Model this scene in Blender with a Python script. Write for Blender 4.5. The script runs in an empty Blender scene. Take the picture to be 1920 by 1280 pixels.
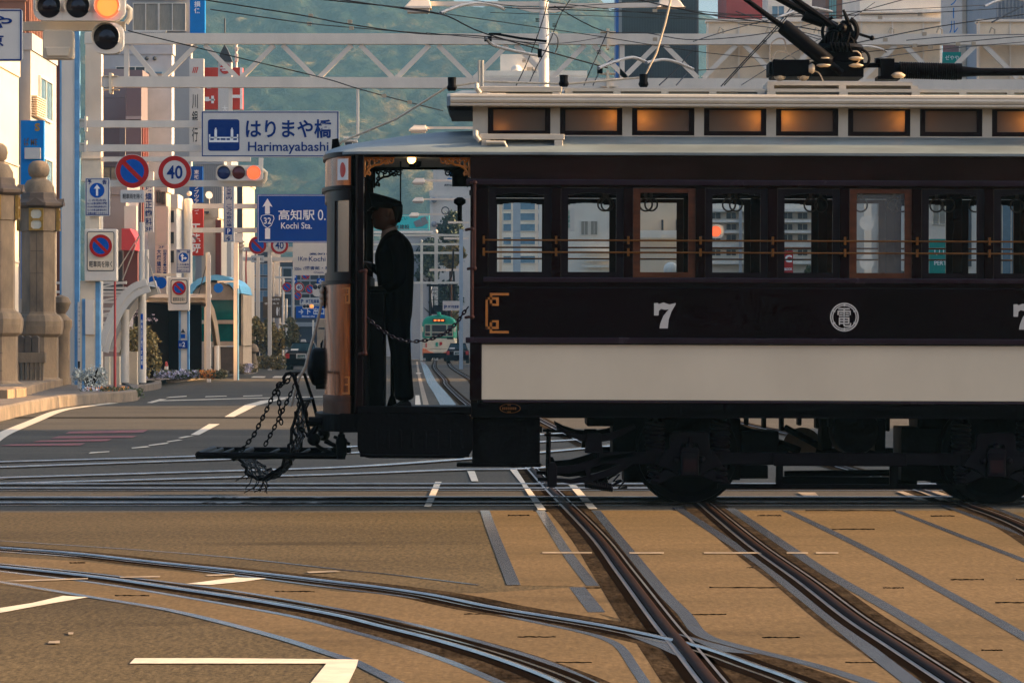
import bpy, bmesh, math, random
from mathutils import Vector, Matrix, noise
R = math.radians
random.seed(7)
scene = bpy.context.scene
COL = scene.collection
F = 7000.0          # focal length in photo pixels (1920 wide)
HZ = 646.0          # horizon row
HAZE_D = 0.0003
CAMZ = 1.31

# ------------------------------------------------------------------ camera
cd = bpy.data.cameras.new("camera")
cd.sensor_width = 36.0
cd.lens = 36.0 * F / 1920.0
cd.shift_y = (HZ - 640.0) / 1920.0
cd.clip_start = 0.5
cd.clip_end = 6000.0
cam = bpy.data.objects.new("camera", cd)
COL.objects.link(cam)
cam.location = (0, 0, CAMZ)
cam.rotation_euler = (R(90), 0, 0)
scene.camera = cam

# ------------------------------------------------------------------ sky, sun
SUN_EL, SUN_AZ = 20.0, 85.8          # azimuth measured from +Y towards +X
w = bpy.data.worlds.new("World")
scene.world = w
w.use_nodes = True
nt = w.node_tree
bg = nt.nodes["Background"]
sky = nt.nodes.new("ShaderNodeTexSky")
sky.sky_type = 'NISHITA'
sky.sun_disc = False
sky.sun_elevation = R(SUN_EL)
sky.sun_rotation = R(SUN_AZ)
sky.air_density = 0.6
sky.dust_density = 5.0
sky.ozone_density = 1.0
nt.links.new(sky.outputs[0], bg.inputs[0])
bg.inputs[1].default_value = 0.085
sd = bpy.data.lights.new("sun", 'SUN')
sd.energy = 3.7
sd.angle = R(0.6)
sd.color = (1.0, 0.64, 0.31)
sun = bpy.data.objects.new("sun", sd)
COL.objects.link(sun)
tosun = Vector((math.sin(R(SUN_AZ)) * math.cos(R(SUN_EL)), math.cos(R(SUN_AZ)) * math.cos(R(SUN_EL)), math.sin(R(SUN_EL))))
sun.rotation_euler = tosun.to_track_quat('Z', 'Y').to_euler()
sun.location = (60, 20, 40)
scene.view_settings.view_transform = 'Standard'
scene.view_settings.look = 'None'
scene.view_settings.gamma = 1.0
scene.view_settings.exposure = 2.35
scene.cycles.use_denoising = True
scene.cycles.max_bounces = 8
scene.cycles.transparent_max_bounces = 16
scene.cycles.volume_bounces = 1

# ------------------------------------------------------------------ pixel to place
def wx(px, D): return (px - 960.0) * D / F
def wz(py, D): return CAMZ - (py - HZ) * D / F
def P(px, py, D): return Vector((wx(px, D), D, wz(py, D)))
def G(px, py, z=0.0):
    z = z * .4 if z < .03 else z
    D = (CAMZ) * F / (py - HZ)
    return Vector((wx(px, D), D, z))

# ------------------------------------------------------------------ materials
def s2l(c):
    c = c / 255.0
    return c / 12.92 if c <= 0.04045 else ((c + 0.055) / 1.055) ** 2.4
def lin(rgb): return tuple(s2l(v) for v in rgb)
MATS = {}
def M(name, rgb, rough=0.55, metal=0.0, var=0.12, scale=2.5, bump=0.0, bscale=40.0, spec=0.5, emit=0.0, trans=0.0, alpha=1.0, linear=False, stretch=None, coat=0.0):
    if name in MATS: return MATS[name]
    m = bpy.data.materials.new(name)
    m.use_nodes = True
    n, l = m.node_tree.nodes, m.node_tree.links
    b = n["Principled BSDF"]
    col = tuple(rgb) if linear else lin(rgb)
    b.inputs["Base Color"].default_value = (*col, 1)
    b.inputs["Roughness"].default_value = rough
    b.inputs["Metallic"].default_value = metal
    b.inputs["Specular IOR Level"].default_value = spec
    b.inputs["Coat Weight"].default_value = coat
    b.inputs["Coat Roughness"].default_value = 0.085
    if trans: b.inputs["Transmission Weight"].default_value = trans
    if alpha < 1: b.inputs["Alpha"].default_value = alpha
    if emit:
        b.inputs["Emission Color"].default_value = (*col, 1)
        b.inputs["Emission Strength"].default_value = emit
    if var:
        tc = n.new("ShaderNodeTexCoord"); mp = n.new("ShaderNodeMapping")
        l.new(tc.outputs["Object"], mp.inputs[0])
        if stretch: mp.inputs["Scale"].default_value = stretch
        t = n.new("ShaderNodeTexNoise"); t.inputs["Scale"].default_value = scale; t.inputs["Detail"].default_value = 6; t.inputs["Roughness"].default_value = 0.65
        l.new(mp.outputs[0], t.inputs["Vector"])
        r = n.new("ShaderNodeValToRGB")
        r.color_ramp.elements[0].position = 0.3; r.color_ramp.elements[1].position = 0.7
        lo = [max(0, v * (1 - 1.6 * var)) for v in col]; hi = [min(1, v * (1 + var)) for v in col]
        r.color_ramp.elements[0].color = (*lo, 1); r.color_ramp.elements[1].color = (*hi, 1)
        l.new(t.outputs["Fac"], r.inputs["Fac"]); l.new(r.outputs["Color"], b.inputs["Base Color"])
        mr = n.new("ShaderNodeMapRange"); mr.inputs["To Min"].default_value = max(0.03, rough * 0.8); mr.inputs["To Max"].default_value = min(1, rough * 1.25)
        l.new(t.outputs["Fac"], mr.inputs[0]); l.new(mr.outputs[0], b.inputs["Roughness"])
        if bump:
            t2 = n.new("ShaderNodeTexNoise"); t2.inputs["Scale"].default_value = bscale; t2.inputs["Detail"].default_value = 4
            l.new(mp.outputs[0], t2.inputs["Vector"])
            bp = n.new("ShaderNodeBump"); bp.inputs["Strength"].default_value = bump; bp.inputs["Distance"].default_value = 0.02
            l.new(t2.outputs["Fac"], bp.inputs["Height"]); l.new(bp.outputs[0], b.inputs["Normal"])
    MATS[name] = m
    return m

def asphalt(name, c1, c2, grain=55.0, patch=0.35, rough=0.75, bump=0.35, speck=0.45, coarse=0.3):
    m = bpy.data.materials.new(name); m.use_nodes = True
    n, l = m.node_tree.nodes, m.node_tree.links
    b = n["Principled BSDF"]; b.inputs["Roughness"].default_value = rough; b.inputs["Specular IOR Level"].default_value = 0.0 if "filler" in name else 0.03
    tc = n.new("ShaderNodeTexCoord")
    big = n.new("ShaderNodeTexNoise"); big.inputs["Scale"].default_value = patch; big.inputs["Detail"].default_value = 5
    mp = n.new("ShaderNodeMapping"); mp.inputs["Scale"].default_value = (0.35, 1, 1)
    l.new(tc.outputs["Object"], mp.inputs[0]); l.new(mp.outputs[0], big.inputs["Vector"])
    r = n.new("ShaderNodeValToRGB"); r.color_ramp.elements[0].position = 0.32; r.color_ramp.elements[1].position = 0.68
    r.color_ramp.elements[0].color = (*c1, 1); r.color_ramp.elements[1].color = (*c2, 1)
    l.new(big.outputs["Fac"], r.inputs["Fac"])
    fine = n.new("ShaderNodeTexNoise"); fine.inputs["Scale"].default_value = grain; fine.inputs["Detail"].default_value = 3; fine.inputs["Roughness"].default_value = 0.7
    l.new(tc.outputs["Object"], fine.inputs["Vector"])
    fr = n.new("ShaderNodeMapRange"); fr.inputs["From Min"].default_value = 0.3; fr.inputs["From Max"].default_value = 0.7; fr.inputs["To Min"].default_value = 1 - speck; fr.inputs["To Max"].default_value = 1 + speck
    l.new(fine.outputs["Fac"], fr.inputs[0])
    mx = n.new("ShaderNodeVectorMath"); mx.operation = 'SCALE'
    l.new(r.outputs["Color"], mx.inputs[0]); l.new(fr.outputs[0], mx.inputs["Scale"])
    # dark oil and tyre stains drawn out along the traffic
    st = n.new("ShaderNodeTexNoise"); st.inputs["Scale"].default_value = 0.8; st.inputs["Detail"].default_value = 6
    mp2 = n.new("ShaderNodeMapping"); mp2.inputs["Scale"].default_value = (0.6, 1.6, 1)
    l.new(tc.outputs["Object"], mp2.inputs[0]); l.new(mp2.outputs[0], st.inputs["Vector"])
    sr = n.new("ShaderNodeMapRange"); sr.inputs["From Min"].default_value = 0.58; sr.inputs["From Max"].default_value = 0.75; sr.inputs["To Min"].default_value = 1.0; sr.inputs["To Max"].default_value = 0.6
    l.new(st.outputs["Fac"], sr.inputs[0])
    mx2 = n.new("ShaderNodeVectorMath"); mx2.operation = 'SCALE'
    l.new(mx.outputs[0], mx2.inputs[0]); l.new(sr.outputs[0], mx2.inputs["Scale"])
    l.new(mx2.outputs[0], b.inputs["Base Color"])
    # coarse aggregate, worn along the direction of travel
    cg = n.new("ShaderNodeTexNoise"); cg.inputs["Scale"].default_value = 24; cg.inputs["Detail"].default_value = 4; cg.inputs["Roughness"].default_value = 0.75
    mp3 = n.new("ShaderNodeMapping"); mp3.inputs["Scale"].default_value = (1.5, 0.22, 1)
    l.new(tc.outputs["Object"], mp3.inputs[0]); l.new(mp3.outputs[0], cg.inputs["Vector"])
    cr = n.new("ShaderNodeMapRange"); cr.inputs["From Min"].default_value = 0.32; cr.inputs["From Max"].default_value = 0.68; cr.inputs["To Min"].default_value = 1 - coarse; cr.inputs["To Max"].default_value = 1 + coarse
    l.new(cg.outputs["Fac"], cr.inputs[0])
    mx3 = n.new("ShaderNodeVectorMath"); mx3.operation = 'SCALE'
    l.new(mx2.outputs[0], mx3.inputs[0]); l.new(cr.outputs[0], mx3.inputs["Scale"]); l.new(mx3.outputs[0], b.inputs["Base Color"])
    bp = n.new("ShaderNodeBump"); bp.inputs["Strength"].default_value = bump; bp.inputs["Distance"].default_value = 0.012
    l.new(fine.outputs["Fac"], bp.inputs["Height"]); l.new(bp.outputs[0], b.inputs["Normal"])
    MATS[name] = m
    return m

def glass_mat(name, tint=(0.9, 0.95, 0.95), refl=0.12, alpha=0.2, rough=0.02, gcol=(.9, .92, .95)):
    m = bpy.data.materials.new(name); m.use_nodes = True
    n, l = m.node_tree.nodes, m.node_tree.links
    n.remove(n["Principled BSDF"])
    t = n.new("ShaderNodeBsdfTransparent"); t.inputs[0].default_value = (*tint, 1)
    g = n.new("ShaderNodeBsdfGlossy"); g.inputs["Roughness"].default_value = rough; g.inputs[0].default_value = (*gcol, 1)
    mix = n.new("ShaderNodeMixShader"); mix.inputs[0].default_value = refl
    l.new(t.outputs[0], mix.inputs[1]); l.new(g.outputs[0], mix.inputs[2])
    d = n.new("ShaderNodeBsdfDiffuse"); d.inputs[0].default_value = (0.5, 0.52, 0.5, 1)
    mix2 = n.new("ShaderNodeMixShader"); mix2.inputs[0].default_value = alpha
    l.new(mix.outputs[0], mix2.inputs[1]); l.new(d.outputs[0], mix2.inputs[2])
    l.new(mix2.outputs[0], n["Material Output"].inputs[0])
    MATS[name] = m
    return m

def smooth_path(pts, n=6):
    pts = [Vector(p) for p in pts]; out = []
    for i in range(len(pts) - 1):
        p0, p1, p2, p3 = pts[max(i - 1, 0)], pts[i], pts[i + 1], pts[min(i + 2, len(pts) - 1)]
        for k in range(n):
            t = k / n
            out.append(.5 * ((2 * p1) + (p2 - p0) * t + (2 * p0 - 5 * p1 + 4 * p2 - p3) * t * t + (3 * p1 - p0 - 3 * p2 + p3) * t ** 3))
    out.append(pts[-1]); return out
# ------------------------------------------------------------------ mesh collector
class MB:
    def __init__(s): s.v, s.f, s.mi, s.cur = [], [], [], 0
    def face(s, pts):
        b = len(s.v); s.v += [Vector(p) for p in pts]; s.f.append(list(range(b, b + len(pts)))); s.mi.append(s.cur); return s
    def box(s, x0, x1, y0, y1, z0, z1):
        b = len(s.v)
        s.v += [Vector(p) for p in ((x0, y0, z0), (x1, y0, z0), (x1, y1, z0), (x0, y1, z0), (x0, y0, z1), (x1, y0, z1), (x1, y1, z1), (x0, y1, z1))]
        for q in ((0, 3, 2, 1), (4, 5, 6, 7), (0, 1, 5, 4), (1, 2, 6, 5), (2, 3, 7, 6), (3, 0, 4, 7)):
            s.f.append([b + i for i in q]); s.mi.append(s.cur)
        return s
    def pbox(s, px0, px1, py0, py1, D, dep):
        "box given by its photo rows and columns at distance D, running dep metres back"
        return s.box(wx(px0, D), wx(px1, D), D, D + dep, wz(py1, D), wz(py0, D))
    def bar(s, p, q, w, h=None, up=(0, 0, 1)):
        p, q = Vector(p), Vector(q); h = h or w
        d = (q - p).normalized(); u = Vector(up)
        if abs(d.dot(u)) > 0.98: u = Vector((0, 1, 0))
        a = d.cross(u).normalized() * (w / 2); c = a.normalized().cross(d).normalized() * (h / 2)
        b = len(s.v)
        for e in (p, q):
            s.v += [e - a - c, e + a - c, e + a + c, e - a + c]
        for f in ((0, 3, 2, 1), (4, 5, 6, 7), (0, 1, 5, 4), (1, 2, 6, 5), (2, 3, 7, 6), (3, 0, 4, 7)):
            s.f.append([b + i for i in f]); s.mi.append(s.cur)
        return s
    def tube(s, pts, r, n=8, closed=False):
        pts = [Vector(p) for p in pts]; k = len(pts)
        rr = r if isinstance(r, (list, tuple)) else [r] * k
        b = len(s.v); prev = None
        for i, p in enumerate(pts):
            if closed: d = pts[(i + 1) % k] - pts[i - 1]
            else: d = pts[min(i + 1, k - 1)] - pts[max(i - 1, 0)]
            d.normalize()
            if prev is None:
                a = d.cross(Vector((0, 0, 1)))
                if a.length < 0.05: a = d.cross(Vector((0, 1, 0)))
            else:
                a = prev - d * prev.dot(d)
            a.normalize(); prev = a; c = d.cross(a)
            for j in range(n):
                t = 2 * math.pi * j / n
                s.v.append(p + (a * math.cos(t) + c * math.sin(t)) * rr[i])
        for i in range(k if closed else k - 1):
            i2 = (i + 1) % k
            for j in range(n):
                j2 = (j + 1) % n
                s.f.append([b + i * n + j, b + i * n + j2, b + i2 * n + j2, b + i2 * n + j]); s.mi.append(s.cur)
        if not closed:
            s.f.append([b + j for j in reversed(range(n))]); s.mi.append(s.cur)
            s.f.append([b + (k - 1) * n + j for j in range(n)]); s.mi.append(s.cur)
        return s
    def cyl(s, p, q, r, n=16, r2=None): return s.tube([p, q], [r, r if r2 is None else r2], n)
    def lathe(s, prof, o, axis=(0, 0, 1), n=24, phase=0.0, xdir=None):
        o = Vector(o); ax = Vector(axis).normalized()
        a = Vector(xdir) if xdir else (Vector((1, 0, 0)) if abs(ax.x) < 0.9 else Vector((0, 1, 0)))
        a = (a - ax * a.dot(ax)).normalized(); c = ax.cross(a)
        b = len(s.v)
        for (r, h) in prof:
            for j in range(n):
                t = 2 * math.pi * j / n + phase
                s.v.append(o + ax * h + (a * math.cos(t) + c * math.sin(t)) * r)
        for i in range(len(prof) - 1):
            for j in range(n):
                j2 = (j + 1) % n
                s.f.append([b + i * n + j, b + i * n + j2, b + (i + 1) * n + j2, b + (i + 1) * n + j]); s.mi.append(s.cur)
        s.f.append([b + j for j in reversed(range(n))]); s.mi.append(s.cur)
        s.f.append([b + (len(prof) - 1) * n + j for j in range(n)]); s.mi.append(s.cur)
        return s
    def sphere(s, c, r, n=16, m=10, sc=(1, 1, 1)):
        c = Vector(c); b = len(s.v)
        for i in range(1, m):
            t = math.pi * i / m
            for j in range(n):
                p = 2 * math.pi * j / n
                s.v.append(c + Vector((math.sin(t) * math.cos(p) * sc[0], math.sin(t) * math.sin(p) * sc[1], math.cos(t) * sc[2])) * r)
        for i in range(m - 2):
            for j in range(n):
                j2 = (j + 1) % n
                s.f.append([b + i * n + j, b + (i + 1) * n + j, b + (i + 1) * n + j2, b + i * n + j2]); s.mi.append(s.cur)
        t, u = len(s.v), len(s.v) + 1
        s.v += [c + Vector((0, 0, r * sc[2])), c - Vector((0, 0, r * sc[2]))]
        for j in range(n):
            j2 = (j + 1) % n
            s.f.append([t, b + j, b + j2]); s.mi.append(s.cur)
            s.f.append([u, b + (m - 2) * n + j2, b + (m - 2) * n + j]); s.mi.append(s.cur)
        return s
    def torus(s, c, Rr, r, axis=(0, 1, 0), n=28, k=8, a0=0, a1=360):
        c = Vector(c); ax = Vector(axis).normalized()
        a = Vector((1, 0, 0)) if abs(ax.x) < 0.9 else Vector((0, 0, 1))
        a = (a - ax * a.dot(ax)).normalized(); d = ax.cross(a)
        full = (a1 - a0) >= 359.9
        pts = [c + (a * math.cos(R(a0 + (a1 - a0) * i / n)) + d * math.sin(R(a0 + (a1 - a0) * i / n))) * Rr for i in range(n if full else n + 1)]
        return s.tube(pts, r, k, closed=full)
    def prism(s, poly, y0, y1):
        "polygon of (x, z) run from y0 to y1"
        k = len(poly); b = len(s.v)
        ar = sum(poly[i][0] * poly[(i + 1) % k][1] - poly[(i + 1) % k][0] * poly[i][1] for i in range(k))
        if ar < 0: poly = list(reversed(poly))
        s.v += [Vector((x, y0, z)) for x, z in poly] + [Vector((x, y1, z)) for x, z in poly]
        s.f.append(list(range(b, b + k))); s.mi.append(s.cur)
        s.f.append([b + k + i for i in reversed(range(k))]); s.mi.append(s.cur)
        for i in range(k):
            j = (i + 1) % k
            s.f.append([b + j, b + i, b + k + i, b + k + j]); s.mi.append(s.cur)
        return s
    def disc(s, c, r, dep=0.0, n=32, sc=1.0):
        "disc facing the street (-Y)"
        c = Vector(c)
        poly = [(c.x + r * math.cos(2 * math.pi * i / n), c.z + r * sc * math.sin(2 * math.pi * i / n)) for i in range(n)]
        if dep: return s.prism(poly, c.y, c.y + dep)
        return s.face([(x, c.y, z) for x, z in poly])
    def annulus(s, c, r0, r1, n=36, a0=0, a1=360, dep=0.004):
        c = Vector(c)
        for i in range(n):
            t0, t1 = R(a0 + (a1 - a0) * i / n), R(a0 + (a1 - a0) * (i + 1) / n)
            s.face([(c.x + r * math.cos(t), c.y, c.z + r * math.sin(t)) for r, t in ((r0, t0), (r1, t0), (r1, t1), (r0, t1))])
        return s
    def rrect(s, x0, x1, z0, z1, r, y0, y1, seg=5):
        poly = []
        for cx, cz, a in ((x1 - r, z1 - r, 0), (x0 + r, z1 - r, 90), (x0 + r, z0 + r, 180), (x1 - r, z0 + r, 270)):
            for i in range(seg + 1):
                t = R(a + 90 * i / seg); poly.append((cx + r * math.cos(t), cz + r * math.sin(t)))
        return s.prism(poly, y0, y1)
    def build(s, name, m, parent=None, smooth=False, bevel=0.0, loc=None):
        me = bpy.data.meshes.new(name)
        off = Vector((0, 0, 0)); q = parent
        while q is not None: off += q.location; q = q.parent
        if loc is not None: off = off + Vector(loc)
        me.from_pydata([tuple(v - off) for v in s.v], [], s.f)
        for mm in (m if isinstance(m, (list, tuple)) else [m]): me.materials.append(mm)
        if isinstance(m, (list, tuple)):
            me.polygons.foreach_set("material_index", s.mi)
        if smooth:
            me.polygons.foreach_set("use_smooth", [True] * len(me.polygons))
            if not name.endswith('hills'): me.set_sharp_from_angle(angle=R(40))
        me.update()
        o = bpy.data.objects.new(name, me); COL.objects.link(o)
        if loc is not None: o.location = loc
        if parent is not None: o.parent = parent
        if bevel:
            bv = o.modifiers.new("bevel", 'BEVEL'); bv.width = bevel; bv.segments = 2; bv.limit_method = 'ANGLE'; bv.angle_limit = R(35)
        return o

def tag(o, label=None, cat=None, group=None, kind=None):
    if label: o["label"] = label
    if cat: o["category"] = cat
    if group: o["group"] = group
    if kind: o["kind"] = kind
    return o
def thing(name, label, cat, loc=(0, 0, 0), group=None, kind=None):
    o = bpy.data.objects.new(name, None); COL.objects.link(o); o.location = loc
    o.empty_display_size = 0.2
    return tag(o, label, cat, group, kind)
def copy_tree(o, parent=None):
    c = o.copy(); COL.objects.link(c)
    if parent is not None: c.parent = parent
    for ch in list(o.children): copy_tree(ch, c)
    return c

_TX = {}
def text_geo(s, bold):
    key = (s, bold)
    if key in _TX: return _TX[key]
    cu = bpy.data.curves.new("lettering", 'FONT'); cu.body = s; cu.size = 1.0; cu.resolution_u = 3; cu.offset = bold
    ob = bpy.data.objects.new("lettering", cu); COL.objects.link(ob)
    dg = bpy.context.evaluated_depsgraph_get(); ev = ob.evaluated_get(dg); me = ev.to_mesh()
    vs = [v.co.copy() for v in me.vertices]; fs = [list(p.vertices) for p in me.polygons]
    ev.to_mesh_clear(); bpy.data.objects.remove(ob); bpy.data.curves.remove(cu)
    _TX[key] = (vs, fs)
    return vs, fs
def add_text(mb, s, x0, x1, z0, z1, y, bold=0.0, keep=False):
    vs, fs = text_geo(s, bold)
    if not vs: return mb
    ax, bx = min(v.x for v in vs), max(v.x for v in vs); az, bz = min(v.y for v in vs), max(v.y for v in vs)
    sx = (x1 - x0) / max(1e-6, bx - ax); sz = (z1 - z0) / max(1e-6, bz - az)
    b = len(mb.v)
    mb.v += [Vector((x0 + (v.x - ax) * sx, y, z0 + (v.y - az) * sz)) for v in vs]
    for f in fs: mb.f.append([b + i for i in f]); mb.mi.append(mb.cur)
    return mb
def ptext(mb, s, px0, px1, py0, py1, D, bold=0.0):
    return add_text(mb, s, wx(px0, D), wx(px1, D), wz(py1, D), wz(py0, D), D, bold)
def pvtext(mb, s, px0, px1, py0, py1, D, bold=0.0, gap=0.12):
    n = len(s); h = (py1 - py0) / n
    for i, ch in enumerate(s):
        if ch == ' ': continue
        if ch == 'ー':
            c = (px0 + px1) / 2; hw = (px1 - px0) * .06; mb.pbox(c - hw, c + hw, py0 + i * h + h * .12, py0 + (i + 1) * h - h * .12, D, .001); continue
        ptext(mb, ch, px0, px1, py0 + i * h + h * gap / 2, py0 + (i + 1) * h - h * gap / 2, D, bold)
    return mb

# ================================================================== materials
asphalt("asphalt", (0.064, 0.057, 0.046), (0.088, 0.078, 0.061), grain=45, coarse=.18)
asphalt("near_asphalt", (0.056, 0.042, 0.023), (0.092, 0.068, 0.036), grain=38, patch=0.45, speck=0.6, coarse=.36)
asphalt("track_paving", (0.094, 0.065, 0.032), (0.128, 0.086, 0.043), grain=30, patch=0.7, bump=0.2, speck=0.3, coarse=.22)
asphalt("dark_filler", (0.015, 0.011, 0.008), (0.045, 0.032, 0.02), grain=30, patch=1.6, bump=0.3, coarse=.6)
M("road_paint", (196, 182, 158), rough=0.6, var=0.14, scale=7)
M("worn_paint", (138, 120, 94), rough=0.7, var=0.35, scale=5)
M("red_paint", (120, 52, 44), rough=0.7, var=0.35, scale=4)
M("edge_strip", (62, 68, 78), rough=0.2, var=0.22, scale=6, spec=1.0)
M("rail_steel", (178, 166, 150), rough=0.14, metal=0.9, var=0.25, scale=5)
M("worn_steel", (92, 88, 84), rough=0.38, metal=0.2, spec=.3, var=.35, scale=4)
M("rail_rust", (38, 26, 20), rough=0.6, spec=.02, var=0.3, scale=9)
M("groove_dirt", (20, 15, 12), rough=0.95, spec=0)
M("tram_dark", (13, 3, 7), rough=0.13, var=0.35, scale=1.6, bump=0.1, bscale=2.2, spec=0.22)
M("varnish_reflections", (24, 11, 10), rough=0.12, var=.6, scale=2.2, bump=0.16, bscale=2.4, spec=.4, stretch=(1, 1, 2.2))  # brown mottling paints blurred reflections into the letterboard colour
M("tram_mould", (34, 22, 30), rough=0.25, var=.2, scale=3, spec=.25)  # lighter purple puts a gloss sheen into the base colour
M("tram_brown", (28, 15, 13), rough=0.3, var=0.3, scale=5, spec=0.12)
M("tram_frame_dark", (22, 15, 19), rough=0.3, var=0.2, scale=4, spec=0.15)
M("tram_frame_wood", (80, 44, 23), rough=0.35, var=0.28, scale=4, stretch=(1, 1, 6), spec=0.25)
M("tram_white", (190, 178, 154), rough=0.5, var=0.05, scale=1.6, stretch=(1, 1, 0.5))
M("tram_roof", (112, 121, 120), rough=0.5, var=0.3, scale=1.4, stretch=(0.5, 2, 2))
M("tram_trim", (182, 171, 152), rough=0.45, var=0.1, scale=2)
M("tram_under", (5, 3, 6), rough=0.5, var=0.35, scale=4, bump=0.2, bscale=20, spec=0.05)
M("tram_under_grey", (17, 12, 18), rough=0.5, metal=0.2, var=0.35, scale=5, bump=0.2, bscale=20, spec=0.08)
M("axlebox_red", (36, 17, 19), rough=0.6, var=0.35, scale=8, spec=0.1)
M("copper_reflections", (176, 92, 40), rough=0.2, metal=0.8, var=0.58, scale=3.5, stretch=(5, 5, 0.5), coat=0.5)  # upright streaks paint golden reflections into the dash colour
M("rail_paint", (66, 34, 25), rough=.35, var=.2, spec=.2)
M("brass", (120, 78, 34), rough=0.35, metal=0.7, var=0.2, scale=6)
M("gold_paint", (165, 98, 26), rough=0.5, var=0.14, scale=8)
M("letter_grey", (168, 165, 158), rough=0.6, var=0.05)
M("black_iron", (5, 3, 6), rough=0.5, metal=0.1, var=0.3, scale=8, spec=0.06)
M("insulator", (176, 156, 128), rough=0.3, var=0.06)
M("rope_fibre", (190, 172, 146), rough=0.9, var=0.2, scale=30)
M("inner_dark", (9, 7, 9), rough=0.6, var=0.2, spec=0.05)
M("inner_ceiling", (70, 62, 54), rough=0.6, var=0.1)
M("strap_ring", (92, 84, 76), rough=0.4, var=0.1)
M("bulb_lit", (255, 176, 84), var=0, emit=2.5)
M("red_lit", (255, 100, 56), var=0, emit=.27)
M("orange_lit", (255, 120, 50), var=0, emit=.3)
M("flag_white", (225, 218, 205), rough=0.4, var=0.05)
M("flag_red", (196, 60, 40), rough=0.4, var=0.05)
M("pale_metal", (170, 166, 156), rough=0.45, metal=0.2, var=0.15)
glass_mat("tram_glass", refl=0.006, alpha=0.004)
glass_mat("milky_glass", refl=0.015, alpha=0.16)
glass_mat("front_glass", tint=(0.6, 0.46, 0.36), refl=0.5, alpha=0.12, gcol=(.95, .62, .42))  # peach of warm reflections put into the tint and gloss colour
def frosted():
    m = bpy.data.materials.new("frosted_pane"); m.use_nodes = True
    n, l = m.node_tree.nodes, m.node_tree.links
    b = n["Principled BSDF"]; b.inputs["Roughness"].default_value = 0.25
    t = n.new("ShaderNodeTexNoise"); t.inputs["Scale"].default_value = 5; t.inputs["Detail"].default_value = 3
    tc = n.new("ShaderNodeTexCoord"); l.new(tc.outputs["Object"], t.inputs["Vector"])
    r = n.new("ShaderNodeValToRGB"); r.color_ramp.elements[0].color = (0.085, 0.07, 0.055, 1); r.color_ramp.elements[1].color = (0.16, 0.135, 0.105, 1)
    l.new(t.outputs["Fac"], r.inputs[0]); l.new(r.outputs[0], b.inputs["Base Color"])
    tr = n.new("ShaderNodeBsdfTranslucent"); tr.inputs[0].default_value = (0.85, 0.7, 0.5, 1)
    mx = n.new("ShaderNodeMixShader"); mx.inputs[0].default_value = 0.4
    l.new(b.outputs[0], mx.inputs[1]); l.new(tr.outputs[0], mx.inputs[2]); l.new(mx.outputs[0], n["Material Output"].inputs[0])
    MATS["frosted_pane"] = m
frosted()
m_ = MATS

# ================================================================== the old tram
YN, YF, YM = 30.2, 32.4, 31.3
def U(px): return wx(px, YN)
def V(py): return wz(py, YN)
UC = U(1582)
def loft(mb, rings, closed=True, caps=True):
    k = len(rings[0]); b = len(mb.v)
    for r_ in rings: mb.v += [Vector(p) for p in r_]
    for i in range(len(rings) - 1):
        for j in range(k if closed else k - 1):
            j2 = (j + 1) % k
            mb.f.append([b + i * k + j, b + i * k + j2, b + (i + 1) * k + j2, b + (i + 1) * k + j]); mb.mi.append(mb.cur)
    if caps:
        mb.f.append([b + j for j in range(k)]); mb.mi.append(mb.cur)
        mb.f.append([b + (len(rings) - 1) * k + j for j in reversed(range(k))]); mb.mi.append(mb.cur)
    return mb
tram = thing("vintage_tram", "dark maroon vintage tram with a white side band and number 7, crossing the junction", "tram", (U(650), YM, 0.0))
def sidebox(mb, px0, px1, py0, py1, y0, y1): return mb.box(U(px0), U(px1), y0, y1, V(py1), V(py0))
def mir(px): return 3164 - px
def far_copy(o, dy, root=None):
    c = o.copy(); COL.objects.link(c); c.location = o.location + Vector((0, dy, 0)); c.parent = root or o.parent
    for ch in list(o.children):
        d = ch.copy(); COL.objects.link(d); d.parent = c
    return c
# --- side walls
b = MB()
sidebox(b, 880, mir(880), 540, 634, YN, YN + .05)                 # dark belt panel
sidebox(b, 880, mir(880), 341, 353, YN + .012, YN + .05)
sidebox(b, 880, 902, 645, 752, YN, YN + .05); sidebox(b, mir(902), mir(880), 645, 752, YN, YN + .05)
sidebox(b, 880, 914, 353, 540, YN, YN + .05); sidebox(b, mir(914), mir(880), 353, 540, YN, YN + .05)
sidebox(b, 902, mir(902), 527, 540, YN + .004, YN + .05)
sidebox(b, 902, mir(902), 645, 752, YN + .03, YN + .06)
for i in range(9):
    c = 973.3 + 135.3 * i
    sidebox(b, c + 58.5, c + 76.8, 353, 527, YN, YN + .05)
wall = b.build("side_wall", m_["tram_dark"], tram, bevel=.004)
b = MB(); sidebox(b, 880, mir(880), 292, 340.5, YN, YN + .05); lboard = b.build("letterboard", m_["varnish_reflections"], tram)
b = MB()
for py0, py1, pr in ((338, 349, .035), (634, 645, .035), (521, 531, .02), (752, 757, .012)):
    sidebox(b, 872 if pr > .03 else 904, mir(872 if pr > .03 else 904), py0, py1, YN - pr, YN + .004)
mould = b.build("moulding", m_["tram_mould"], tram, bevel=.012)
b = MB(); sidebox(b, 902, mir(902), 647, 751, YN + .004, YN + .028)
band = b.build("waist_band", m_["tram_white"], tram, bevel=.004)
b = MB(); sidebox(b, 882, mir(882), 757, 784, YN + .02, YN + .12)
skirt = b.build("solebar", m_["tram_under"], tram)
for o in (wall, lboard, mould, band, skirt): far_copy(o, YF - YN - .05)
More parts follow.
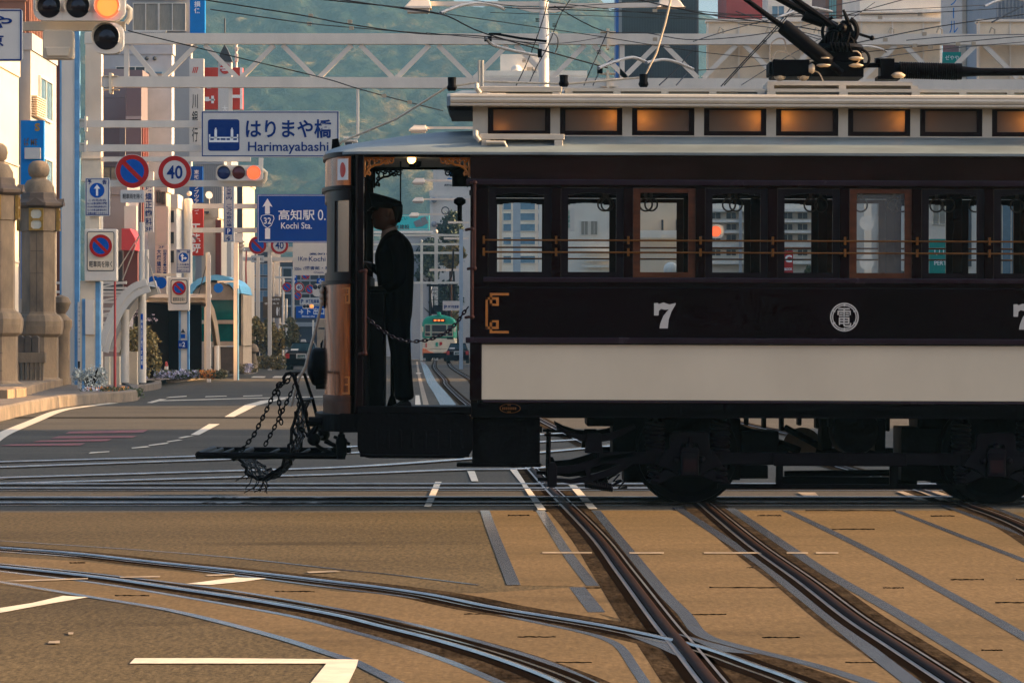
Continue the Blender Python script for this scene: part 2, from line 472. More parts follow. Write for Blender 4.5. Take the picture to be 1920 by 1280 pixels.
# --- windows
def window(i, dy):
    c = 973.3 + 135.3 * i
    warm = i in (2, 5)
    b = MB(); y0, y1 = YN + .012 + dy, YN + .045 + dy
    fo = 58.3
    sidebox(b, c - fo, c - 45, 354, 526, y0, y1); sidebox(b, c + 45, c + fo, 354, 526, y0, y1)
    sidebox(b, c - 45, c + 45, 511, 526, y0 + .003, y1 + .003)
    sidebox(b, c - 45, c + 45, 354, 362, y0 + .003, y1 + .003)
    if not warm:                                                  # bowed head of the frame
        n = 8
        for k in range(n):
            x0, x1 = -45 + 90 * k / n, -45 + 90 * (k + 1) / n
            d = 5.0 * (((x0 + x1) / 2 / 45) ** 2)
            sidebox(b, c + x0, c + x1, 362, 362.5 + d, y0 + .006, y1)
    f = b.build("window_frame", m_["tram_frame_wood" if warm else "tram_frame_dark"], tram, bevel=0)
    g = MB(); g.face([(U(c - 45), y0 + .02, V(511)), (U(c + 45), y0 + .02, V(511)), (U(c + 45), y0 + .02, V(362)), (U(c - 45), y0 + .02, V(362))])
    g.build("pane", m_["milky_glass" if i == 5 and not dy else "tram_glass"], f)
for i in range(10):
    window(i, 0); window(i, YF - YN - .05)
for py in (452, 474.5):
    b = MB(); b.tube([(U(904), YN - .035, V(py)), (U(mir(904)), YN - .035, V(py))], .0075, 8)
    for i in range(11):
        c = 905.6 + 135.3 * i
        sidebox(b, c - 2.2, c + 2.2, py - 8, py + 7, YN - .045, YN)
    br = b.build("window_bar", m_["brass"], tram); far_copy(br, YF - YN + .07)
# --- inside
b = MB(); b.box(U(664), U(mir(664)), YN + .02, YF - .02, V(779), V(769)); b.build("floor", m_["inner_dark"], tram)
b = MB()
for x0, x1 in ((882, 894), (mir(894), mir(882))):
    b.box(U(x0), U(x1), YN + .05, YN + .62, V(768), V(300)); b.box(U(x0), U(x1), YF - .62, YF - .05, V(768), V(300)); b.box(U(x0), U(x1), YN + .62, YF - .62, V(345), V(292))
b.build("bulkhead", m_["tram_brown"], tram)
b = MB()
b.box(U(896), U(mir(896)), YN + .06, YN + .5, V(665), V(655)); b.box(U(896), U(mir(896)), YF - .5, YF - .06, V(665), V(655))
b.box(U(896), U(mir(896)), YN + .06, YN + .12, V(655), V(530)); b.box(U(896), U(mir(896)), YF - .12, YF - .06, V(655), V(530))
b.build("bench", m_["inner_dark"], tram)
b = MB()
prof = [(YN + .06, V(345)), (YN + .3, V(308)), (YN + .36, V(296)), (YF - .36, V(296)), (YF - .3, V(308)), (YF - .06, V(345)), (YF - .06, V(340)), (YF - .34, V(290)), (YN + .34, V(290)), (YN + .06, V(340))]
loft(b, [[(x, y, z) for y, z in prof] for x in (U(884), U(mir(884)))]); b.build("ceiling", m_["inner_ceiling"], tram)
for row, Y in (([1131, 1209, 1365, 1518, 1612, 1675, 1754, 1905, 2040, 2160], YN + .62), ([1137, 1219, 1378, 1537, 1690, 1776, 1827, 1990, 2100], YF - .72)):
    for p in row:
        b = MB(); x = wx(p, Y)
        b.torus((x, Y, wz(384, Y)), .055, .0075, axis=(.35, 1, 0), n=24, k=6)
        b.box(x - .013, x + .013, Y - .004, Y + .004, wz(372, Y), V(300))
        b.build("hand_strap", m_["strap_ring"], tram, smooth=True)
b = MB()
for Y in (YN + .62, YF - .72): b.tube([(U(896), Y, V(318)), (U(mir(896)), Y, V(318))], .014, 8)
b.build("strap_rail", m_["brass"], tram)
# --- lower roof with rounded hoods over both platforms
def hood_half(px):      # half width and crown height of the lower roof at a station
    t = min(1.0, max(0.0, (px - 607) / 75.0)); hw = 1.19 * math.sqrt(max(0.0, 1 - (1 - t) ** 2))
    st = [(607, 288.5), (620, 284.5), (650, 277), (700, 268), (760, 259), (820, 252), (880, 249)]
    for (a, ya), (c, yc) in zip(st, st[1:]):
        if a <= px <= c: zc = ya + (yc - ya) * (px - a) / (c - a); break
    else: zc = 249
    return max(.02, hw), CAMZ + (HZ - zc) * YM / F
def hood_ring(px):
    hw, zc = hood_half(min(px, 880)); e = V(288)
    top = [(YM + hw * t, e + (zc - e) * (1 - abs(t) ** 2.3)) for t in [(-1 + 2 * k / 16) for k in range(17)]]
    return [(wx(px, YM), y, z) for y, z in top] + [(wx(px, YM), YM + hw, e - .02), (wx(px, YM), YM - hw, e - .02)]
b = MB()
pxs = [607, 609, 613, 619, 628, 640, 655, 680, 720, 760, 820, 882]
rings = [hood_ring(p) for p in pxs]
xc2 = 2 * UC
rings2 = [[(xc2 - x, y, z) for x, y, z in r_] for r_ in reversed(rings)]
loft(b, rings + rings2)
b.build("lower_roof", m_["tram_roof"], tram, smooth=True)
# --- clerestory
YC = YN + .36
def Cx(px): return wx(px, YC)
def Cz(py): return wz(py, YC)
b = MB()
for x0, x1, y0, y1 in ((884, 912, 198, 266), (mir(912), mir(884), 198, 266), (912, mir(912), 255, 268), (912, mir(912), 198, 203)):
    b.box(Cx(x0), Cx(x1), YC, YC + .04, Cz(y1), Cz(y0))
for i in range(9):
    c = 971 + 135.0 * i
    b.box(Cx(c + 58.5), Cx(c + 76.5), YC, YC + .04, Cz(255), Cz(203))
b.box(Cx(884), Cx(884) + .04, YC + .04, 2 * YM - YC - .04, Cz(266), Cz(198)); b.box(xc2 - Cx(884) - .04, xc2 - Cx(884), YC + .04, 2 * YM - YC - .04, Cz(266), Cz(198))
cw = b.build("clerestory_wall", m_["tram_trim"], tram)
b = MB()
for i in range(9):
    c = 971 + 135.0 * i
    b.box(Cx(c + 58.5), Cx(c + 76.5), YC - .0, YC + .04, Cz(255), Cz(203))
for i in range(10):
    c = 971 + 135.0 * i
    b = MB()
    for x0, x1, y0, y1 in ((-58.3, -48.5, 203.5, 254.5), (48.5, 58.3, 203.5, 254.5), (-48.5, 48.5, 246.5, 254.5), (-48.5, 48.5, 203.5, 207)):
        b.box(Cx(c + x0), Cx(c + x1), YC + .008, YC + .035, Cz(y1), Cz(y0))
    f = b.build("clerestory_window", m_["tram_brown"], tram)
    g = MB(); g.box(Cx(c - 48.5), Cx(c + 48.5), YC + .02, YC + .026, Cz(246.5), Cz(207)); g.build("pane", m_["frosted_pane"], f)
    far_copy(f, 2 * (YM - YC) - .04)
far_copy(cw, 2 * (YM - YC) - .04)
LAMPS = [(936, 246), (1149, 214), (1199, 218), (1420, 216), (1467, 216), (1689, 218), (1922, 222), (2190, 222)]
for p, q in LAMPS:
    Y = YC + .1
    c = Vector((wx(p, Y), Y, wz(q, Y)))
    b = MB(); b.sphere(c, .03, 12, 8); b.build("lamp_bulb", m_["bulb_lit"], tram, smooth=True)
    ld = bpy.data.lights.new("clerestory_lamp", 'POINT'); ld.energy = 0.32; ld.color = (1.0, .45, .12); ld.shadow_soft_size = .04
    lo = bpy.data.objects.new("clerestory_lamp", ld); COL.objects.link(lo); lo.parent = tram; lo.location = c + Vector((0, .0, -.045)) - tram.location
# clerestory roof: gutter, crown
def croof(x, f=1.0):
    hw = (YM - (YN + .2))
    pts = []
    e0, e1, top = wz(199, YN + .2), wz(181, YN + .2), wz(173.5, YM)
    for k in range(15):
        t = -1 + 2 * k / 14
        pts.append((YM + hw * t * f, e1 + (top - e1) * (1 - abs(t) ** 2) * (1 if f == 1 else .7)))
    pts += [(YM + hw * f, e0), (YM - hw * f, e0)]
    return [(x, y, z) for y, z in pts]
b = MB()
x0 = wx(838, YM); rr = [croof(x0, .82), croof(x0 + .04, .93), croof(x0 + .12, 1.0)]
loft(b, rr + [[(xc2 - x, y, z) for x, y, z in r_] for r_ in reversed(rr)])
b.build("upper_roof", m_["tram_roof"], tram, smooth=True)
b = MB()
for sgn in (-1, 1):
    yy = YM + sgn * (YM - (YN + .2))
    for py, r_ in ((183, .022), (189.5, .026), (198, .014)):
        b.tube([(wx(842, YN + .2), yy, wz(py, YN + .2)), (xc2 - wx(842, YN + .2), yy, wz(py, YN + .2))], r_, 8)
b.build("gutter", m_["tram_trim"], tram, smooth=True)
# hanging plate at the clerestory overhang
b = MB(); b.box(wx(842, YM), wx(884, YM), YM - .75, YM + .75, wz(220, YM), wz(203, YM)); b.build("overhang", m_["tram_under_grey"], tram)
# running boards on the roofs
def board(px0, px1, py0, py1, Y, name, w=.16):
    b = MB(); x0_, x1_ = wx(px0, Y), wx(px1, Y)
    z0, z1 = wz(py1, Y), wz(py0, Y); n = 3
    for k in range(n):
        yy = Y + w * k / n
        b.box(x0_, x1_, yy, yy + w / n - .012, z1 - .045, z1)
    for q in (.07, .93):
        x = x0_ + (x1_ - x0_) * q
        b.box(x - .035, x + .035, Y, Y + w, z0, z1 - .047)
    b.tube([(x0_, Y - .015, z1 - .06), (x0_ - .03, Y - .015, z1 - .02), (x0_ - .03, Y + .02, z1 + .02)], .02)
    b.tube([(x0_ + .05, Y - .02, z1 - .07), (x0_ + .2, Y - .02, z1 - .07), (x0_ + .22, Y - .02, z0)], .015)
    return b.build(name, m_["tram_trim"], tram, bevel=.006)
board(898, 1051, 164, 183, YN + .27, "roof_board")
board(897, 1056, 253, 280, YN + .06, "roof_board")
Y = YM - .72
for px0, px1 in ((1056, 1432), (1705, 2080)):
    b = MB()
    for k in range(3): b.box(wx(px0, Y), wx(px1, Y), Y + .1 * k, Y + .1 * k + .08, wz(172.5, Y), wz(167, Y))
    for k in range(5):
        x = wx(px0 + 8 + (px1 - px0 - 16) * k / 4, Y); b.box(x - .03, x + .03, Y, Y + .28, wz(181, Y), wz(172.6, Y))
    b.build("roof_walkway", m_["tram_trim"], tram)
b = MB()
for k in range(4): b.box(wx(1436, Y), wx(1708, Y), Y + .14 * k, Y + .14 * k + .12, wz(160, Y), wz(153, Y))
b.box(wx(1436, Y), wx(1722, Y), Y - .1, Y - .02, wz(174, Y), wz(168, Y))
for k in range(3):
    x = wx(1442 + k * 135, Y); b.box(x - .035, x + .035, Y - .1, Y + .5, wz(186, Y), wz(174.2, Y)); b.box(x - .03, x + .03, Y, Y + .5, wz(174.2, Y), wz(160.2, Y))
b.build("roof_platform", m_["tram_trim"], tram)
for p, q0, q1 in ((845, 149, 174), (1054, 144, 166), (1203, 142, 166)):
    b = MB(); b.lathe([(.03, 0), (.042, .02), (.042, .03), (.034, .05), (.036, wz(q0, YM) - wz(q1, YM))], (wx(p, YM), YM - .1, wz(q1, YM)), n=12)
    b.build("roof_stud", m_["black_iron"], tram, smooth=True)
b = MB()
for p in (896.5, 902.5): b.tube([(wx(p, YM), YM - .4, wz(122, YM)), (wx(p, YM), YM - .4, wz(172, YM))], .012)
b.build("roof_rod", m_["tram_trim"], tram)
# --- trolley gear on the roof
def rt(px, py, y=YM): return Vector((wx(px, y), y, wz(py, y)))
b = MB()
b.box(wx(1442, YM), wx(1511, YM), YM - .25, YM + .25, wz(147, YM), wz(116, YM))
for k in range(4): b.box(wx(1436, YM), wx(1441, YM), YM - .2 + .1 * k, YM - .14 + .1 * k, wz(144, YM), wz(119, YM))
sw = b.build("switch_box", m_["black_iron"], tram, bevel=.01)
INS = [((wx(p, YM), YM - .2, wz(155, YM)), [(.02, 0), (.045, .02), (.05, .04), (.03, .055), (.025, .07)], (0, 0, 1)) for p in (1456, 1500)]
INS += [((wx(p, YM), YM - .26, wz(q, YM) - .02), [(.035, 0), (.062, .012), (.062, .02), (.035, .03)], (0, 0, 1)) for p in (1537, 1597) for q in (113, 126)]
INS += [((wx(1679, YM), YM - .1, wz(148, YM)), [(.04, 0), (.06, .02), (.06, .03), (.03, .05)], (0, 0, 1)), (rt(1520, 133) - Vector((0, .26, 0)), [(.03, 0), (.045, .02), (.03, .05)], (-1, 0, 0))]
for o_, pr_, ax_ in INS: b = MB(); b.lathe(pr_, o_, axis=ax_, n=14); b.build("insulator", m_["insulator"], tram, smooth=True)
b = MB()
b.box(wx(1515, YM), wx(1612, YM), YM - .22, YM + .3, wz(147, YM), wz(119, YM))
b.prism([(wx(1524, YM), wz(118.5, YM)), (wx(1612, YM), wz(118.5, YM)), (wx(1608, YM), wz(98, YM)), (wx(1590, YM), wz(92, YM)), (wx(1540, YM), wz(92, YM)), (wx(1530, YM), wz(105, YM))], YM - .2, YM + .25)
b.lathe([(.2, 0), (.22, .02), (.2, .05), (.1, .06), (.08, .1)], rt(1568, 95), n=24)
b.box(wx(1548, YM), wx(1556, YM), YM - .1, YM + .1, wz(92, YM), wz(52, YM)); b.box(wx(1574, YM), wx(1584, YM), YM - .1, YM + .1, wz(92, YM), wz(40, YM)); b.bar(rt(1540, 92), rt(1566, 62), .05, .12); b.bar(rt(1596, 92), rt(1582, 50), .04, .1)
b.lathe([(.02, -.16), (.04, -.14), (.04, .14), (.02, .16)], rt(1573, 55), axis=(0, 1, 0), n=18)
b.torus(rt(1568, 60), .13, .014, a0=20, a1=250); b.torus(rt(1578, 58, YM - .1), .115, .022, a0=-60, a1=140); b.torus(rt(1560, 74, YM - .12), .07, .012); b.torus(rt(1586, 80, YM - .12), .05, .01)
b.tube([rt(1590, 48), rt(1584, 33), rt(1578, 18)], [.02, .018, .01])
b.tube([rt(1592, 58), rt(1615, 66), rt(1632, 71)], .012); b.sphere(rt(1632, 71), .022)
for q in (1552, 1560, 1582): b.tube([rt(q, 95, YM - .15), rt(q + 8, 60, YM - .15)], .012)
for q in range(6): b.torus(rt(1555 + 7 * q, 88, YM - .2), .035, .008, axis=(1, 0, .2), n=12, k=6)
b.torus(rt(1610, 110, YM - .25), .075, .012, a0=-90, a1=110)
b.build("trolley_base", m_["black_iron"], tram, smooth=True)
b = MB()                                                          # raised pole pair with springs
b.tube([rt(1570, 58), rt(1538, 34), rt(1480, -6), rt(1380, -72)], [.036, .03, .026, .022])
b.tube([rt(1566, 50, YM + .15), rt(1510, 25, YM + .15), rt(1440, -12, YM + .15), rt(1380, -42, YM + .15)], [.035, .032, .03, .025])
b.lathe([(.0, 0), (.06, 0), (.066, .03), (.066, .46), (.06, .5), (.03, .52), (.03, .64)], rt(1463, 48, YM - .25), axis=(rt(1535, 105) - rt(1463, 48)).normalized(), n=14)
b.tube([rt(1464, 50, YM - .25), rt(1396, 0, YM - .25), rt(1340, -40, YM - .25)], [.025, .02, .018])
for q in range(16):
    t = q / 15; b.torus(rt(1505 + 35 * t, 30 + 12 * t, YM + .02), .04, .008, axis=(.85, 0, -.5), n=12, k=6)
b.build("trolley_pole", m_["black_iron"], tram, smooth=True)
b = MB()                                                          # stowed pole lying to the right
b.box(wx(1640, YM), wx(1682, YM), YM - .12, YM + .12, wz(150, YM), wz(144, YM))
b.box(wx(1646, YM), wx(1672, YM), YM - .1, YM + .1, wz(144, YM), wz(111, YM)); b.box(wx(1638, YM), wx(1666, YM), YM - .06, YM + .06, wz(119, YM), wz(110, YM))
b.tube([rt(1670, 130), rt(1790, 133), rt(1835, 134), rt(2300, 131)], [.05, .05, .034, .026], 12)
for q in range(26): b.torus(rt(1685 + 4.2 * q, 131 + .1 * q), .062, .011, axis=(1, 0, 0), n=14, k=6)
b.tube([rt(1672, 119), rt(1760, 126), rt(1795, 128)], .014); b.tube([rt(1612, 120), rt(1660, 120)], .012); b.tube([rt(1612, 124), rt(1660, 124)], .012)
b.cyl(rt(1790, 133), rt(1800, 133), .07, 12)
b.build("stowed_pole", m_["black_iron"], tram, smooth=True)
b = MB()                                                          # copper feed wires on the roof
for pts in ([(1505, 132), (1530, 135), (1540, 150), (1548, 168)], [(1445, 115), (1452, 98), (1470, 98), (1490, 112)], [(1440, 112), (1442, 85), (1455, 73), (1468, 76), (1472, 100)], [(1600, 122), (1612, 108), (1606, 97), (1596, 96)]):
    b.tube(smooth_path([rt(x, y, YM - .22) for x, y in pts], 5), .006, 6)
b.build("feed_cable", m_["rope_fibre"], tram, smooth=True)
# --- vestibule front
def front(Y, k=1.0, dx=0.0):
    t = min(1, abs(Y - YM) / (YM - YN)); return U(657) - .262 * k * math.sqrt(max(0, 1 - t * t)) - dx
def arcband(mb, py0, py1, Y0, Y1, dx=0.0, th=.04, n=16, k=1.0, D=YN):
    z0, z1 = wz(py1, D), wz(py0, D)
    for i in range(n):
        a = Y0 + (Y1 - Y0) * (i / n); c = Y0 + (Y1 - Y0) * ((i + 1) / n)
        xa, xc_ = front(a, k, dx), front(c, k, dx)
        q = [(xa, a), (xc_, c), (xc_ + th, c), (xa + th, a)]
        bb = len(mb.v)
        mb.v += [Vector((x, y, z0)) for x, y in q] + [Vector((x, y, z1)) for x, y in q]
        for f in ((0, 3, 2, 1), (4, 5, 6, 7), (0, 1, 5, 4), (1, 2, 6, 5), (2, 3, 7, 6), (3, 0, 4, 7)):
            mb.f.append([bb + j for j in f]); mb.mi.append(mb.cur)
    return mb
def mirror_end(o):
    c = o.copy(); c.data = o.data.copy(); COL.objects.link(c); c.parent = o.parent
    rx = tram.location.x
    for v in c.data.vertices: v.co.x = xc2 - (v.co.x + rx) - rx
    c.data.flip_normals()
    return c
def ycos(n, k0=0, k1=180):
    return [YM - (YM - YN) * math.cos(R(k0 + (k1 - k0) * i / n)) for i in range(n + 1)]
def shell(mb, py0, py1, dx=0.0, th=.04, k0=0, k1=180, n=28):
    z0, z1 = wz(py1, YN), wz(py0, YN); rings = []
    for y in ycos(n, k0, k1):
        x = front(y, 1.0, dx); rings.append([(x, y, z0), (x + th, y, z0), (x + th, y, z1), (x, y, z1)])
    return loft(mb, rings)
ends = []
b = MB(); shell(b, 534, 746); ends.append(b.build("dash_panel", m_["copper_reflections"], tram, smooth=True))
b = MB(); shell(b, 744, 779, .012); ends.append(b.build("dash_foot", m_["tram_frame_wood"], tram, smooth=True))
b = MB(); shell(b, 296, 352); ends.append(b.build("front_letterboard", m_["copper_reflections"], tram, smooth=True))
b = MB(); shell(b, 350, 357, .03); shell(b, 528, 535, .03); shell(b, 287, 296, .02); ends.append(b.build("front_ledge", m_["tram_brown"], tram, smooth=True))
b = MB()
shell(b, 357, 378, .002); shell(b, 512, 528, .002)
for k0, k1 in ((0, 4), (33, 58), (122, 147), (176, 180)): shell(b, 378, 512, .002, .04, k0, k1, 6)
ff = b.build("front_window_frame", m_["tram_brown"], tram, smooth=True); ends.append(ff)
for k0, k1 in ((4, 33), (58, 122), (147, 176)):
    b = MB(); shell(b, 378, 512, -.015, .006, k0, k1, 8); ends.append(b.build("front_pane", m_["front_glass"], tram, smooth=True))
b = MB(); shell(b, 779, 812, .075, .3); ends.append(b.build("bumper", m_["tram_under"], tram, bevel=.01))
for y0, y1 in ((YN, YN + .09), (YF - .09, YF)):
    b = MB(); b.box(U(655), U(680), y0, y1, V(779), V(287)); b.box(U(664), U(668), y0 - .012, y0, V(775), V(290))
    ends.append(b.build("corner_post", m_["tram_dark"], tram, bevel=.006))
b = MB()
for y0, y1 in ((YN + .002, YN + .07), (YF - .07, YF - .002)): b.box(U(680), U(880), y0, y1, V(297), V(287))
b.box(U(690), U(880), YN + .1, YF - .1, V(291), V(287))
ends.append(b.build("canopy_header", m_["inner_dark"], tram))
for o in ends: mirror_end(o)
# flag plate on the front
b = MB(); shell(b, 300, 340, .004, .004, 6, 26, 6); fp = b.build("flag_plate", m_["flag_white"], tram)
b = MB()
ys = ycos(40, 9.5, 19.5)
for a, c in zip(ys, ys[1:]):
    mid = (a + c) / 2; t = (mid - (ys[0] + ys[-1]) / 2) / ((ys[-1] - ys[0]) / 2); h = 14 * math.sqrt(max(0, 1 - t * t))
    arcband(b, 321 - h, 321 + h, a, c, .009, .003, 1)
b.build("flag_disc", m_["flag_red"], fp)
# gold key pattern on dash side
b = MB(); shell(b, 541, 545, .004, .004, 2, 14, 6); shell(b, 545, 572, .004, .004, 2, 4, 2); shell(b, 553, 556, .004, .004, 5, 10, 4); shell(b, 568, 572, .004, .004, 5, 10, 4); shell(b, 556, 568, .004, .004, 9, 10, 2)
shell(b, 738, 742, .004, .004, 2, 14, 6); shell(b, 708, 738, .004, .004, 2, 4, 2); shell(b, 722, 725, .004, .004, 5, 10, 4); shell(b, 708, 711, .004, .004, 5, 10, 4)
b.build("gold_line", m_["gold_paint"], tram)
# headlamp, catcher, rope
b = MB(); b.lathe([(.06, -.04), (.15, 0), (.16, .02), (.16, .16), (.12, .2), (.05, .24)], rt(585, 690), axis=(1, 0, 0), n=24)
b.lathe([(.02, 0), (.03, .02), (.03, .05), (.01, .08)], rt(606, 658), n=12); b.box(wx(592, YM), wx(612, YM), YM - .05, YM + .05, wz(732, YM), wz(724, YM)); b.box(wx(590, YM), wx(612, YM), YM - .12, YM + .12, wz(722, YM), wz(668, YM))
b.build("headlamp", m_["black_iron"], tram, smooth=True)
b = MB(); b.lathe([(.04, 0), (.09, .01), (.1, .04), (.1, .08), (.06, .1)], rt(604, 560, YM - .35) , axis=(1, 0, 0), n=18); b.tube([rt(606, 545, YM - .4), rt(622, 542, YM - .4)], .014)
b.build("rope_catcher", m_["black_iron"], tram, smooth=True)
b = MB(); b.tube([rt(603, 541, YM - .42), rt(602, 552, YM - .42), rt(602, 570, YM - .42), rt(598, 588, YM - .42), rt(590, 622, YM - .45), rt(577, 668, YM - .5), rt(572, 690, YM - .5), rt(560, 712, YM - .5), rt(552, 735, YM - .5), rt(545, 765, YM - .5)], .012)
for q in (548, 560, 570): b.sphere(rt(602, q, YM - .42), .022, 8, 6, (1, 1, 1.3))
b.tube([rt(612, 598, YM - .4), rt(607, 640, YM - .4), rt(605, 655, YM - .4)], .008)
b.build("trolley_rope", m_["rope_fibre"], tram, smooth=True)
b = MB(); b.tube([rt(620, 288), rt(640, 268), rt(740, 226), rt(835, 166), rt(900, 155), rt(1060, 159), rt(1205, 146), rt(1228, 100), rt(1244, 45), rt(1258, -15)], .009)
b.build("trolley_rope", m_["rope_fibre"], tram, smooth=True)
b = MB(); b.prism([(wx(620, YM), wz(284, YM)), (wx(636, YM), wz(280, YM)), (wx(632, YM), wz(263, YM)), (wx(621, YM), wz(265, YM))], YM - .07, YM + .02); b.build("roof_stud", m_["black_iron"], tram)
# --- platform: controller, brake column, bulb, brackets, handrails, chain
b = MB()
b.box(wx(694, YM), wx(722, YM), YM - .3, YM + .2, V(768), wz(552, YM)); b.lathe([(.06, 0), (.17, .0), (.19, .03), (.15, .06)], (wx(707, YM), YM - .05, wz(553, YM)), n=20)
b.box(wx(676, YM), wx(694, YM), YM - .9, YM + .9, V(768), wz(520, YM))
b.build("controller", m_["inner_dark"], tram, bevel=.01)
b = MB(); b.tube([(wx(734, YM), YM + .1, V(768)), (wx(734, YM), YM + .1, wz(548, YM))], .016); b.lathe([(.05, 0), (.045, .01), (.02, .09)], (wx(734, YM), YM + .1, V(769)), n=14)
b.tube([(wx(734, YM), YM + .1, wz(548, YM)), (wx(712, YM), YM - .02, wz(546, YM))], .012)
b.build("brake_column", m_["black_iron"], tram, smooth=True)
b = MB(); b.sphere(rt(769.5, 301, YN + .3), .035, 14, 10); b.build("platform_bulb", m_["bulb_lit"], tram, smooth=True)
ld = bpy.data.lights.new("platform_lamp", 'POINT'); ld.energy = .8; ld.color = (1, .62, .3); ld.shadow_soft_size = .03
lo = bpy.data.objects.new("platform_lamp", ld); COL.objects.link(lo); lo.parent = tram; lo.location = rt(769.5, 312, YN + .3) - tram.location
b = MB(); b.lathe([(.03, 0), (.05, .02), (.055, .06), (.04, .1)], rt(776, 318, YM), n=14); b.build("bell", m_["inner_dark"], tram, smooth=True)
def scroll(mb, cx, cy, r0, a0, turns, y, rad=.0085, sgn=1, n=26):
    pts = []
    for i in range(n + 1):
        t = i / n; a = R(a0) + sgn * turns * 2 * math.pi * t; r_ = r0 * (1 - .78 * t)
        pts.append((U(cx + r_ * math.cos(a)), y, V(cy + r_ * math.sin(a))))
    mb.tube(pts, rad, 6); return mb
def bracket(flip):
    b = MB(); y = YN + .03
    fx = (lambda x: 1559 - x) if flip else (lambda x: x)
    L = lambda pts, r_: b.tube([(U(fx(x)), y, V(q)) for x, q in pts], r_, 6)
    L([(680, 297.5), (738, 297.5)], .010); L([(681, 297.5), (681, 334)], .010)
    L([(683, 330), (687, 322), (692, 316), (700, 312), (708, 311), (716, 307), (722, 302), (728, 300)], .011)
    L([(692, 316), (690, 307), (684, 301)], .009); L([(700, 312), (699, 304), (693, 300)], .008); L([(710, 311), (712, 304), (706, 300)], .008)
    for cx, cy, r0, a0, s_ in ((730, 304, 6, -100, 1), (687, 327, 5, 60, -1), (688, 303, 5, -150, 1), (702, 303, 4, -120, 1), (714, 304, 4, -160, 1), (688, 315, 4, -100, 1), (721, 308, 4, 40, -1)):
        scroll(b, fx(cx), cy, r0, a0 if not flip else 180 - a0, 1.2, y, .008, s_ if not flip else -s_)
    return b
for fl in (False, True):
    o = bracket(fl).build("scroll_bracket", m_["gold_paint"], tram, smooth=True)
    c = far_copy(o, YF - YN - .06); c.data = o.data.copy(); c.data.materials[0] = m_["black_iron"]
    c = mirror_end(o)
def hrail(px, py0, py1):
    b = MB(); y = YN - .05
    b.tube([(U(px), y, V(py0)), (U(px), y, V(py1))], .013); 
    for q in (py0, py1): b.tube([(U(px - 12), YN + .01, V(q + 1)), (U(px - 6), y, V(q)), (U(px), y, V(q))], .012); b.sphere((U(px), y, V(q)), .02)
    return b.build("hand_rail", m_["rail_paint"], tram, smooth=True)
hrail(684, 511, 665); hrail(884, 432, 596); hrail(888, 345, 505)
b = MB(); y = YN + .03
pts = [(688, 598), (700, 610), (715, 622), (735, 634), (755, 641), (775, 642.5), (800, 640), (820, 633), (840, 622), (856, 606), (866, 591), (876, 578)]
V3 = [Vector((U(x), y, V(q))) for x, q in pts]
def chain(mb, path, link=.05, r_=.009, wid=.016):
    path = [Vector(p) for p in path]; L_ = [0]
    for a, c in zip(path, path[1:]): L_.append(L_[-1] + (c - a).length)
    n = max(2, int(L_[-1] / (link * .72)))
    def at(s):
        s = min(max(s, 0), L_[-1])
        for i in range(len(path) - 1):
            if s <= L_[i + 1]: return path[i].lerp(path[i + 1], (s - L_[i]) / max(1e-6, L_[i + 1] - L_[i]))
        return path[-1]
    for i in range(n):
        c0 = at(L_[-1] * (i + .5) / n); d = (at(L_[-1] * (i + 1) / n) - at(L_[-1] * i / n)).normalized()
        s1 = d.cross(Vector((0, 1, 0))); s1 = s1.normalized() if s1.length > .01 else Vector((1, 0, 0)); s2 = d.cross(s1)
        sd = s1 if i % 2 else s2
        mb.tube([c0 + d * math.cos(t) * link / 2 + sd * math.sin(t) * wid for t in [2 * math.pi * k / 10 for k in range(10)]], r_, 5, closed=True)
    return mb
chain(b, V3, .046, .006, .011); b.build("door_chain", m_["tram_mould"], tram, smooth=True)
b = MB(); b.lathe([(.02, 0), (.05, .02), (.05, .05), (.02, .07), (.018, .2)], rt(860, 372, YM), axis=(0, 0, -1), n=12); b.box(wx(846, YF), wx(878, YF), YF - .1, YF, wz(352, YF), wz(318, YF)); b.build("bell_pull", m_["inner_dark"], tram, smooth=True)
b = MB(); b.tube([rt(749, 300), rt(749, 385)], .006); b.build("bell_cord", m_["black_iron"], tram)
# step well
b = MB(); b.rrect(U(670), U(886), V(861), V(776), .1, YN - .02, YN + .55)
for q in range(8): b.box(U(702 + 23 * q), U(707 + 23 * q), YN - .024, YN - .02, V(842), V(808))
st = b.build("step_well", m_["tram_under"], tram, bevel=.008)
b = MB(); sidebox(b, 670, 884, 764, 777, YN - .03, YN + .1); b.tube([(U(675), YN - .03, V(856)), (U(880), YN - .03, V(856))], .012); b.build("step_edge", m_["tram_under"], tram, bevel=.004)
mirror_end(st)
# --- lettering and ornaments on the near side
b = MB()
seven = [(1298, 850), (1325, 848), (1328, 856), (1360, 845), (1400, 858), (1443, 848), (1440, 862), (1415, 905), (1396, 960), (1390, 1018), (1335, 1018), (1340, 985), (1360, 935), (1396, 891), (1370, 894), (1345, 888), (1331, 900), (1328, 932), (1298, 932)]
sp = [(860 + x / 3.556, 330 + y / 3.556) for x, y in seven]
for off in (0, 674):
    b = MB(); b.prism([(U(x + off), V(y)) for x, y in sp], YN - .002, YN + .002); b.build("number_lettering", m_["letter_grey"], tram)
b = MB(); c = (U(1582), YN - .0025, V(594))
s_ = 1 / 231.8
b.annulus(c, 24.3 * s_, 27 * s_, 48); b.annulus(c, 21 * s_, 23 * s_, 48)
for a in (90, 210, 330, 30, 150, 270): b.face([(c[0] + r_ * s_ * math.cos(R(a + d)), c[1] - .0005, c[2] + r_ * s_ * math.sin(R(a + d))) for r_, d in ((20, -4), (27, -4), (27, 4), (20, 4))])
add_text(b, "電", U(1569), U(1595), V(612), V(577), YN - .0025, .006)
b.build("emblem", m_["letter_grey"], tram)
b = MB()
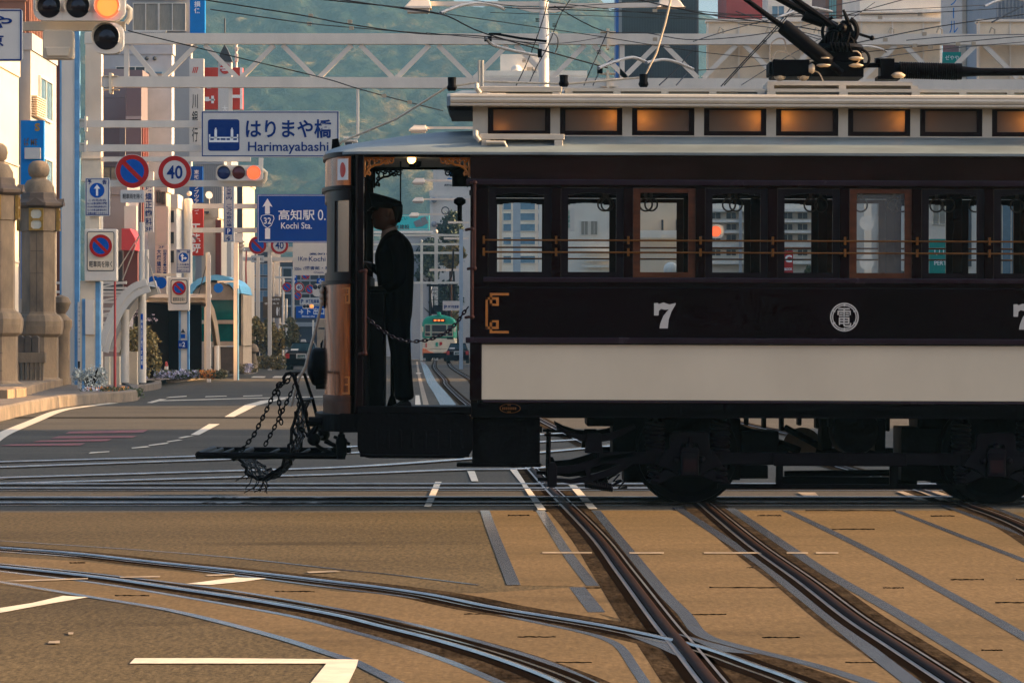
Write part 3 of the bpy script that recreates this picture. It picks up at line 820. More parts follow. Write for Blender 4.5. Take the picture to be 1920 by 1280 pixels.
def gl(px0, px1, py0, py1): sidebox(b, px0, px1, py0, py1, YN - .003, YN + .001)
for f_ in (lambda x: x, mir):
    for x0, x1, y0, y1 in ((917, 953, 551, 555.5), (909, 913.5, 559, 618), (909, 934, 559, 563.5), (917, 921.5, 555.5, 575), (929, 934, 563.5, 571), (917, 934, 571, 575), (909, 934, 614, 618.5), (917, 921.5, 602, 622), (929, 934, 606, 614), (917, 934, 602, 606), (917, 953, 622, 626.5)):
        a, c2 = sorted((f_(x0), f_(x1))); gl(a, c2, y0, y1)
b.build("gold_line", m_["gold_paint"], tram)
b = MB(); c = Vector((U(956), YN + .016, V(767)))
for i in range(40):
    t0, t1 = 2 * math.pi * i / 40, 2 * math.pi * (i + 1) / 40
    b.face([(c.x + r_ * s_ * math.cos(t), c.y, c.z + r_ * .45 * s_ * math.sin(t)) for r_, t in ((18.2, t0), (19.8, t0), (19.8, t1), (18.2, t1))])
for q, hw in ((761, 5), (766, 15), (768.5, 15), (773.5, 5)):
    k = int(hw * 2 / 3.4)
    for i in range(k): b.face([(U(956 - hw + i * 3.4 + dx), c.y, V(q + dy)) for dx, dy in ((0, 1.1), (2.4, 1.1), (2.4, -1.1), (0, -1.1))])
b.build("maker_plate", m_["brass"], tram)
# --- lifeguard at the front
Y0, Y1 = YN + .3, YF - .3
b = MB()
for Y, r_ in ((Y0, .028), (Y1, .026)):
    z = wz(857, Y0)
    b.tube([(wx(367, Y0), Y, z), (wx(642, Y0), Y, z)], r_, 10)
for p, r_ in ((372, .03), (388, .018), (410, .014), (446, .026), (500, .014), (560, .014), (600, .018)): b.tube([(wx(p, Y0), Y0, wz(856, Y0)), (wx(p, Y0), Y1, wz(856, Y0))], r_, 8)
b.prism([(wx(430, Y0), wz(862, Y0)), (wx(447, Y0), wz(862, Y0)), (wx(438, Y0), wz(868, Y0))], Y0, Y0 + .02)
b.build("lifeguard_bar", m_["black_iron"], tram, smooth=True)
b = MB()
for Y in (Y0, Y1):
    pt = lambda x, q: Vector((wx(x, Y0), Y, wz(q, Y0)))
    b.tube([pt(533, 722), pt(531, 711), pt(536, 704), pt(543, 702), pt(550, 708), pt(560, 740), pt(566, 757), pt(578, 806), pt(586, 830)], .014)
    b.tube([pt(586, 830), pt(600, 842), pt(620, 852), pt(632, 857)], .016)
    b.tube([pt(580, 822), pt(595, 800), pt(640, 795)], .03); b.tube([pt(608, 830), pt(640, 845)], .014); b.sphere(pt(588, 826), .055, 12, 8)
    b.tube([pt(578, 793), pt(615, 793)], .04)
for x, q in ((543, 702), (565, 755), (586, 830)): b.tube([(wx(x, Y0), Y0, wz(q, Y0)), (wx(x, Y0), Y1, wz(q, Y0))], .012)
b.lathe([(.015, -.06), (.02, 0), (.03, .01), (.03, .03), (.046, .05), (.048, .08), (.044, .1), (.044, .17), (.034, .19), (.034, .21)], Vector((wx(640, Y0), Y0 - .02, wz(815, Y0))), axis=(0, 0, -1), n=14)
b.build("lifeguard_frame", m_["black_iron"], tram, smooth=True)
b = MB()
q0 = lambda x, q, Y=Y0: Vector((wx(x, Y0), Y, wz(q, Y0)))
b = MB(); chain(b, [q0(533, 716), q0(520, 725), q0(500, 770), q0(475, 820), q0(452, 848)], .052, .006, .014); b.build("lifeguard_chain", m_["black_iron"], tram, smooth=True)
b = MB(); chain(b, [q0(536, 718, Y1), q0(516, 760, Y1), q0(492, 810, Y1), q0(472, 848, Y1)], .052, .006, .014); b.build("lifeguard_chain", m_["black_iron"], tram, smooth=True)
b = MB(); chain(b, [q0(520, 726), q0(523, 760), q0(527, 798)], .052, .006, .014); b.build("lifeguard_chain", m_["black_iron"], tram, smooth=True)
b = MB(); chain(b, [q0(534, 720, Y1), q0(537, 748, Y1), q0(539, 772, Y1)], .052, .006, .014); b.build("lifeguard_chain", m_["black_iron"], tram, smooth=True)
b = MB(); chain(b, [q0(547, 706), q0(535, 722), q0(519, 728)], .052, .006, .014); b.build("lifeguard_chain", m_["black_iron"], tram, smooth=True)
b = MB(); chain(b, [q0(556, 800), q0(570, 812), q0(582, 822)], .05, .008, .014); b.build("lifeguard_chain", m_["black_iron"], tram, smooth=True)
b = MB()                                                          # the hanging net
spine = [q0(448, 860), q0(456, 876), q0(470, 893), q0(490, 901), q0(510, 895), q0(527, 878), q0(539, 855), q0(548, 828), q0(551, 800), q0(553, 775), q0(562, 756)]
def atsp(t):
    t = min(max(t, 0), .9999) * (len(spine) - 1); i = int(t); return spine[i].lerp(spine[i + 1], t - i)
nu, nv = 26, 9; jig = {}
for i in range(nu + 1):
    for j in range(nv + 1):
        p = atsp(i / nu).copy(); f_ = j / nv; p.y = Y0 + (Y1 - Y0) * f_
        p += Vector((random.uniform(-.02, .02), 0, random.uniform(-.02, .02) - .03 * math.sin(math.pi * f_) * (1 if i < 24 else 0))); jig[i, j] = p
for i in range(nu):
    for j in range(nv):
        b.tube([jig[i, j], jig[i + 1, j + 1]], .005, 4); b.tube([jig[i + 1, j], jig[i, j + 1]], .005, 4)
for j in (0, nv): b.tube([jig[i, j] for i in range(nu + 1)], .014, 6)
for k in range(10):
    p = jig[random.randint(3, 10), random.randint(0, 3)]; b.tube([p, p + Vector((random.uniform(-.05, .05), 0, -.06)), p + Vector((random.uniform(-.12, .08), 0, -.11))], .004, 4)
b.build("lifeguard_net", m_["black_iron"], tram)
# --- truck
def tb(mb, px0, px1, py0, py1, Y, dep): return mb.pbox(px0, px1, py0, py1, Y, dep)
YT = YN + .28
b = MB(); tb(b, 885, 1012, 784, 876, YN + .1, .7); tb(b, 856, 1014, 870, 877, YN + .08, .3); tb(b, 1012, 1016, 800, 812, YN + .2, .1); b.build("resistor_box", m_["tram_under"], tram, bevel=.006)
for side, Yt in ((0, YT), (1, 2 * YM - YT - .08)):
    b = MB()
    b.box(wx(1120, YT), wx(2040, YT), Yt, Yt + .07, wz(871, YT), wz(848, YT))
    b.box(wx(1450, YT), wx(1700, YT), Yt - .02, Yt, wz(873, YT), wz(848.5, YT))
    for c in (1292, 1866):
        b.prism([(wx(c + x, YT), wz(q, YT)) for x, q in ((-46, 846), (-38, 840), (-36, 814), (-30, 809), (30, 809), (36, 814), (38, 840), (46, 846), (62, 872), (36, 880), (20, 893), (16, 838), (14, 832), (-14, 832), (-16, 838), (-20, 893), (-36, 880), (-62, 872))], Yt - .04, Yt + .07)
        b.prism([(wx(c + x, YT), wz(q, YT)) for x, q in ((-78, 906), (-60, 908), (-25, 894), (25, 894), (60, 908), (78, 906), (70, 896), (45, 880), (20, 890), (-20, 890), (-45, 880), (-70, 896))], Yt - .03, Yt + .05)
    b.build("truck_frame", m_["tram_under_grey"], tram, bevel=.008)
    for c in (1292, 1866):
        b = MB()
        b.box(wx(c - 17, YT), wx(c + 17, YT), Yt - .1, Yt + .05, wz(892, YT), wz(846, YT)); b.prism([(wx(c + x, YT), wz(q, YT)) for x, q in ((-19, 848), (-15, 838), (15, 838), (19, 848))], Yt - .09, Yt + .05)
        ab = b.build("axlebox", m_["tram_under_grey"], tram, bevel=.01)
        b = MB(); b.box(wx(c - 12, YT), wx(c + 12, YT), Yt - .108, Yt - .1, wz(884, YT), wz(860, YT)); b.build("axlebox_cover", m_["axlebox_red"], ab)
        b = MB(); b.lathe([(.03, 0), (.03, .03), (.012, .05), (.012, .09)], (wx(c, YT), Yt - .04, wz(840, YT)), n=8)
        for x in (-24, 24): b.sphere((wx(c + x, YT), Yt - .06, wz(862, YT)), .03, 8, 6)
        b.build("axlebox_bolt", m_["tram_under_grey"], ab)
        for x in (-64, 58):
            b = MB()
            for q0_, q1_, n_, r_ in ((788, 846, 7, .068), (872, 904, 4, .05)):
                pts = []
                for i in range(n_ * 14 + 1):
                    a = 2 * math.pi * i / 14; t = i / (n_ * 14)
                    pts.append((wx(c + x, YT) + r_ * math.cos(a), Yt + .02 + r_ * math.sin(a), wz(q0_ + (q1_ - q0_) * t, YT)))
                b.tube(pts, .018 if r_ > .06 else .014, 6)
            b.box(wx(c + x - 17, YT), wx(c + x + 17, YT), Yt - .06, Yt + .1, wz(850, YT), wz(846, YT)); b.cyl((wx(c + x, YT), Yt + .02, wz(905, YT)), (wx(c + x, YT), Yt + .02, wz(785, YT)), .022, 8)
            b.build("coil_spring", m_["tram_under_grey"], tram, smooth=True)
    for f_ in (lambda x: x, lambda x: 3158 - x):
        b = MB(); pt = lambda x, q: (wx(f_(x), YT), wz(q, YT))
        top = [(1042, 797), (1060, 806), (1085, 814), (1115, 817), (1145, 812), (1170, 803), (1190, 795)]; bot = [(1194, 802), (1170, 815), (1145, 826), (1115, 831), (1085, 826), (1060, 815), (1044, 806)]
        b.prism([pt(x, q) for x, q in top + bot], Yt - .03, Yt + .06)
        b.prism([pt(x, q) for x, q in ((1102, 813), (1126, 813), (1130, 850), (1096, 850), (1098, 832))], Yt - .05, Yt + .08)
        up = [(1042, 874), (1070, 872), (1100, 863), (1130, 850), (1160, 846), (1195, 846)]; lo_ = [(1195, 862), (1180, 872), (1160, 884), (1130, 896), (1100, 904), (1070, 906), (1042, 902)]
        b.prism([pt(x, q) for x, q in ((1042, 876), (1075, 873), (1100, 866), (1130, 856), (1190, 846), (1192, 858), (1160, 862), (1130, 870), (1100, 881), (1070, 888), (1042, 890))], Yt, Yt + .06)
        b.prism([pt(x, q) for x, q in ((1042, 897), (1070, 899), (1100, 893), (1130, 884), (1160, 872), (1192, 860), (1186, 872), (1160, 888), (1130, 898), (1100, 905), (1070, 908), (1042, 904))], Yt, Yt + .06)
        b.prism([pt(x, q) for x, q in ((1097, 880), (1106, 876), (1108, 895), (1100, 897))], Yt, Yt + .06)
        b.prism([pt(x, q) for x, q in ((1026, 872), (1032, 868), (1040, 868), (1044, 876), (1044, 912), (1040, 915), (1026, 914))], Yt - .04, Yt + .08)
        b.box(*sorted((wx(f_(1008), YT), wx(f_(1026), YT))), Yt, Yt + .05, wz(903, YT), wz(896, YT))
        b.tube([(pt(1030, 812)[0], Yt, pt(1030, 812)[1]), (pt(1029, 875)[0], Yt, pt(1029, 875)[1])], .013); b.tube([(pt(1020, 816)[0], Yt, pt(1020, 816)[1]), (pt(1090, 820)[0], Yt, pt(1090, 820)[1])], .012)
        b.build("leaf_spring", m_["tram_under_grey"], tram, bevel=.004)
        b = MB(); pts = []
        for i in range(113):
            a = 2 * math.pi * i / 8; t = i / 112
            x, z = pt(1096 + 52 * t, 907 + 8 * t); pts.append((x, Yt + .03 + .03 * math.cos(a), z + .03 * math.sin(a)))
        b.tube(pts, .008, 5)
        b.tube([(pt(x, q)[0], Yt + .03, pt(x, q)[1]) for x, q in ((1148, 912), (1158, 905), (1172, 902), (1160, 916), (1176, 914))], .012)
        b.build("brake_spring", m_["tram_under_grey"], tram, smooth=True)
for c in (1292, 1866):
    xc = wx(c, YT)
    b = MB()
    b.cyl((xc, YN + .3, .415), (xc, YF - .3, .415), .06, 14)
    ax = b.build("axle", m_["tram_under_grey"], tram, smooth=True)
    for Yw, s in ((YM - .5335, 1), (YM + .5335, -1)):
        b = MB(); b.lathe([(.1, -.06), (.12, -.05), (.33, -.02), (.36, -.05), (.408, -.05), (.415, .03), (.44, .035), (.44, .06), (.34, .06), (.3, .02), (.12, .05), (.1, .06)], (xc, Yw, .42), axis=(0, s, 0), n=48)
        b.build("wheel", m_["tram_under"], tram, smooth=True)
b = MB()
tb(b, 1345, 2000 - 190, 907, 916, YT + .1, .04); tb(b, 1455, 1468, 872, 908, YT + .1, .04); tb(b, 1668, 1684, 872, 908, YT + .1, .04)
b.build("brake_beam", m_["tram_under"], tram)
b = MB()
tb(b, 1148, 1250, 784, 862, YM - .35, .8); tb(b, 1330, 1388, 784, 900, YM - .35, .7); tb(b, 1388, 1460, 808, 848, YM - .2, .7); tb(b, 1370, 1440, 872, 897, YM - .2, .5)
tb(b, 1540, 1560, 784, 845, YM - .2, .4); tb(b, 1640, 1660, 784, 845, YM - .3, .5); tb(b, 1690, 1800, 800, 900, YM - .35, .7); tb(b, 1720, 2000, 784, 848, YM - .3, .7); tb(b, 1455, 1720, 893, 907, YM - .1, .1)
tb(b, 1170, 1300, 800, 905, YM - .35, .7); tb(b, 1100, 1150, 784, 800, YM - .5, 1.0); tb(b, 1320, 1372, 800, 904, YM - .3, .6); tb(b, 1745, 1900, 800, 904, YM - .3, .6)
b.tube([rt(1380, 800, YM), rt(1500, 845, YM)], .035); b.tube([rt(1470, 888, YM + .3), rt(1720, 884, YM + .3)], .03); b.tube([rt(1470, 800, YM + .3), rt(1540, 838, YM + .3)], .03)
for k in range(9): b.box(wx(1395 + 33 * k, YM), wx(1402 + 33 * k, YM), YM - .1, YM + .1, wz(797 + (k % 3) * 5, YM), wz(780, YM))
b.build("motor", m_["tram_under"], tram, bevel=.01)
b = MB(); b.lathe([(.1, -.3), (.19, -.28), (.2, -.2), (.2, .2), (.19, .28), (.1, .3)], rt(1598, 806, YM - .25), axis=(0, 1, 0), n=24); tb(b, 1553, 1643, 784, 800, YM - .4, .4); b.build("air_tank", m_["tram_under"], tram, smooth=True)
b = MB(); c = rt(1504, 838, YM + .5)
b.annulus((c.x, c.y - .01, c.z), .10, .17, 20, 0, 180); b.disc(c, .12, .05); b.lathe([(.05, 0), (.05, .03), (.02, .04)], (c.x - .0, c.y - .0, c.z + .05), axis=(0, -1, 0), n=16)
for a in (30, 75, 120, 160): b.bar((c.x, c.y - .015, c.z), (c.x + .17 * math.cos(R(a)), c.y - .015, c.z + .17 * math.sin(R(a))), .05, .02)
b.build("brake_gear", m_["pale_metal"], tram)
tram.rotation_euler = (0, R(.2), 0); tram.location.z += .012

# ================================================================== the driver
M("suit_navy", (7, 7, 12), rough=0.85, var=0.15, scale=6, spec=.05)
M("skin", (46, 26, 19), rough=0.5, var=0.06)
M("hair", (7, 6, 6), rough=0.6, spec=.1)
M("shirt", (112, 112, 116), rough=0.7, var=0.03)
M("shoe", (6, 5, 6), rough=0.3, spec=.15)
YD = YM - .02
def dp(px, py, dy=0.0): return Vector((wx(px, YD), YD + dy, wz(py, YD)))
def skin_body():
    vs, es, rs = [], [], []
    def chain_(pts, start=None):
        prev = start
        for (px, py, dy, r_) in pts:
            vs.append(dp(px, py, dy)); rs.append(r_ if isinstance(r_, tuple) else (r_, r_)); i = len(vs) - 1
            if prev is not None: es.append((prev, i))
            prev = i
        return prev
    pel = chain_([(741, 583, 0, (.145, .165))])
    neck0 = chain_([(742, 556, 0, (.14, .16)), (742, 528, 0, (.142, .165)), (740, 498, 0, (.15, .18)), (739, 470, 0, (.145, .185)), (736, 450, 0, (.105, .155))], pel)
    chain_([(731, 436, 0, .062), (726, 422, 0, .06), (724, 405, 0, .075)], neck0)
    sh = len(vs) - 4
    # near (left) arm reaches forward to the controller handle, far arm rests on the brake handle
    for dy, pts in ((-1, [(742, 453, -.15, .07), (748, 466, -.21, .07), (752, 500, -.235, .062), (751, 528, -.235, .055), (738, 538, -.21, .047), (722, 541, -.14, .04), (715, 542.5, -.1, .03)]),
                    (1, [(742, 453, .15, .07), (745, 466, .21, .07), (742, 500, .23, .06), (735, 525, .22, .052), (718, 515, .2, .045), (700, 501, .16, .038), (693, 496, .13, .028)])):
        e = chain_(pts, neck0)
        base = vs[e]
        dirv = (vs[e] - vs[e - 1]).normalized()
        for k in range(5):                                       # five fingers, the last one the thumb
            if k < 4:
                o = Vector((0, -.03 + .02 * k, 0)); L = (.036, .042, .04, .03)[k]
                p1 = base + dirv * .045 + o; p2 = p1 + dirv * L * .7 + Vector((0, 0, -.012)); p3 = p2 + dirv * L * .3 + Vector((-.004, 0, -.024))
            else:
                o = Vector((0, .035 * -dy, .0)); p1 = base + dirv * .015 + o; p2 = p1 + dirv * .03 + Vector((0, .008 * -dy, -.006)); p3 = p2 + dirv * .02 + Vector((0, 0, -.014))
            pr = e
            for p in (p1, p2, p3):
                vs.append(p); rs.append((.0105, .0105)); es.append((pr, len(vs) - 1)); pr = len(vs) - 1
    for pts in ([(746, 600, -.09, .115), (750, 640, -.1, .1), (754, 678, -.1, .088), (756, 700, -.1, .084), (759, 738, -.1, .086), (760, 752, -.1, .088)],
                [(744, 600, .09, .115), (748, 640, .1, .1), (752, 678, .1, .086), (754, 700, .1, .084), (756, 738, .1, .085), (757, 752, .1, .087)]):
        chain_(pts, pel)
    return vs, es, rs
vs, es, rs = skin_body()
me = bpy.data.meshes.new("body"); me.from_pydata([tuple(v) for v in vs], es, [])
ob = bpy.data.objects.new("body", me); COL.objects.link(ob)
bm_ = bmesh.new(); bm_.from_mesh(me); lay = bm_.verts.layers.skin.verify()
for i, v in enumerate(bm_.verts):
    v[lay].radius = rs[i]; v[lay].use_root = (i == 0)
bm_.to_mesh(me); bm_.free()
ob.modifiers.new("skin", 'SKIN').use_smooth_shade = True
s_ = ob.modifiers.new("sub", 'SUBSURF'); s_.levels = 2; s_.render_levels = 2
dg = bpy.context.evaluated_depsgraph_get(); body_me = bpy.data.meshes.new_from_object(ob.evaluated_get(dg))
bpy.data.objects.remove(ob)
def head_rings():
    # profile rows: (row, face edge column, nape column, half width in m, superellipse-ish)
    rows = [(374, 714, 736, .035), (376, 706, 744, .058), (380, 701, 749, .068), (385, 698.5, 751, .074), (390, 698.5, 752, .076), (394, 699.5, 752.5, .077),
            (398, 699.5, 752.5, .077), (401, 698, 752, .076), (404, 697, 751.5, .075), (407, 695.6, 752, .073), (409.5, 695.5, 751, .072), (411.5, 698.5, 750, .071),
            (413.5, 699, 749, .07), (415.3, 697.8, 748, .069), (417, 698.8, 747, .067), (418.5, 698.2, 746, .066), (420.5, 700, 744, .064), (423, 699.6, 742, .06), (426, 700.5, 740, .054), (429, 704, 738, .047), (431, 711, 736, .04)]
    out = []
    for (q, f_, n_, hw) in rows:
        ring = []; cx = (f_ + n_) / 2; rx = (n_ - f_) / 2
        nose = 403 < q < 411
        for k in range(32):
            a = 2 * math.pi * k / 32; c, s = math.cos(a), math.sin(a)
            x = cx - rx * (abs(c) ** .85) * (1 if c > 0 else -1); y = hw * (abs(s) ** .9) * (1 if s > 0 else -1)
            if nose and c > .9: pass
            elif c > .55 and nose: x = max(x, f_ + 3.2 + 3 * abs(y) / .07)
            ring.append(dp(x, q, y))
        out.append(ring)
    return out
hb = MB()
loft(hb, head_rings())
for s in (-1, 1):
    hb.sphere(dp(728, 401, s * .078), .026, 12, 8, (.65, .35, 1.15))                                            # ear
    hb.sphere(dp(703, 399.5, s * .032), .014, 10, 6, (.7, 1.2, .7))                                              # eyeball under the lid
tmp = hb.build("head", m_["skin"])
base = bpy.data.objects.new("body", body_me); COL.objects.link(base)
bmj = bmesh.new(); bmj.from_mesh(body_me); bmj.from_mesh(tmp.data); joined = bpy.data.meshes.new("body"); bmj.to_mesh(joined); bmj.free()
bpy.data.objects.remove(tmp); bpy.data.objects.remove(base)
jo = bpy.data.objects.new("body", joined); COL.objects.link(jo)
rm = jo.modifiers.new("rm", 'REMESH'); rm.mode = 'VOXEL'; rm.voxel_size = .0075
sm = jo.modifiers.new("sm", 'SMOOTH'); sm.factor = .5; sm.iterations = 2
dg = bpy.context.evaluated_depsgraph_get(); fin = bpy.data.meshes.new_from_object(jo.evaluated_get(dg)); bpy.data.objects.remove(jo)
person = thing("person", "tram driver in a dark uniform and peaked cap standing at the controls", "person", dp(757, 766))
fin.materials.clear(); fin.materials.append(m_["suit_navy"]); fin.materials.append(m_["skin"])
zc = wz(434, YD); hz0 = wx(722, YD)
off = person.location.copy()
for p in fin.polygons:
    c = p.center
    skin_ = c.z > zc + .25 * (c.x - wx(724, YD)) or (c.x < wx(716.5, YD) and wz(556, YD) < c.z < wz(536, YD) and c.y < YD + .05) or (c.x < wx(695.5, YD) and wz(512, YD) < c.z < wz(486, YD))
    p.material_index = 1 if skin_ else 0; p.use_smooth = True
for v in fin.vertices: v.co -= off
bo = bpy.data.objects.new("body", fin); COL.objects.link(bo); bo.parent = person
def tube_p(mb, pts, r_, n=14): return mb.tube([dp(*p) for p in pts], r_, n)
# cap
b = MB()
def cap_ring(q, f_, n_, hw, tilt=0): 
    ring = []
    for k in range(32):
        a = 2 * math.pi * k / 32; cx = (f_ + n_) / 2; rx = (n_ - f_) / 2
        t = math.cos(a); ring.append(dp(cx - rx * t, q - tilt * t, hw * math.sin(a)))
    return ring
loft(b, [cap_ring(391, 697, 755, .083, 2.0), cap_ring(381, 695.5, 755, .084, 3.0), cap_ring(379.5, 694.5, 753.5, .092, 4.8), cap_ring(372, 691.8, 753.5, .118, 7.5), cap_ring(369.5, 692.5, 751, .115, 8.0), cap_ring(367.5, 699, 742, .08, 6.0)])
cap = b.build("cap", m_["suit_navy"], person, smooth=True)
b = MB(); rr = []
for k in range(9):
    a = R(-62 + 124 * k / 8); rr.append((dp(727 - 29.5 * math.cos(a), 389.5 - 1.5 * math.cos(a), .082 * math.sin(a)), dp(727 - 38.5 * math.cos(a), 393.5 + 2.2 * math.cos(a), .09 * math.sin(a))))
for (a, c), (d, e) in zip(rr, rr[1:]):
    b.face([a, c, e, d]); b.face([a + Vector((0, 0, .006)), d + Vector((0, 0, .006)), e + Vector((0, 0, .004)), c + Vector((0, 0, .004))])
b.build("peak", m_["shoe"], cap, smooth=True)
b = MB()
loft(b, [cap_ring(388, 725, 754.5, .081), cap_ring(396, 731, 755.5, .081), cap_ring(404, 735, 754.5, .077), cap_ring(412, 738, 752.5, .07), cap_ring(417, 740, 750, .058)])
b.build("hair", m_["hair"], person, smooth=True)
b = MB()
for s in (-1, 1): b.tube([dp(700.2, 396, s * .018), dp(701.5, 395, s * .034), dp(706, 395.8, s * .05)], .0045, 6)
b.build("eyebrow", m_["hair"], person, smooth=True)
b = MB()
for s in (-1, 1): b.sphere(dp(700.6, 399.6, s * .033), .0075, 8, 6, (.5, 1.3, .7))
b.build("eye", m_["hair"], person, smooth=True)
b = MB(); ring0, ring1 = [], []
for k in range(24):
    a = 2 * math.pi * k / 24; t = math.cos(a)
    ring0.append(dp(730 - 16 * t, 440 + 7.5 * t, .074 * math.sin(a))); ring1.append(dp(729.5 - 14 * t, 429 + 5 * t, .068 * math.sin(a)))
loft(b, [ring0, ring1], caps=False); b.prism([(dp(714, 0).x, wz(446, YD)), (dp(719, 0).x, wz(436, YD)), (dp(722, 0).x, wz(441, YD)), (dp(715, 0).x, wz(462, YD))], YD - .03, YD + .03)
b.build("shirt_collar", m_["shirt"], person, smooth=True)
b = MB()
ring = []
for q, f_, n_, hw in ((600, 716, 766, .18), (585, 716, 766, .185), (560, 716, 765, .18), (545, 716, 764, .178)):
    ring.append([dp((f_ + n_) / 2 - (n_ - f_) / 2 * math.cos(2 * math.pi * k / 28), q, hw * math.sin(2 * math.pi * k / 28)) for k in range(28)])
loft(b, ring, caps=False); b.build("jacket_hem", m_["suit_navy"], person, smooth=True)
for dy, x0 in ((-.1, 0), (.1, -5)):
    b = MB(); rr = []
    for px, q, h, hw in ((736, 764, 2, .03), (739, 762, 4, .045), (746, 760, 6, .05), (755, 756, 10, .048), (765, 754, 12, .042), (771, 757, 9, .034), (773, 762, 4, .02)):
        rr.append([dp(px + x0, q + h * .5 * math.sin(2 * math.pi * k / 16) if math.sin(2 * math.pi * k / 16) < 0 else 766, dy + hw * math.cos(2 * math.pi * k / 16)) for k in range(16)])
    loft(b, rr); b.build("shoe", m_["shoe"], person, smooth=True)

# ================================================================== ground, tracks and paint
b = MB(); b.face([(-700, 2, -.004), (700, 2, -.004), (700, 2600, -.004), (-700, 2600, -.004)])
tag(b.build("ground", m_["asphalt"]), kind="structure")
def gpoly(mb, pts, z): mb.face([G(x, y, z) for x, y in pts][::-1] if False else [G(x, y, z) for x, y in pts]); return mb
def fixn(mb):
    for i, f in enumerate(mb.f):
        a, c, d = (mb.v[f[k]] for k in range(3))
        n = Vector((0, 0, 0))
        for k in range(len(f)):
            p, q = mb.v[f[k]], mb.v[f[(k + 1) % len(f)]]
            n.z += (p.x - q.x) * (p.y + q.y)
        if n.z < 0: mb.f[i] = f[::-1]
    return mb
def ribbon(mb, path, o0, o1, z):
    "flat strip along a ground path, from o0 to o1 metres to its left"
    L, Rr = [], []
    for i, p in enumerate(path):
        d = (path[min(i + 1, len(path) - 1)] - path[max(i - 1, 0)]); d.z = 0; d.normalize(); nrm = Vector((-d.y, d.x, 0))
        L.append(Vector((p.x, p.y, z * .4)) + nrm * o0); Rr.append(Vector((p.x, p.y, z * .4)) + nrm * o1)
    for i in range(len(path) - 1): mb.face([Rr[i], Rr[i + 1], L[i + 1], L[i]])
    return mb
def gp(pts, n=6): return smooth_path([G(x, y) for x, y in pts], n)
def head(mb, path, hw, z):
    prof = [(-hw, z * .35), (-hw * .82, z * .75), (-hw * .4, z * .97), (0, z), (hw * .4, z * .97), (hw * .82, z * .75), (hw, z * .35)]; rings = []
    for i, p in enumerate(path):
        d = (path[min(i + 1, len(path) - 1)] - path[max(i - 1, 0)]); d.z = 0; d.normalize(); nrm = Vector((-d.y, d.x, 0))
        rings.append([Vector((p.x, p.y, h)) + nrm * o for o, h in prof])
    return loft(mb, rings, closed=False, caps=False)
def rail(path, name="rail", parent=None, guard=1, mat="steel"):
    "grooved street rail: polished head, dark groove, thin guard lip"
    b = MB(); b.cur = 0
    if mat == "worn":
        ribbon(b, path, .034, .056, .0135); b.cur = 2; head(b, path, .028, .018); b.cur = 0; ribbon(b, path, -.064, -.052, .0135); b.cur = 1; ribbon(b, path, -.085, .1, .009); fixn(b)
        return b.build(name, [m_["worn_steel"], m_["groove_dirt"], m_["rail_rust"]], parent, smooth=True)
    head(b, path, .018, .014); ribbon(b, path, guard * .066 if guard > 0 else guard * .084, guard * .084 if guard > 0 else guard * .066, .012)
    b.cur = 1; ribbon(b, path, -.085, .14, .009) if guard > 0 else ribbon(b, path, -.14, .085, .009)
    fixn(b); return b.build(name, [m_["rail_steel"], m_["groove_dirt"]], parent, smooth=True)
near_y = 29.2
b = MB(); b.face([(-30, 3, 0.0), (30, 3, 0.0), (30, near_y, 0.0), (-30, near_y, 0.0)]); tag(b.build("road_near", m_["near_asphalt"]), kind="structure")
# paved track bed of the north-south line: slabs with open joints
bed = [G(909, 957), G(923, 996), G(963, 1098), G(1071, 1100), G(1121, 1150), G(1190, 1182), G(1164, 1300)]
b = MB()
poly = [(905, 957), (923, 996), (961, 1097), (1075, 1099), (1118, 1149), (1160, 1160), (1240, 1300), (2060, 1300), (1920, 1000), (1860, 957)]
gpoly(b, poly, .004); fixn(b); tag(b.build("track_bed", m_["track_paving"]), kind="structure")
b = MB()
gpoly(b, [(-60, 1040), (150, 1052), (431, 1082), (640, 1110), (733, 1112), (898, 1112), (1075, 1101), (1118, 1149), (1190, 1182), (1250, 1300), (760, 1300), (672, 1246), (503, 1192), (323, 1147), (162, 1120), (-60, 1086)], .0052); fixn(b)
tag(b.build("curve_bed", m_["track_paving"]), kind="structure")
# the two rails of the line that runs up the street, with dark filler and edge strips
P1 = gp([(1360, 1310), (1330, 1276), (1276, 1208), (1240, 1165), (1170, 1072), (1114, 1000), (1030, 915), (999, 881)])
far1 = [Vector((-.42, 62, 0)), Vector((-.92, 80, 0)), Vector((-1.32, 93, 0)), Vector((-2.2, 124, 0)), Vector((-2.6, 143, 0)), Vector((-4.42, 213, 0)), Vector((-5.9, 287, 0)), Vector((-8.5, 420, 0))]
P1 = P1[:-1] + smooth_path([P1[-1]] + far1, 6)
P2 = gp([(1830, 1310), (1786, 1280), (1689, 1217), (1599, 1158), (1510, 1090), (1412, 1020), (1322, 946)])
far2 = [Vector((1.33, 39, 0))] + [p + Vector((1.0, 0, 0)) for p in far1]
P2 = P2[:-1] + smooth_path([P2[-1]] + far2, 6)
P3 = gp([(2100, 1110), (1920, 990), (1801, 944)]); P3 = P3[:-1] + smooth_path([P3[-1], Vector((3.55, 39, 0))] + [p + Vector((3.2, 0, 0)) for p in far1], 6)
P4 = [p + Vector((1.05, 0, 0)) for p in P3]
for nm, ps in (("tram_track", (P1, P2)), ("tram_track", (P3, P4))):
    t = thing(nm, None, None, kind="structure")
    for p in ps:
        b = MB(); ribbon(b, p, -.16, .19, .0065); fixn(b); b.build("filler", m_["dark_filler"], t); rail(p, "rail", t, 1, "worn")
t = thing("tram_track", None, None, kind="structure")
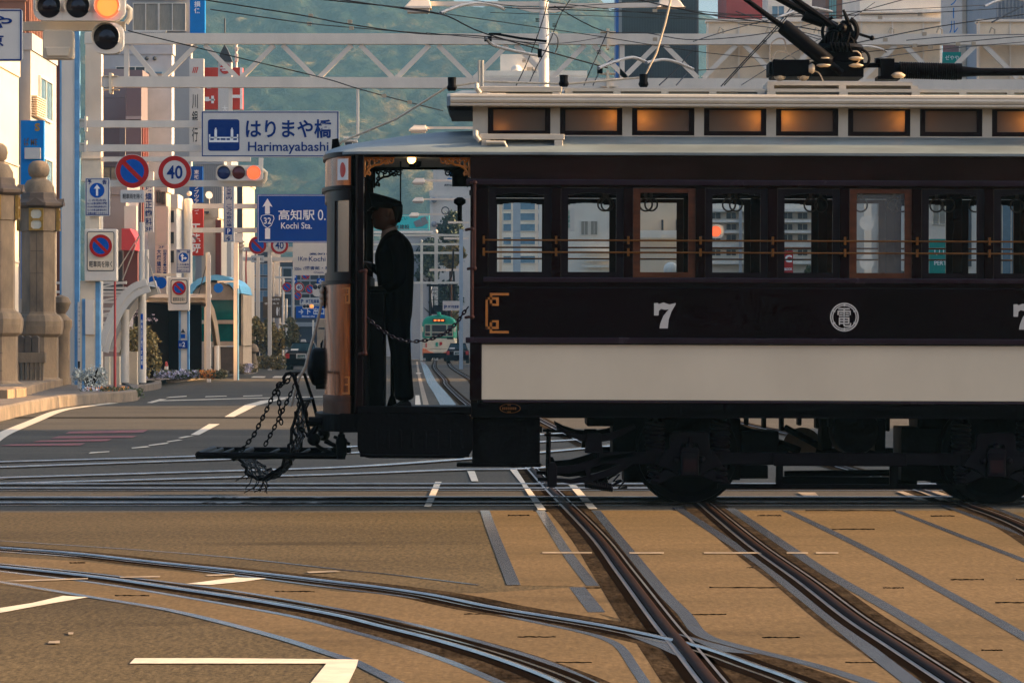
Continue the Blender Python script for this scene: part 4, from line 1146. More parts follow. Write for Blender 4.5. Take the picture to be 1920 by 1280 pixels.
C1 = gp([(-60, 1023), (0, 1028), (144, 1039), (287, 1055), (431, 1070), (539, 1082), (640, 1094), (708, 1102), (816, 1118), (923, 1140), (1031, 1158), (1139, 1176), (1240, 1197), (1330, 1219), (1420, 1251), (1492, 1277), (1560, 1310)])
C2 = gp([(-60, 1059), (0, 1064), (108, 1075), (216, 1088), (323, 1104), (431, 1120), (539, 1138), (640, 1157), (708, 1174), (816, 1201), (923, 1233), (1031, 1273), (1100, 1310)])
C1, C2 = [[p[0] + (p[0] - p[2]).normalized() * q for q in (24, 16, 8)] + p for p in (C1, C2)]
for p, sg in ((C1, -1), (C2, 1)):
    b = MB(); ribbon(b, p, -.2, .2, .0062); fixn(b); b.build("filler", m_["dark_filler"], t); rail(p, "rail", t, sg)
def strip(name, pts, w, mat="edge_strip", z=.008, n=6):
    b = MB(); ribbon(b, gp(pts, n), -w / 2, w / 2, z); fixn(b); return tag(b.build(name, m_[mat]), kind="structure")
for pts, w_ in (([(909, 957), (923, 996), (963, 1097)], .075), ([(1013, 957), (1060, 1032), (1112, 1099)], .07), ([(1082, 1101), (1119, 1148)], .085),
               ([(1117, 957), (1175, 1028), (1240, 1107), (1283, 1151), (1315, 1189), (1384, 1212), (1528, 1248), (1635, 1282), (1700, 1304)], .07),
               ([(1269, 951), (1412, 1046), (1492, 1108), (1599, 1194), (1707, 1278), (1745, 1310)], .075), ([(1369, 953), (1492, 1036), (1563, 1082), (1671, 1143), (1779, 1208), (1898, 1280), (1940, 1308)], .08),
               ([(1474, 957), (1585, 1010), (1671, 1054), (1761, 1104), (1851, 1154), (1950, 1211)], .07), ([(1682, 958), (1779, 996), (1950, 1062)], .06), ([(1754, 942), (1920, 1003), (2000, 1032)], .06), ([(1860, 950), (2000, 1005)], .06),
               ([(-60, 1010), (0, 1014), (216, 1028), (431, 1045), (640, 1068), (733, 1077), (898, 1097)], .03), ([(-60, 1029), (0, 1034), (216, 1050), (431, 1077), (640, 1104), (816, 1126), (923, 1147), (977, 1161), (1081, 1183), (1132, 1197), (1164, 1215), (1189, 1251), (1222, 1300)], .045),
               ([(-60, 1052), (0, 1057), (216, 1080), (431, 1107), (640, 1143), (780, 1172), (923, 1210), (1031, 1244), (1141, 1294)], .045), ([(-60, 1066), (0, 1071), (180, 1093), (359, 1122), (539, 1154), (640, 1179), (744, 1208), (851, 1244), (990, 1304)], .05),
               ([(-60, 1083), (0, 1091), (162, 1118), (323, 1145), (503, 1190), (640, 1233), (672, 1244), (790, 1304)], .06)):
    strip("edge_strip", pts, w_)
b = MB(); gpoly(b, [(1162, 1186), (1250, 1203), (1300, 1232), (1330, 1262), (1290, 1240), (1235, 1215)], .0105); gpoly(b, [(1262, 1186), (1300, 1196), (1420, 1228), (1350, 1222)], .0105); fixn(b); tag(b.build("crossing_plate", m_["edge_strip"]), kind="structure")
# crosswise double track under the tram, and the lines curving off it
for yc, n_ in ((31.3, 1), (34.4, 2)):
    t = thing("tram_track", None, None, kind="structure")
    for s in (-1, 1):
        y = yc + s * .5335; p = [Vector((x, y, 0)) for x in (-26, -10, -4, 0, 4, 10, 60)]
        b = MB(); ribbon(b, p, -.24, .24, .0085); fixn(b); b.build("filler", m_["dark_filler"], t); 
        b = MB(); b.cur = 0; head(b, p, .036, .018); ribbon(b, p, -s * .085, -s * .105, .015); b.cur = 1; ribbon(b, p, -.11, .11, .0115); fixn(b); b.build("rail", [m_["rail_steel"], m_["groove_dirt"]], t, smooth=True)
        if s == (1 if yc > 33 else -1) or True:
            strip_p = [Vector((x, y + s * .3, 0)) for x in (-26, 0, 60)]
            b = MB(); ribbon(b, strip_p, -.04, .04, .0095); fixn(b); tag(b.build("edge_strip", m_["edge_strip"]), kind="structure")
for pts in ([(-40, 869), (0, 867), (180, 862), (360, 856.5), (480, 849), (660, 838), (800, 830), (1060, 812)], [(-40, 878.5), (0, 877), (225, 869), (450, 861), (640, 851), (850, 839), (1080, 825)],
            [(-40, 898), (0, 897), (330, 887), (640, 877), (850, 863), (1000, 850), (1180, 833)], [(-40, 909), (0, 908), (330, 899), (640, 890), (850, 882), (995, 879), (1200, 862)]):
    p = gp(pts); t = thing("tram_track", None, None, kind="structure")
    b = MB(); ribbon(b, p, -.16, .16, .0055); fixn(b); b.build("filler", m_["dark_filler"], t)
    b = MB(); head(b, p, .05, .018); fixn(b); b.build("rail", m_["rail_steel"], t, smooth=True)
    b = MB(); ribbon(b, p, .2, .27, .0075); fixn(b); b.build("edge_line", m_["worn_paint"], t)
def marks(name, polys, mat="road_paint", z=.019):
    b = MB()
    for pl in polys: gpoly(b, pl, z)
    fixn(b); return tag(b.build(name, m_[mat]), kind="structure")
marks("road_marking", [[(816, 904), (828, 904), (808, 951), (795, 951)]]); marks("road_marking", [[(876, 884), (890, 884), (897, 903), (884, 903)]])
marks("road_marking", [[(956, 881), (969, 881), (985, 906), (1024, 957), (1009, 957), (976, 906)]])
marks("road_marking", [[(1066, 910), (1080, 910), (1120, 955), (1104, 955)]])
marks("road_marking", [[(1495, 924), (1528, 924), (1536, 932), (1508, 932)]], "worn_paint")
for x in (1680, 1722, 1745): marks("road_marking", [[(x, 922), (x + 14, 922), (x + 60, 939), (x + 40, 939)]], "worn_paint")
marks("road_marking", [[(-30, 1145), (60, 1131), (118, 1117.5), (166, 1120), (100, 1131), (-30, 1155)]], z=.01)
marks("road_marking", [[(350, 1096), (440, 1084), (500, 1085.5), (455, 1092), (392, 1098)]], z=.0165)
marks("road_marking", [[(243, 1245), (253, 1235), (420, 1235), (672, 1237.5), (668, 1252), (640, 1310), (560, 1310), (612, 1245)]], z=.012)
for pl in ([(0, 1091), (60, 1088), (165, 1085), (165, 1087), (60, 1091)], [(225, 1082.5), (300, 1081), (300, 1083.5), (225, 1084.5)], [(385, 1079), (440, 1077), (440, 1079), (390, 1081.5)], [(575, 1073), (630, 1071), (640, 1073), (580, 1076)],
           [(1017, 1036), (1110, 1036), (1110, 1038.5), (1017, 1038.5)], [(1180, 1036.5), (1245, 1036.5), (1245, 1039), (1180, 1039)], [(1320, 1036.5), (1430, 1036.5), (1430, 1039), (1320, 1039)], [(1475, 1036.5), (1515, 1036.5), (1515, 1039), (1475, 1039)], [(1530, 1036.5), (1572, 1036.5), (1572, 1039), (1530, 1039)],
           [(92, 1204), (112, 1203), (112, 1208), (90, 1208)], [(128, 1187), (138, 1187), (137, 1191), (128, 1191)]):
    marks("worn_marking", [pl], "worn_paint", .0168)
def crack(px0, px1, py, h=1.6):
    n = 14; up, dn = [], []
    for i in range(n + 1):
        x = px0 + (px1 - px0) * i / n; up.append((x, py - h * random.uniform(.25, 1))); dn.append((x, py + h * random.uniform(.25, 1)))
    b = MB(); gpoly(b, up + dn[::-1], .0058); fixn(b); tag(b.build("slab_joint", m_["groove_dirt"]), kind="structure")
for a in ((952, 993, 966), (1330, 1480, 1101.5), (1090, 1165, 1102), (1655, 1695, 1102), (1296, 1362, 1152), (1428, 1500, 1195), (1585, 1660, 1242), (1782, 1845, 1086.5), (1905, 1960, 1086.5), (1866, 1950, 1129.5), (1850, 1872, 1219), (1420, 1465, 966.5), (1745, 1790, 967), (1510, 1680, 957), (970, 1042, 1194), (1032, 1110, 1242), (870, 935, 1151), (1000, 1050, 958), (215, 280, 1116.5), (130, 160, 1055), (515, 590, 1109), (1840, 1880, 1219), (1400, 1440, 1064), (1560, 1640, 992)): crack(*a)
# the road beyond the tram
edge = [(-40, 850), (0, 817), (62, 790), (112, 770), (160, 762), (214, 755.5)]
b = MB(); p = gp(edge); ribbon(b, p, -.11, .11, .012); fixn(b); tag(b.build("road_marking", m_["road_paint"]), kind="structure")
for pl in ([(421, 781.5), (439, 781.5), (482, 760), (505, 754), (537, 747.5), (534, 746), (489, 751.5), (459, 759.5)], [(357, 815.5), (373, 815.5), (412, 795), (392, 795)], [(340, 821.5), (364, 817.5), (350, 817.5), (333, 821)],
           [(315, 829), (343, 825), (334, 824.5), (312, 828)], [(280, 836), (317, 831.5), (312, 830), (278, 834.5)], [(248, 841), (281, 838), (276, 836.5), (246, 839.5)], [(166, 850.5), (205, 847.5), (205, 846), (170, 848)],
           [(275, 755), (285, 755.5), (313, 748.5), (300, 748)], [(310, 746), (350, 743.5), (350, 742), (318, 744)], [(384, 744.5), (425, 743), (425, 742), (386, 743)], [(455, 743.5), (492, 742), (492, 741), (457, 742)], [(300, 752), (480, 747), (615, 744), (615, 742.8), (480, 745.8), (300, 750.5)],
           [(470, 708), (495, 708), (499, 705.5), (475, 705.5)], [(510, 708), (546, 708), (548, 705), (515, 705)], [(556, 708), (580, 708), (582, 705), (559, 705)], [(778, 764), (790, 764), (786, 741), (779, 741)], [(780, 700.5), (790, 700.5), (790, 699), (780, 699)]):
    marks("road_marking", [pl], z=.012)
for pl in ([(122, 813), (130, 809), (277, 806), (268, 811)], [(95, 822), (110, 818), (257, 817), (248, 820.5)], [(60, 829), (75, 826), (210, 823), (200, 827)], [(0, 836), (20, 833), (160, 831), (150, 835)]):
    marks("bus_lane_paint", [pl], "red_paint", .01)
b = MB(); p = smooth_path([G(828, 764), G(812, 735), G(800, 715), G(792, 690), G(788, 678)]); ribbon(b, p, -.35, .0, .011); fixn(b); tag(b.build("road_edge_strip", m_["edge_strip"]), kind="structure")
b = MB(); p = smooth_path([G(800, 764), G(785, 700), G(782, 678)]); ribbon(b, p, -.06, .06, .011); fixn(b); tag(b.build("road_marking", m_["worn_paint"]), kind="structure")
b = MB(); p = [G(-40, 775.5), G(1100, 772)]; b.face([G(-40, 783.2, .007), G(1100, 783.2, .007), G(1100, 782, .007), G(-40, 782, .007)]); fixn(b); tag(b.build("road_joint", m_["groove_dirt"]), kind="structure")

# ------------------------------------------------------------------ hills
M_h = bpy.data.materials.new("hill_wood"); M_h.use_nodes = True; MATS["hill_wood"] = M_h
n_, l_ = M_h.node_tree.nodes, M_h.node_tree.links
bs = n_["Principled BSDF"]; bs.inputs["Roughness"].default_value = .95; bs.inputs["Specular IOR Level"].default_value = .05
tc = n_.new("ShaderNodeTexCoord")
no = n_.new("ShaderNodeTexNoise"); no.inputs["Scale"].default_value = .035; no.inputs["Detail"].default_value = 3; no.inputs["Roughness"].default_value = .5
n2 = n_.new("ShaderNodeTexNoise"); n2.inputs["Scale"].default_value = .32; n2.inputs["Detail"].default_value = 6; n2.inputs["Roughness"].default_value = .7
l_.new(tc.outputs["Object"], no.inputs["Vector"]); l_.new(tc.outputs["Object"], n2.inputs["Vector"])
rp = n_.new("ShaderNodeValToRGB"); e = rp.color_ramp.elements
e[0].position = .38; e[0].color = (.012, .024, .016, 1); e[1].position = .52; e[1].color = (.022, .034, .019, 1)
e2 = e.new(.62); e2.color = (.06, .058, .026, 1); e3 = e.new(.73); e3.color = (.20, .145, .06, 1)  # warm sunlit patches painted into the woodland colour
ad = n_.new("ShaderNodeMath"); ad.operation = 'MULTIPLY_ADD'; ad.inputs[1].default_value = .6; l_.new(n2.outputs["Fac"], ad.inputs[0])
sb = n_.new("ShaderNodeMath"); sb.operation = 'SUBTRACT'; sb.inputs[1].default_value = .3; l_.new(no.outputs["Fac"], sb.inputs[0]); l_.new(sb.outputs[0], ad.inputs[2])
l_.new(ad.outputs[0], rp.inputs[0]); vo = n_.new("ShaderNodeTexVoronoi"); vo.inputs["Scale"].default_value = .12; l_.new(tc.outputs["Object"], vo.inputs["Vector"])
vr = n_.new("ShaderNodeMapRange"); vr.inputs["From Max"].default_value = .75; vr.inputs["To Min"].default_value = 1.5; vr.inputs["To Max"].default_value = .35; l_.new(vo.outputs["Distance"], vr.inputs[0])  # crown centres lightened, gaps darkened: light and shade painted into the colour
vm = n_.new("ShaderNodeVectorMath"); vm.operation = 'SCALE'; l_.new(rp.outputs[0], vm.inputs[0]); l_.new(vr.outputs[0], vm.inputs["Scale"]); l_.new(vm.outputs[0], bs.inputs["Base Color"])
bp = n_.new("ShaderNodeBump"); bp.inputs["Strength"].default_value = .9; bp.inputs["Distance"].default_value = 3.0; l_.new(n2.outputs["Fac"], bp.inputs["Height"]); l_.new(bp.outputs[0], bs.inputs["Normal"])
def hill(name, x0, x1, ridge, y0, dep, step):
    b = MB(); nx = int((x1 - x0) / step); ny = int(dep / step)
    for j in range(ny + 1):
        for i in range(nx + 1):
            x = x0 + (x1 - x0) * i / nx; t = j / ny; y = y0 + dep * t
            h = ridge(x) * (t ** .85)
            h += 22 * noise.noise((x * .012, y * .012, 1.7)) * t + 9 * noise.noise((x * .035, y * .03, 4.2)) * t
            d = noise.voronoi((x * .11, y * .11, 0.3 * h * .11))[0][0]
            h += 5.0 * (1 - min(1, d * 1.25)) + 1.6 * noise.noise((x * .6, y * .6, 2))
            b.v.append(Vector((x, y, h - 4)))
    for j in range(ny):
        for i in range(nx):
            a = j * (nx + 1) + i; b.f.append([a, a + 1, a + nx + 2, a + nx + 1]); b.mi.append(0)
    return tag(b.build(name, m_["hill_wood"], smooth=True), kind="structure")
def ridge1(x): return 190 - .0022 * max(0, x + 60) ** 2 * (1 if x > -60 else 0) + 12 * math.sin(x * .03)
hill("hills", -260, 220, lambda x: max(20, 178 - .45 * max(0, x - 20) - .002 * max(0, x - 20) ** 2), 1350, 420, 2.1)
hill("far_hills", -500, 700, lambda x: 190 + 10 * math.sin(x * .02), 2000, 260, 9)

# ================================================================== street furniture beyond the tram
M("white_steel", (224, 208, 186), rough=0.45, var=0.08, scale=1.2, stretch=(1, 1, .4))
M("cream_steel", (228, 204, 170), rough=0.5, var=0.1, scale=1.5)
M("pale_blue_steel", (146, 164, 176), rough=.5, var=.08)
M("sky_stripe", (96, 148, 184), rough=0.5, var=0.16, scale=3)
M("grey_steel", (128, 126, 124), rough=0.45, var=0.1)
M("dark_steel", (46, 46, 50), rough=0.5, var=0.1)
M("sign_white", (200, 194, 184), rough=0.4, var=0.03, spec=.12)
M("sign_blue", (0, 60, 138), rough=0.4, var=0.05, spec=.12)
M("sign_red", (170, 28, 24), rough=0.4, var=0.05, spec=.12)
M("sign_blue_bright", (4, 78, 160), rough=0.4, var=0.05, spec=.12)
M("letter_blue", (0, 44, 108), rough=0.5, var=0, spec=.12)
M("letter_black", (38, 36, 38), rough=0.5, var=0, spec=.12)
M("letter_white", (232, 230, 224), rough=0.5, var=0, spec=.12)
M("lens_dark", (24, 14, 22), rough=0.15, var=0)
M("lens_blue", (14, 30, 78), rough=0.15, var=0)
M("lens_red", (86, 14, 12), rough=0.15, var=0)
M("amber_lit", (255, 132, 58), var=0, emit=.36)
M("pole_red", (168, 44, 34), rough=0.5, var=0.1)
M("stone", (136, 112, 84), rough=0.8, var=0.38, scale=1.5, stretch=(1, 1, .4), bump=0.3, bscale=25)
M("stone_dark", (92, 76, 60), rough=0.85, var=0.35, scale=1.2, bump=0.3, bscale=25)
M("kerb_stone", (104, 90, 74), rough=0.85, var=0.42, scale=1.6, bump=0.3, bscale=20)
M("lantern_gold", (170, 128, 50), rough=0.4, metal=0.5, var=0.2, scale=8)
M("lantern_pane", (214, 204, 176), rough=0.5, var=0.1)
M("roof_tile", (96, 76, 58), rough=0.7, var=0.2)
def G0(D): return 0.0
def sup(t, px0, px1, py_top, D, mat="white_steel", r=None, base=0.0, name="post", dep=None, parent=None):
    b = MB(); x0, x1 = wx(px0, D), wx(px1, D); c = (x0 + x1) / 2; rr = (x1 - x0) / 2
    if r == 'box': b.box(x0, x1, D, D + (dep or (x1 - x0)), base, wz(py_top, D))
    else: b.lathe([(rr * 1.25, base), (rr * 1.25, base + .05), (rr, base + .06), (rr, wz(py_top, D) - rr * .3), (rr * .7, wz(py_top, D)), (rr * .1, wz(py_top, D) + .01)], (c, D + rr, 0), n=14)
    return b.build(name, m_[mat], t, smooth=(r != 'box'))
def arm(t, pts, D, w, mat="white_steel", name="arm", h=None, dd=None):
    b = MB()
    for (a, q), (c, e) in zip(pts, pts[1:]): b.bar(P(a, q, D) + Vector((0, w / 2, 0)), P(c, e, dd or D) + Vector((0, w / 2, 0)), w, h or w)
    return b.build(name, m_[mat], t)
def plate(name, label, cat, box, D, face="sign_white", border=None, bw=3, back="grey_steel", texts=(), group=None, dep=.05, parent=None, rad=4, pname=None):
    px0, px1, py0, py1 = box
    t = parent or thing(name, label, cat, P((px0 + px1) / 2, py1, D), group)
    b = MB(); b.rrect(wx(px0, D), wx(px1, D), wz(py1, D), wz(py0, D), rad * D / F, D, D + dep)
    pl = b.build(pname or "board", m_[face], t)
    if border:
        b = MB(); o = 1.6; k = D / F
        x0, x1, z0, z1 = wx(px0 + o, D), wx(px1 - o, D), wz(py1 - o, D), wz(py0 + o, D); q = bw * k; y = D - .006
        b.box(x0, x1, y, D - .001, z1 - q, z1); b.box(x0, x1, y, D - .001, z0, z0 + q); b.box(x0, x0 + q, y, D - .001, z0 + q, z1 - q); b.box(x1 - q, x1, y, D - .001, z0 + q, z1 - q)
        b.build("border", m_[border], t)
    for tx in texts:
        s, bx, mt = tx[0], tx[1], tx[2]; bold = tx[3] if len(tx) > 3 else 0; vert = len(tx) > 4 and tx[4]
        b = MB(); (pvtext if vert else ptext)(b, s, *bx, D - .009, bold); b.build("lettering", m_[mt], t)
    return t
def no_parking(mb_parent, cx, cy, r, D, kind="park", name=None):
    k = D / F; c = P(cx, cy, D)
    b = MB(); b.disc((c.x, D, c.z), r * k, .03, 40); d = b.build("disc", m_["sign_white"], mb_parent)
    b = MB(); b.annulus((c.x, D - .004, c.z), r * .70 * k, r * .97 * k, 40)
    if kind == "park": b.bar((c.x - .52 * r * k, D - .008, c.z + .52 * r * k), (c.x + .52 * r * k, D - .008, c.z - .52 * r * k), .004, .15 * r * k, up=(0, 1, 0)) if False else b.face([(c.x + (-.55 * s1 + .09 * s2) * r * k, D - .008, c.z + (.55 * s1 + .09 * s2) * r * k) for s1, s2 in ((1, -1), (-1, -1), (-1, 1), (1, 1))])
    b.build("red_ring", m_["sign_red"], d)
    b = MB()
    if kind == "park":
        b.disc((c.x, D - .003, c.z), r * .71 * k); b.build("blue_field", m_["sign_blue_bright"], d)
    else:
        ptext(b, kind, cx - r * .47, cx + r * .47, cy - r * .40, cy + r * .40, D - .005, .02); b.build("lettering", m_["letter_blue"], d)
    return d
def blue_disc(t, cx, cy, r, D):
    k = D / F; c = P(cx, cy, D); b = MB(); b.disc((c.x, D, c.z), r * k, .03, 36); return b.build("disc", m_["sign_blue_bright"], t)
def signal(t, xs, cy, r, D, lit, house, dark=("lens_dark",) * 3, litm="red_lit"):
    k = D / F; px0, px1, py0, py1 = house
    b = MB(); b.rrect(wx(px0, D), wx(px1, D), wz(py1, D), wz(py0, D), (py1 - py0) * .33 * k, D, D + .16)
    for q in range(len(xs) - 1):
        xm = wx((xs[q] + xs[q + 1]) / 2, D); b.box(xm - .004, xm + .004, D - .004, D, wz(py1, D), wz(py0, D))
    h = b.build("housing", m_["white_steel"], t)
    for i, x in enumerate(xs):
        c = P(x, cy, D)
        b = MB(); b.lathe([(r * k * .2, -.03), (r * k * .7, -.02), (r * k, 0), (r * k, .01)], (c.x, D - .004, c.z), axis=(0, 1, 0), n=28)
        b.build("lens", m_[litm if i == lit else dark[i]], h, smooth=True)
        if i == lit and r > 10: b = MB(); b.annulus((c.x, D - .045, c.z), r * k * .86, r * k * 1.03, 32); b.build("lens_rim", m_["red_lit"], h)
        b = MB(); n = 20
        for j in range(n):
            a0, a1 = R(-25 + 230 * j / n), R(-25 + 230 * (j + 1) / n); r1 = r * 1.08 * k
            b.face([(c.x + r1 * math.cos(a0), D - .14 * (r / 22), c.z + r1 * math.sin(a0)), (c.x + r1 * math.cos(a1), D - .14 * (r / 22), c.z + r1 * math.sin(a1)), (c.x + r1 * math.cos(a1), D, c.z + r1 * math.sin(a1)), (c.x + r1 * math.cos(a0), D, c.z + r1 * math.sin(a0))])
        b.build("visor", m_["white_steel" if i != lit or r < 18 else "white_steel"], h)
    return h
# ---------------- near signal arm, top left (post stands left of the frame)
D = 45.0
t = thing("traffic_light", "large horizontal traffic light at the top left showing red, small dark lamp hung under it", "traffic light", (wx(-190, D), D, 0))
sup(t, -205, -175, -60, D, "white_steel")
arm(t, [(-190, 49), (234, 49)], D + .02, .1, "cream_steel", h=17 * D / F)
signal(t, [92, 146, 202], 12, 22, D - .25, 2, (62, 234, -22, 39), litm="amber_lit")
signal(t, [199.5], 70, 24, D - .25, -1, (173, 231, 43, 101))
b = MB(); b.rrect(wx(82, D), wx(139, D), wz(112, D), wz(58, D), .04, D - .12, D + .1); b.prism([(wx(86, D), wz(90, D)), (wx(135, D), wz(90, D)), (wx(131, D), wz(108, D)), (wx(90, D), wz(108, D))], D - .15, D - .12); b.build("sensor_box", m_["cream_steel"], t, bevel=.02)
b = MB(); b.tube([P(236, 12, D), P(244, 18, D), P(243, 34, D), P(236, 44, D)], .035, 10); b.build("bracket", m_["cream_steel"], t, smooth=True)
plate("direction_sign", "pale blue-edged sign cut by the left edge of the photo, beside the large traffic light", "road sign", (-150, 42, 17, 115), 44.6, "sign_white", "letter_blue", 2.2,
      texts=(("りまや", (-110, 23, 30, 53), "letter_blue", .02), ("駅前東京", (-118, 7, 64, 88), "letter_blue", .02)), rad=6)
# ---------------- gantry over the road
D = 110.0
g = thing("sign_gantry", "white lattice gantry spanning the street above the station-stop name sign", "gantry", (wx(132, D), D, 0))
sup(g, 115, 140, 55, D, "white_steel", 'box', dep=.3); 
for x0, x1 in ((113.5, 115.5), (140, 148.5)):
    b = MB(); b.box(wx(x0, D) - (.02 if x0 < 120 else 0), wx(x1, D), D - .02, D + .32, 0.02, wz(58, D)); b.build("stripe", m_["sky_stripe"], g)
sup(g, 160, 190, 60, D + 1.2, "white_steel", 'box', dep=.5)
def chord(p0, p1, w_, h_): 
    b = MB(); b.bar(P(*p0, D) + Vector((0, .2, 0)), P(*p1, D) + Vector((0, .2, 0)), w_, h_ * D / F); return b.build("chord", m_["white_steel"], g)
chord((158, 72), (1990, 74), .3, 20); chord((190, 153), (1990, 159), .3, 20)
xb = [205] + [322 + 146 * i for i in range(12)]
b = MB(); o = Vector((0, .2, 0))
ups = [(240, 300)]; k_ = 0
for cx in (316, 462, 608, 754, 900, 1046, 1180, 1330, 1480, 1630, 1780, 1930):
    x = cx
    for s in (-1, 1): b.bar(P(x + s * 58 + 72 - 66, 84 if s < 0 else 84, D) + o if False else P(x + 73 + (-s) * 8 - 14, 84, D) + o, P(x + 73 - 14 - s * 70, 146, D) + o, .14, .14, up=(0, 1, 0))
b.bar(P(236, 84, D) + o, P(236, 146, D) + o, .14, .14); b.bar(P(243, 86, D) + o, P(292, 146, D) + o, .14, .14, up=(0, 1, 0)); b.bar(P(1167, 82, D) + o, P(1167, 148, D) + o, .14, .14)
b.build("lattice", m_["white_steel"], g)
b = MB()
for x, y in ((207, 155), (207, 73), (1140, 72), (1140, 150)): b.box(wx(x - 2.5, D), wx(x + 2.5, D), D - .05, D + .5, wz(y + 20, D), wz(y - 18, D)); b.box(wx(x - 14, D), wx(x + 14, D), D - .03, D + .45, wz(y + 13, D), wz(y + 11.5, D)); b.box(wx(x - 14, D), wx(x + 14, D), D - .03, D + .45, wz(y - 11.5, D), wz(y - 13, D))
b.build("flange", m_["cream_steel"], g)
for y in (232, 277):
    b = MB(); b.pbox(128, 378, y - 6, y + 7, D + .1, .16); b.pbox(158, 162, y - 14, y + 14, D + .05, .3); b.prism([(wx(130, D), wz(y - 7, D)), (wx(158, D), wz(y - 7, D)), (wx(158, D), wz(y - 9, D)), (wx(130, D), wz(y - 9, D))], D + .05, D + .3); b.build("arm", m_["white_steel"], g)
arm(g, [(432, 162), (432, 210)], D + .1, .11, "white_steel", "hanger")
t = plate("station_name_sign", "wide white name sign with a blue bridge pictogram, hung under the gantry", "sign", (377, 636, 208, 295), D - .1, "sign_white", "letter_blue", 1.8,
          texts=(("はりまや橋", (461, 622, 224, 259), "letter_blue", .022), ("Harimayabashi", (465, 616, 266, 289), "letter_blue", .012)), dep=.12, rad=2)
Dn = D - .1
b = MB(); b.rrect(wx(390, Dn), wx(449, Dn), wz(283, Dn), wz(224, Dn), 5 * Dn / F, Dn - .008, Dn - .002); b.build("pictogram_field", m_["letter_blue"], t)
b = MB()
def pq(x0, x1, y0, y1): b.face([(wx(x, Dn), Dn - .012, wz(y, Dn)) for x, y in ((x0, y1), (x1, y1), (x1, y0), (x0, y0))])
pq(392, 447, 263, 267); pq(392, 447, 257, 259.5)
for x in (393, 445.5): pq(x - 1.3, x + 1.3, 252, 263)
for x in (404.5, 435): pq(x - 2.4, x + 2.4, 243, 263); pq(x - 1.3, x + 1.3, 240, 242.5)
for x in (401, 412, 423, 431): pq(x, x + 1.6, 259.5, 263)
b.build("bridge_mark", m_["letter_white"], t)
t = thing("camera_hanger", "white pole and small camera hanging from the gantry, right of the name sign", "camera", P(668, 163, D))
b = MB(); b.tube([P(671, 164, D + .1), P(671, 258, D + .1)], .045, 10); b.bar(P(644, 258, D + .1), P(672, 258, D + .1), .1, .05); b.pbox(652, 670, 262, 267, D, .3); b.build("pole", m_["white_steel"], t, smooth=True)
b = MB(); b.pbox(646, 661, 265, 274, D - .1, .35); b.pbox(643, 664, 262, 265, D - .15, .5); b.build("camera_body", m_["white_steel"], t)
b = MB(); b.pbox(647, 660, 267, 272, D - .104, .003); b.build("camera_lens", m_["dark_steel"], t)
# arm with round signs and a signal
D = 104.0
t = thing("traffic_light", "traffic light showing red on a white arm, right of the round 40 sign", "traffic light", (wx(170, D), D, 0))
b = MB(); b.pbox(170, 470, 294, 303, D + .1, .12); b.pbox(170, 492, 338, 350, D + .1, .14); b.pbox(485, 493, 296, 349, D + .08, .12); b.build("arm", m_["white_steel"], t)
b = MB(); b.pbox(153, 189, 285, 340, D + .05, .5); b.pbox(152, 190, 296, 298, D, .6); b.build("clamp", m_["cream_steel"], t)
sup(t, 160, 187, 290, D + .2, "cream_steel", 'box', dep=.4)
signal(t, [419.5, 447.5, 476], 324, 12.2, D - .2, 2, (405, 493, 310, 339), ("lens_blue", "lens_red", "lens_red"))
b = MB(); b.tube([P(492, 318, D), P(499, 324, D), P(498, 336, D), P(493, 343, D)], .05, 8); b.build("bracket", m_["cream_steel"], t, smooth=True)
t = thing("no_parking_sign", "round red and blue no-parking sign on the white arm, left of the 40 sign", "road sign", P(248, 353, D)); no_parking(t, 248, 321, 32, D - .05)
t = thing("speed_limit_sign", "large round 40 speed limit sign on the white arm left of the traffic light", "road sign", P(327, 353, D)); no_parking(t, 327.5, 323, 31.5, D - .05, "40")
plate("supplementary_sign", "small white plate of black writing under the large no-parking sign", "road sign", (226, 270, 356, 380), D - .05, "sign_white", texts=(("軽車両を除く", (230, 267, 363, 373), "letter_black", .01),), rad=2)
# roadside box signs on the left
D = 96.0
t = plate("advance_notice_sign", "tall white notice sign with a blue disc and straight-ahead arrow above the boxed no-parking sign", "road sign", (159.5, 206, 333.5, 405), D, "sign_white", "letter_blue", 1.2,
          texts=(("予", (164, 172, 337, 346), "letter_blue", .03), ("告", (192, 200, 337, 346), "letter_blue", .03), ("この先左右", (166, 199, 373, 378), "letter_blue", .02), ("8-11は車.貨物の種類", (164, 201, 379, 384), "letter_blue", .02), ("のための専用自動車を除く", (164, 201, 385.5, 390), "letter_blue", .02), ("13-11の車.自転車を除く", (164, 201, 391.5, 396), "letter_blue", .02), ("普通は進行できません", (164, 201, 397.5, 402), "letter_blue", .02)), rad=3)
k = D / F
def arrow_disc(t, cx, cy, r, D, kind):
    k = D / F; c = P(cx, cy, D); b = MB(); b.disc((c.x, D - .008, c.z), r * k); d = b.build("blue_field", m_["sign_blue_bright"], t)
    b = MB(); q = lambda pts: b.face([(c.x + x * r * k, D - .012, c.z + z * r * k) for x, z in pts])
    sx = 0 if kind == "up" else -.25
    q([(sx - .14, -.72), (sx + .14, -.72), (sx + .14, .25), (sx - .14, .25)]); q([(sx - .42, .22), (sx + .42, .22), (sx, .8)])
    if kind != "up": q([(sx + .14, -.3), (.3, -.3), (.3, -.05), (sx + .14, -.05)]); q([(.3, -.5), (.75, -.17), (.3, .15)])
    b.build("arrow", m_["letter_white"], d); return d
arrow_disc(t, 182, 357, 14, D, "up")
sup(t, 168, 186, 405, D + .1, "cream_steel", 'box', dep=.25)
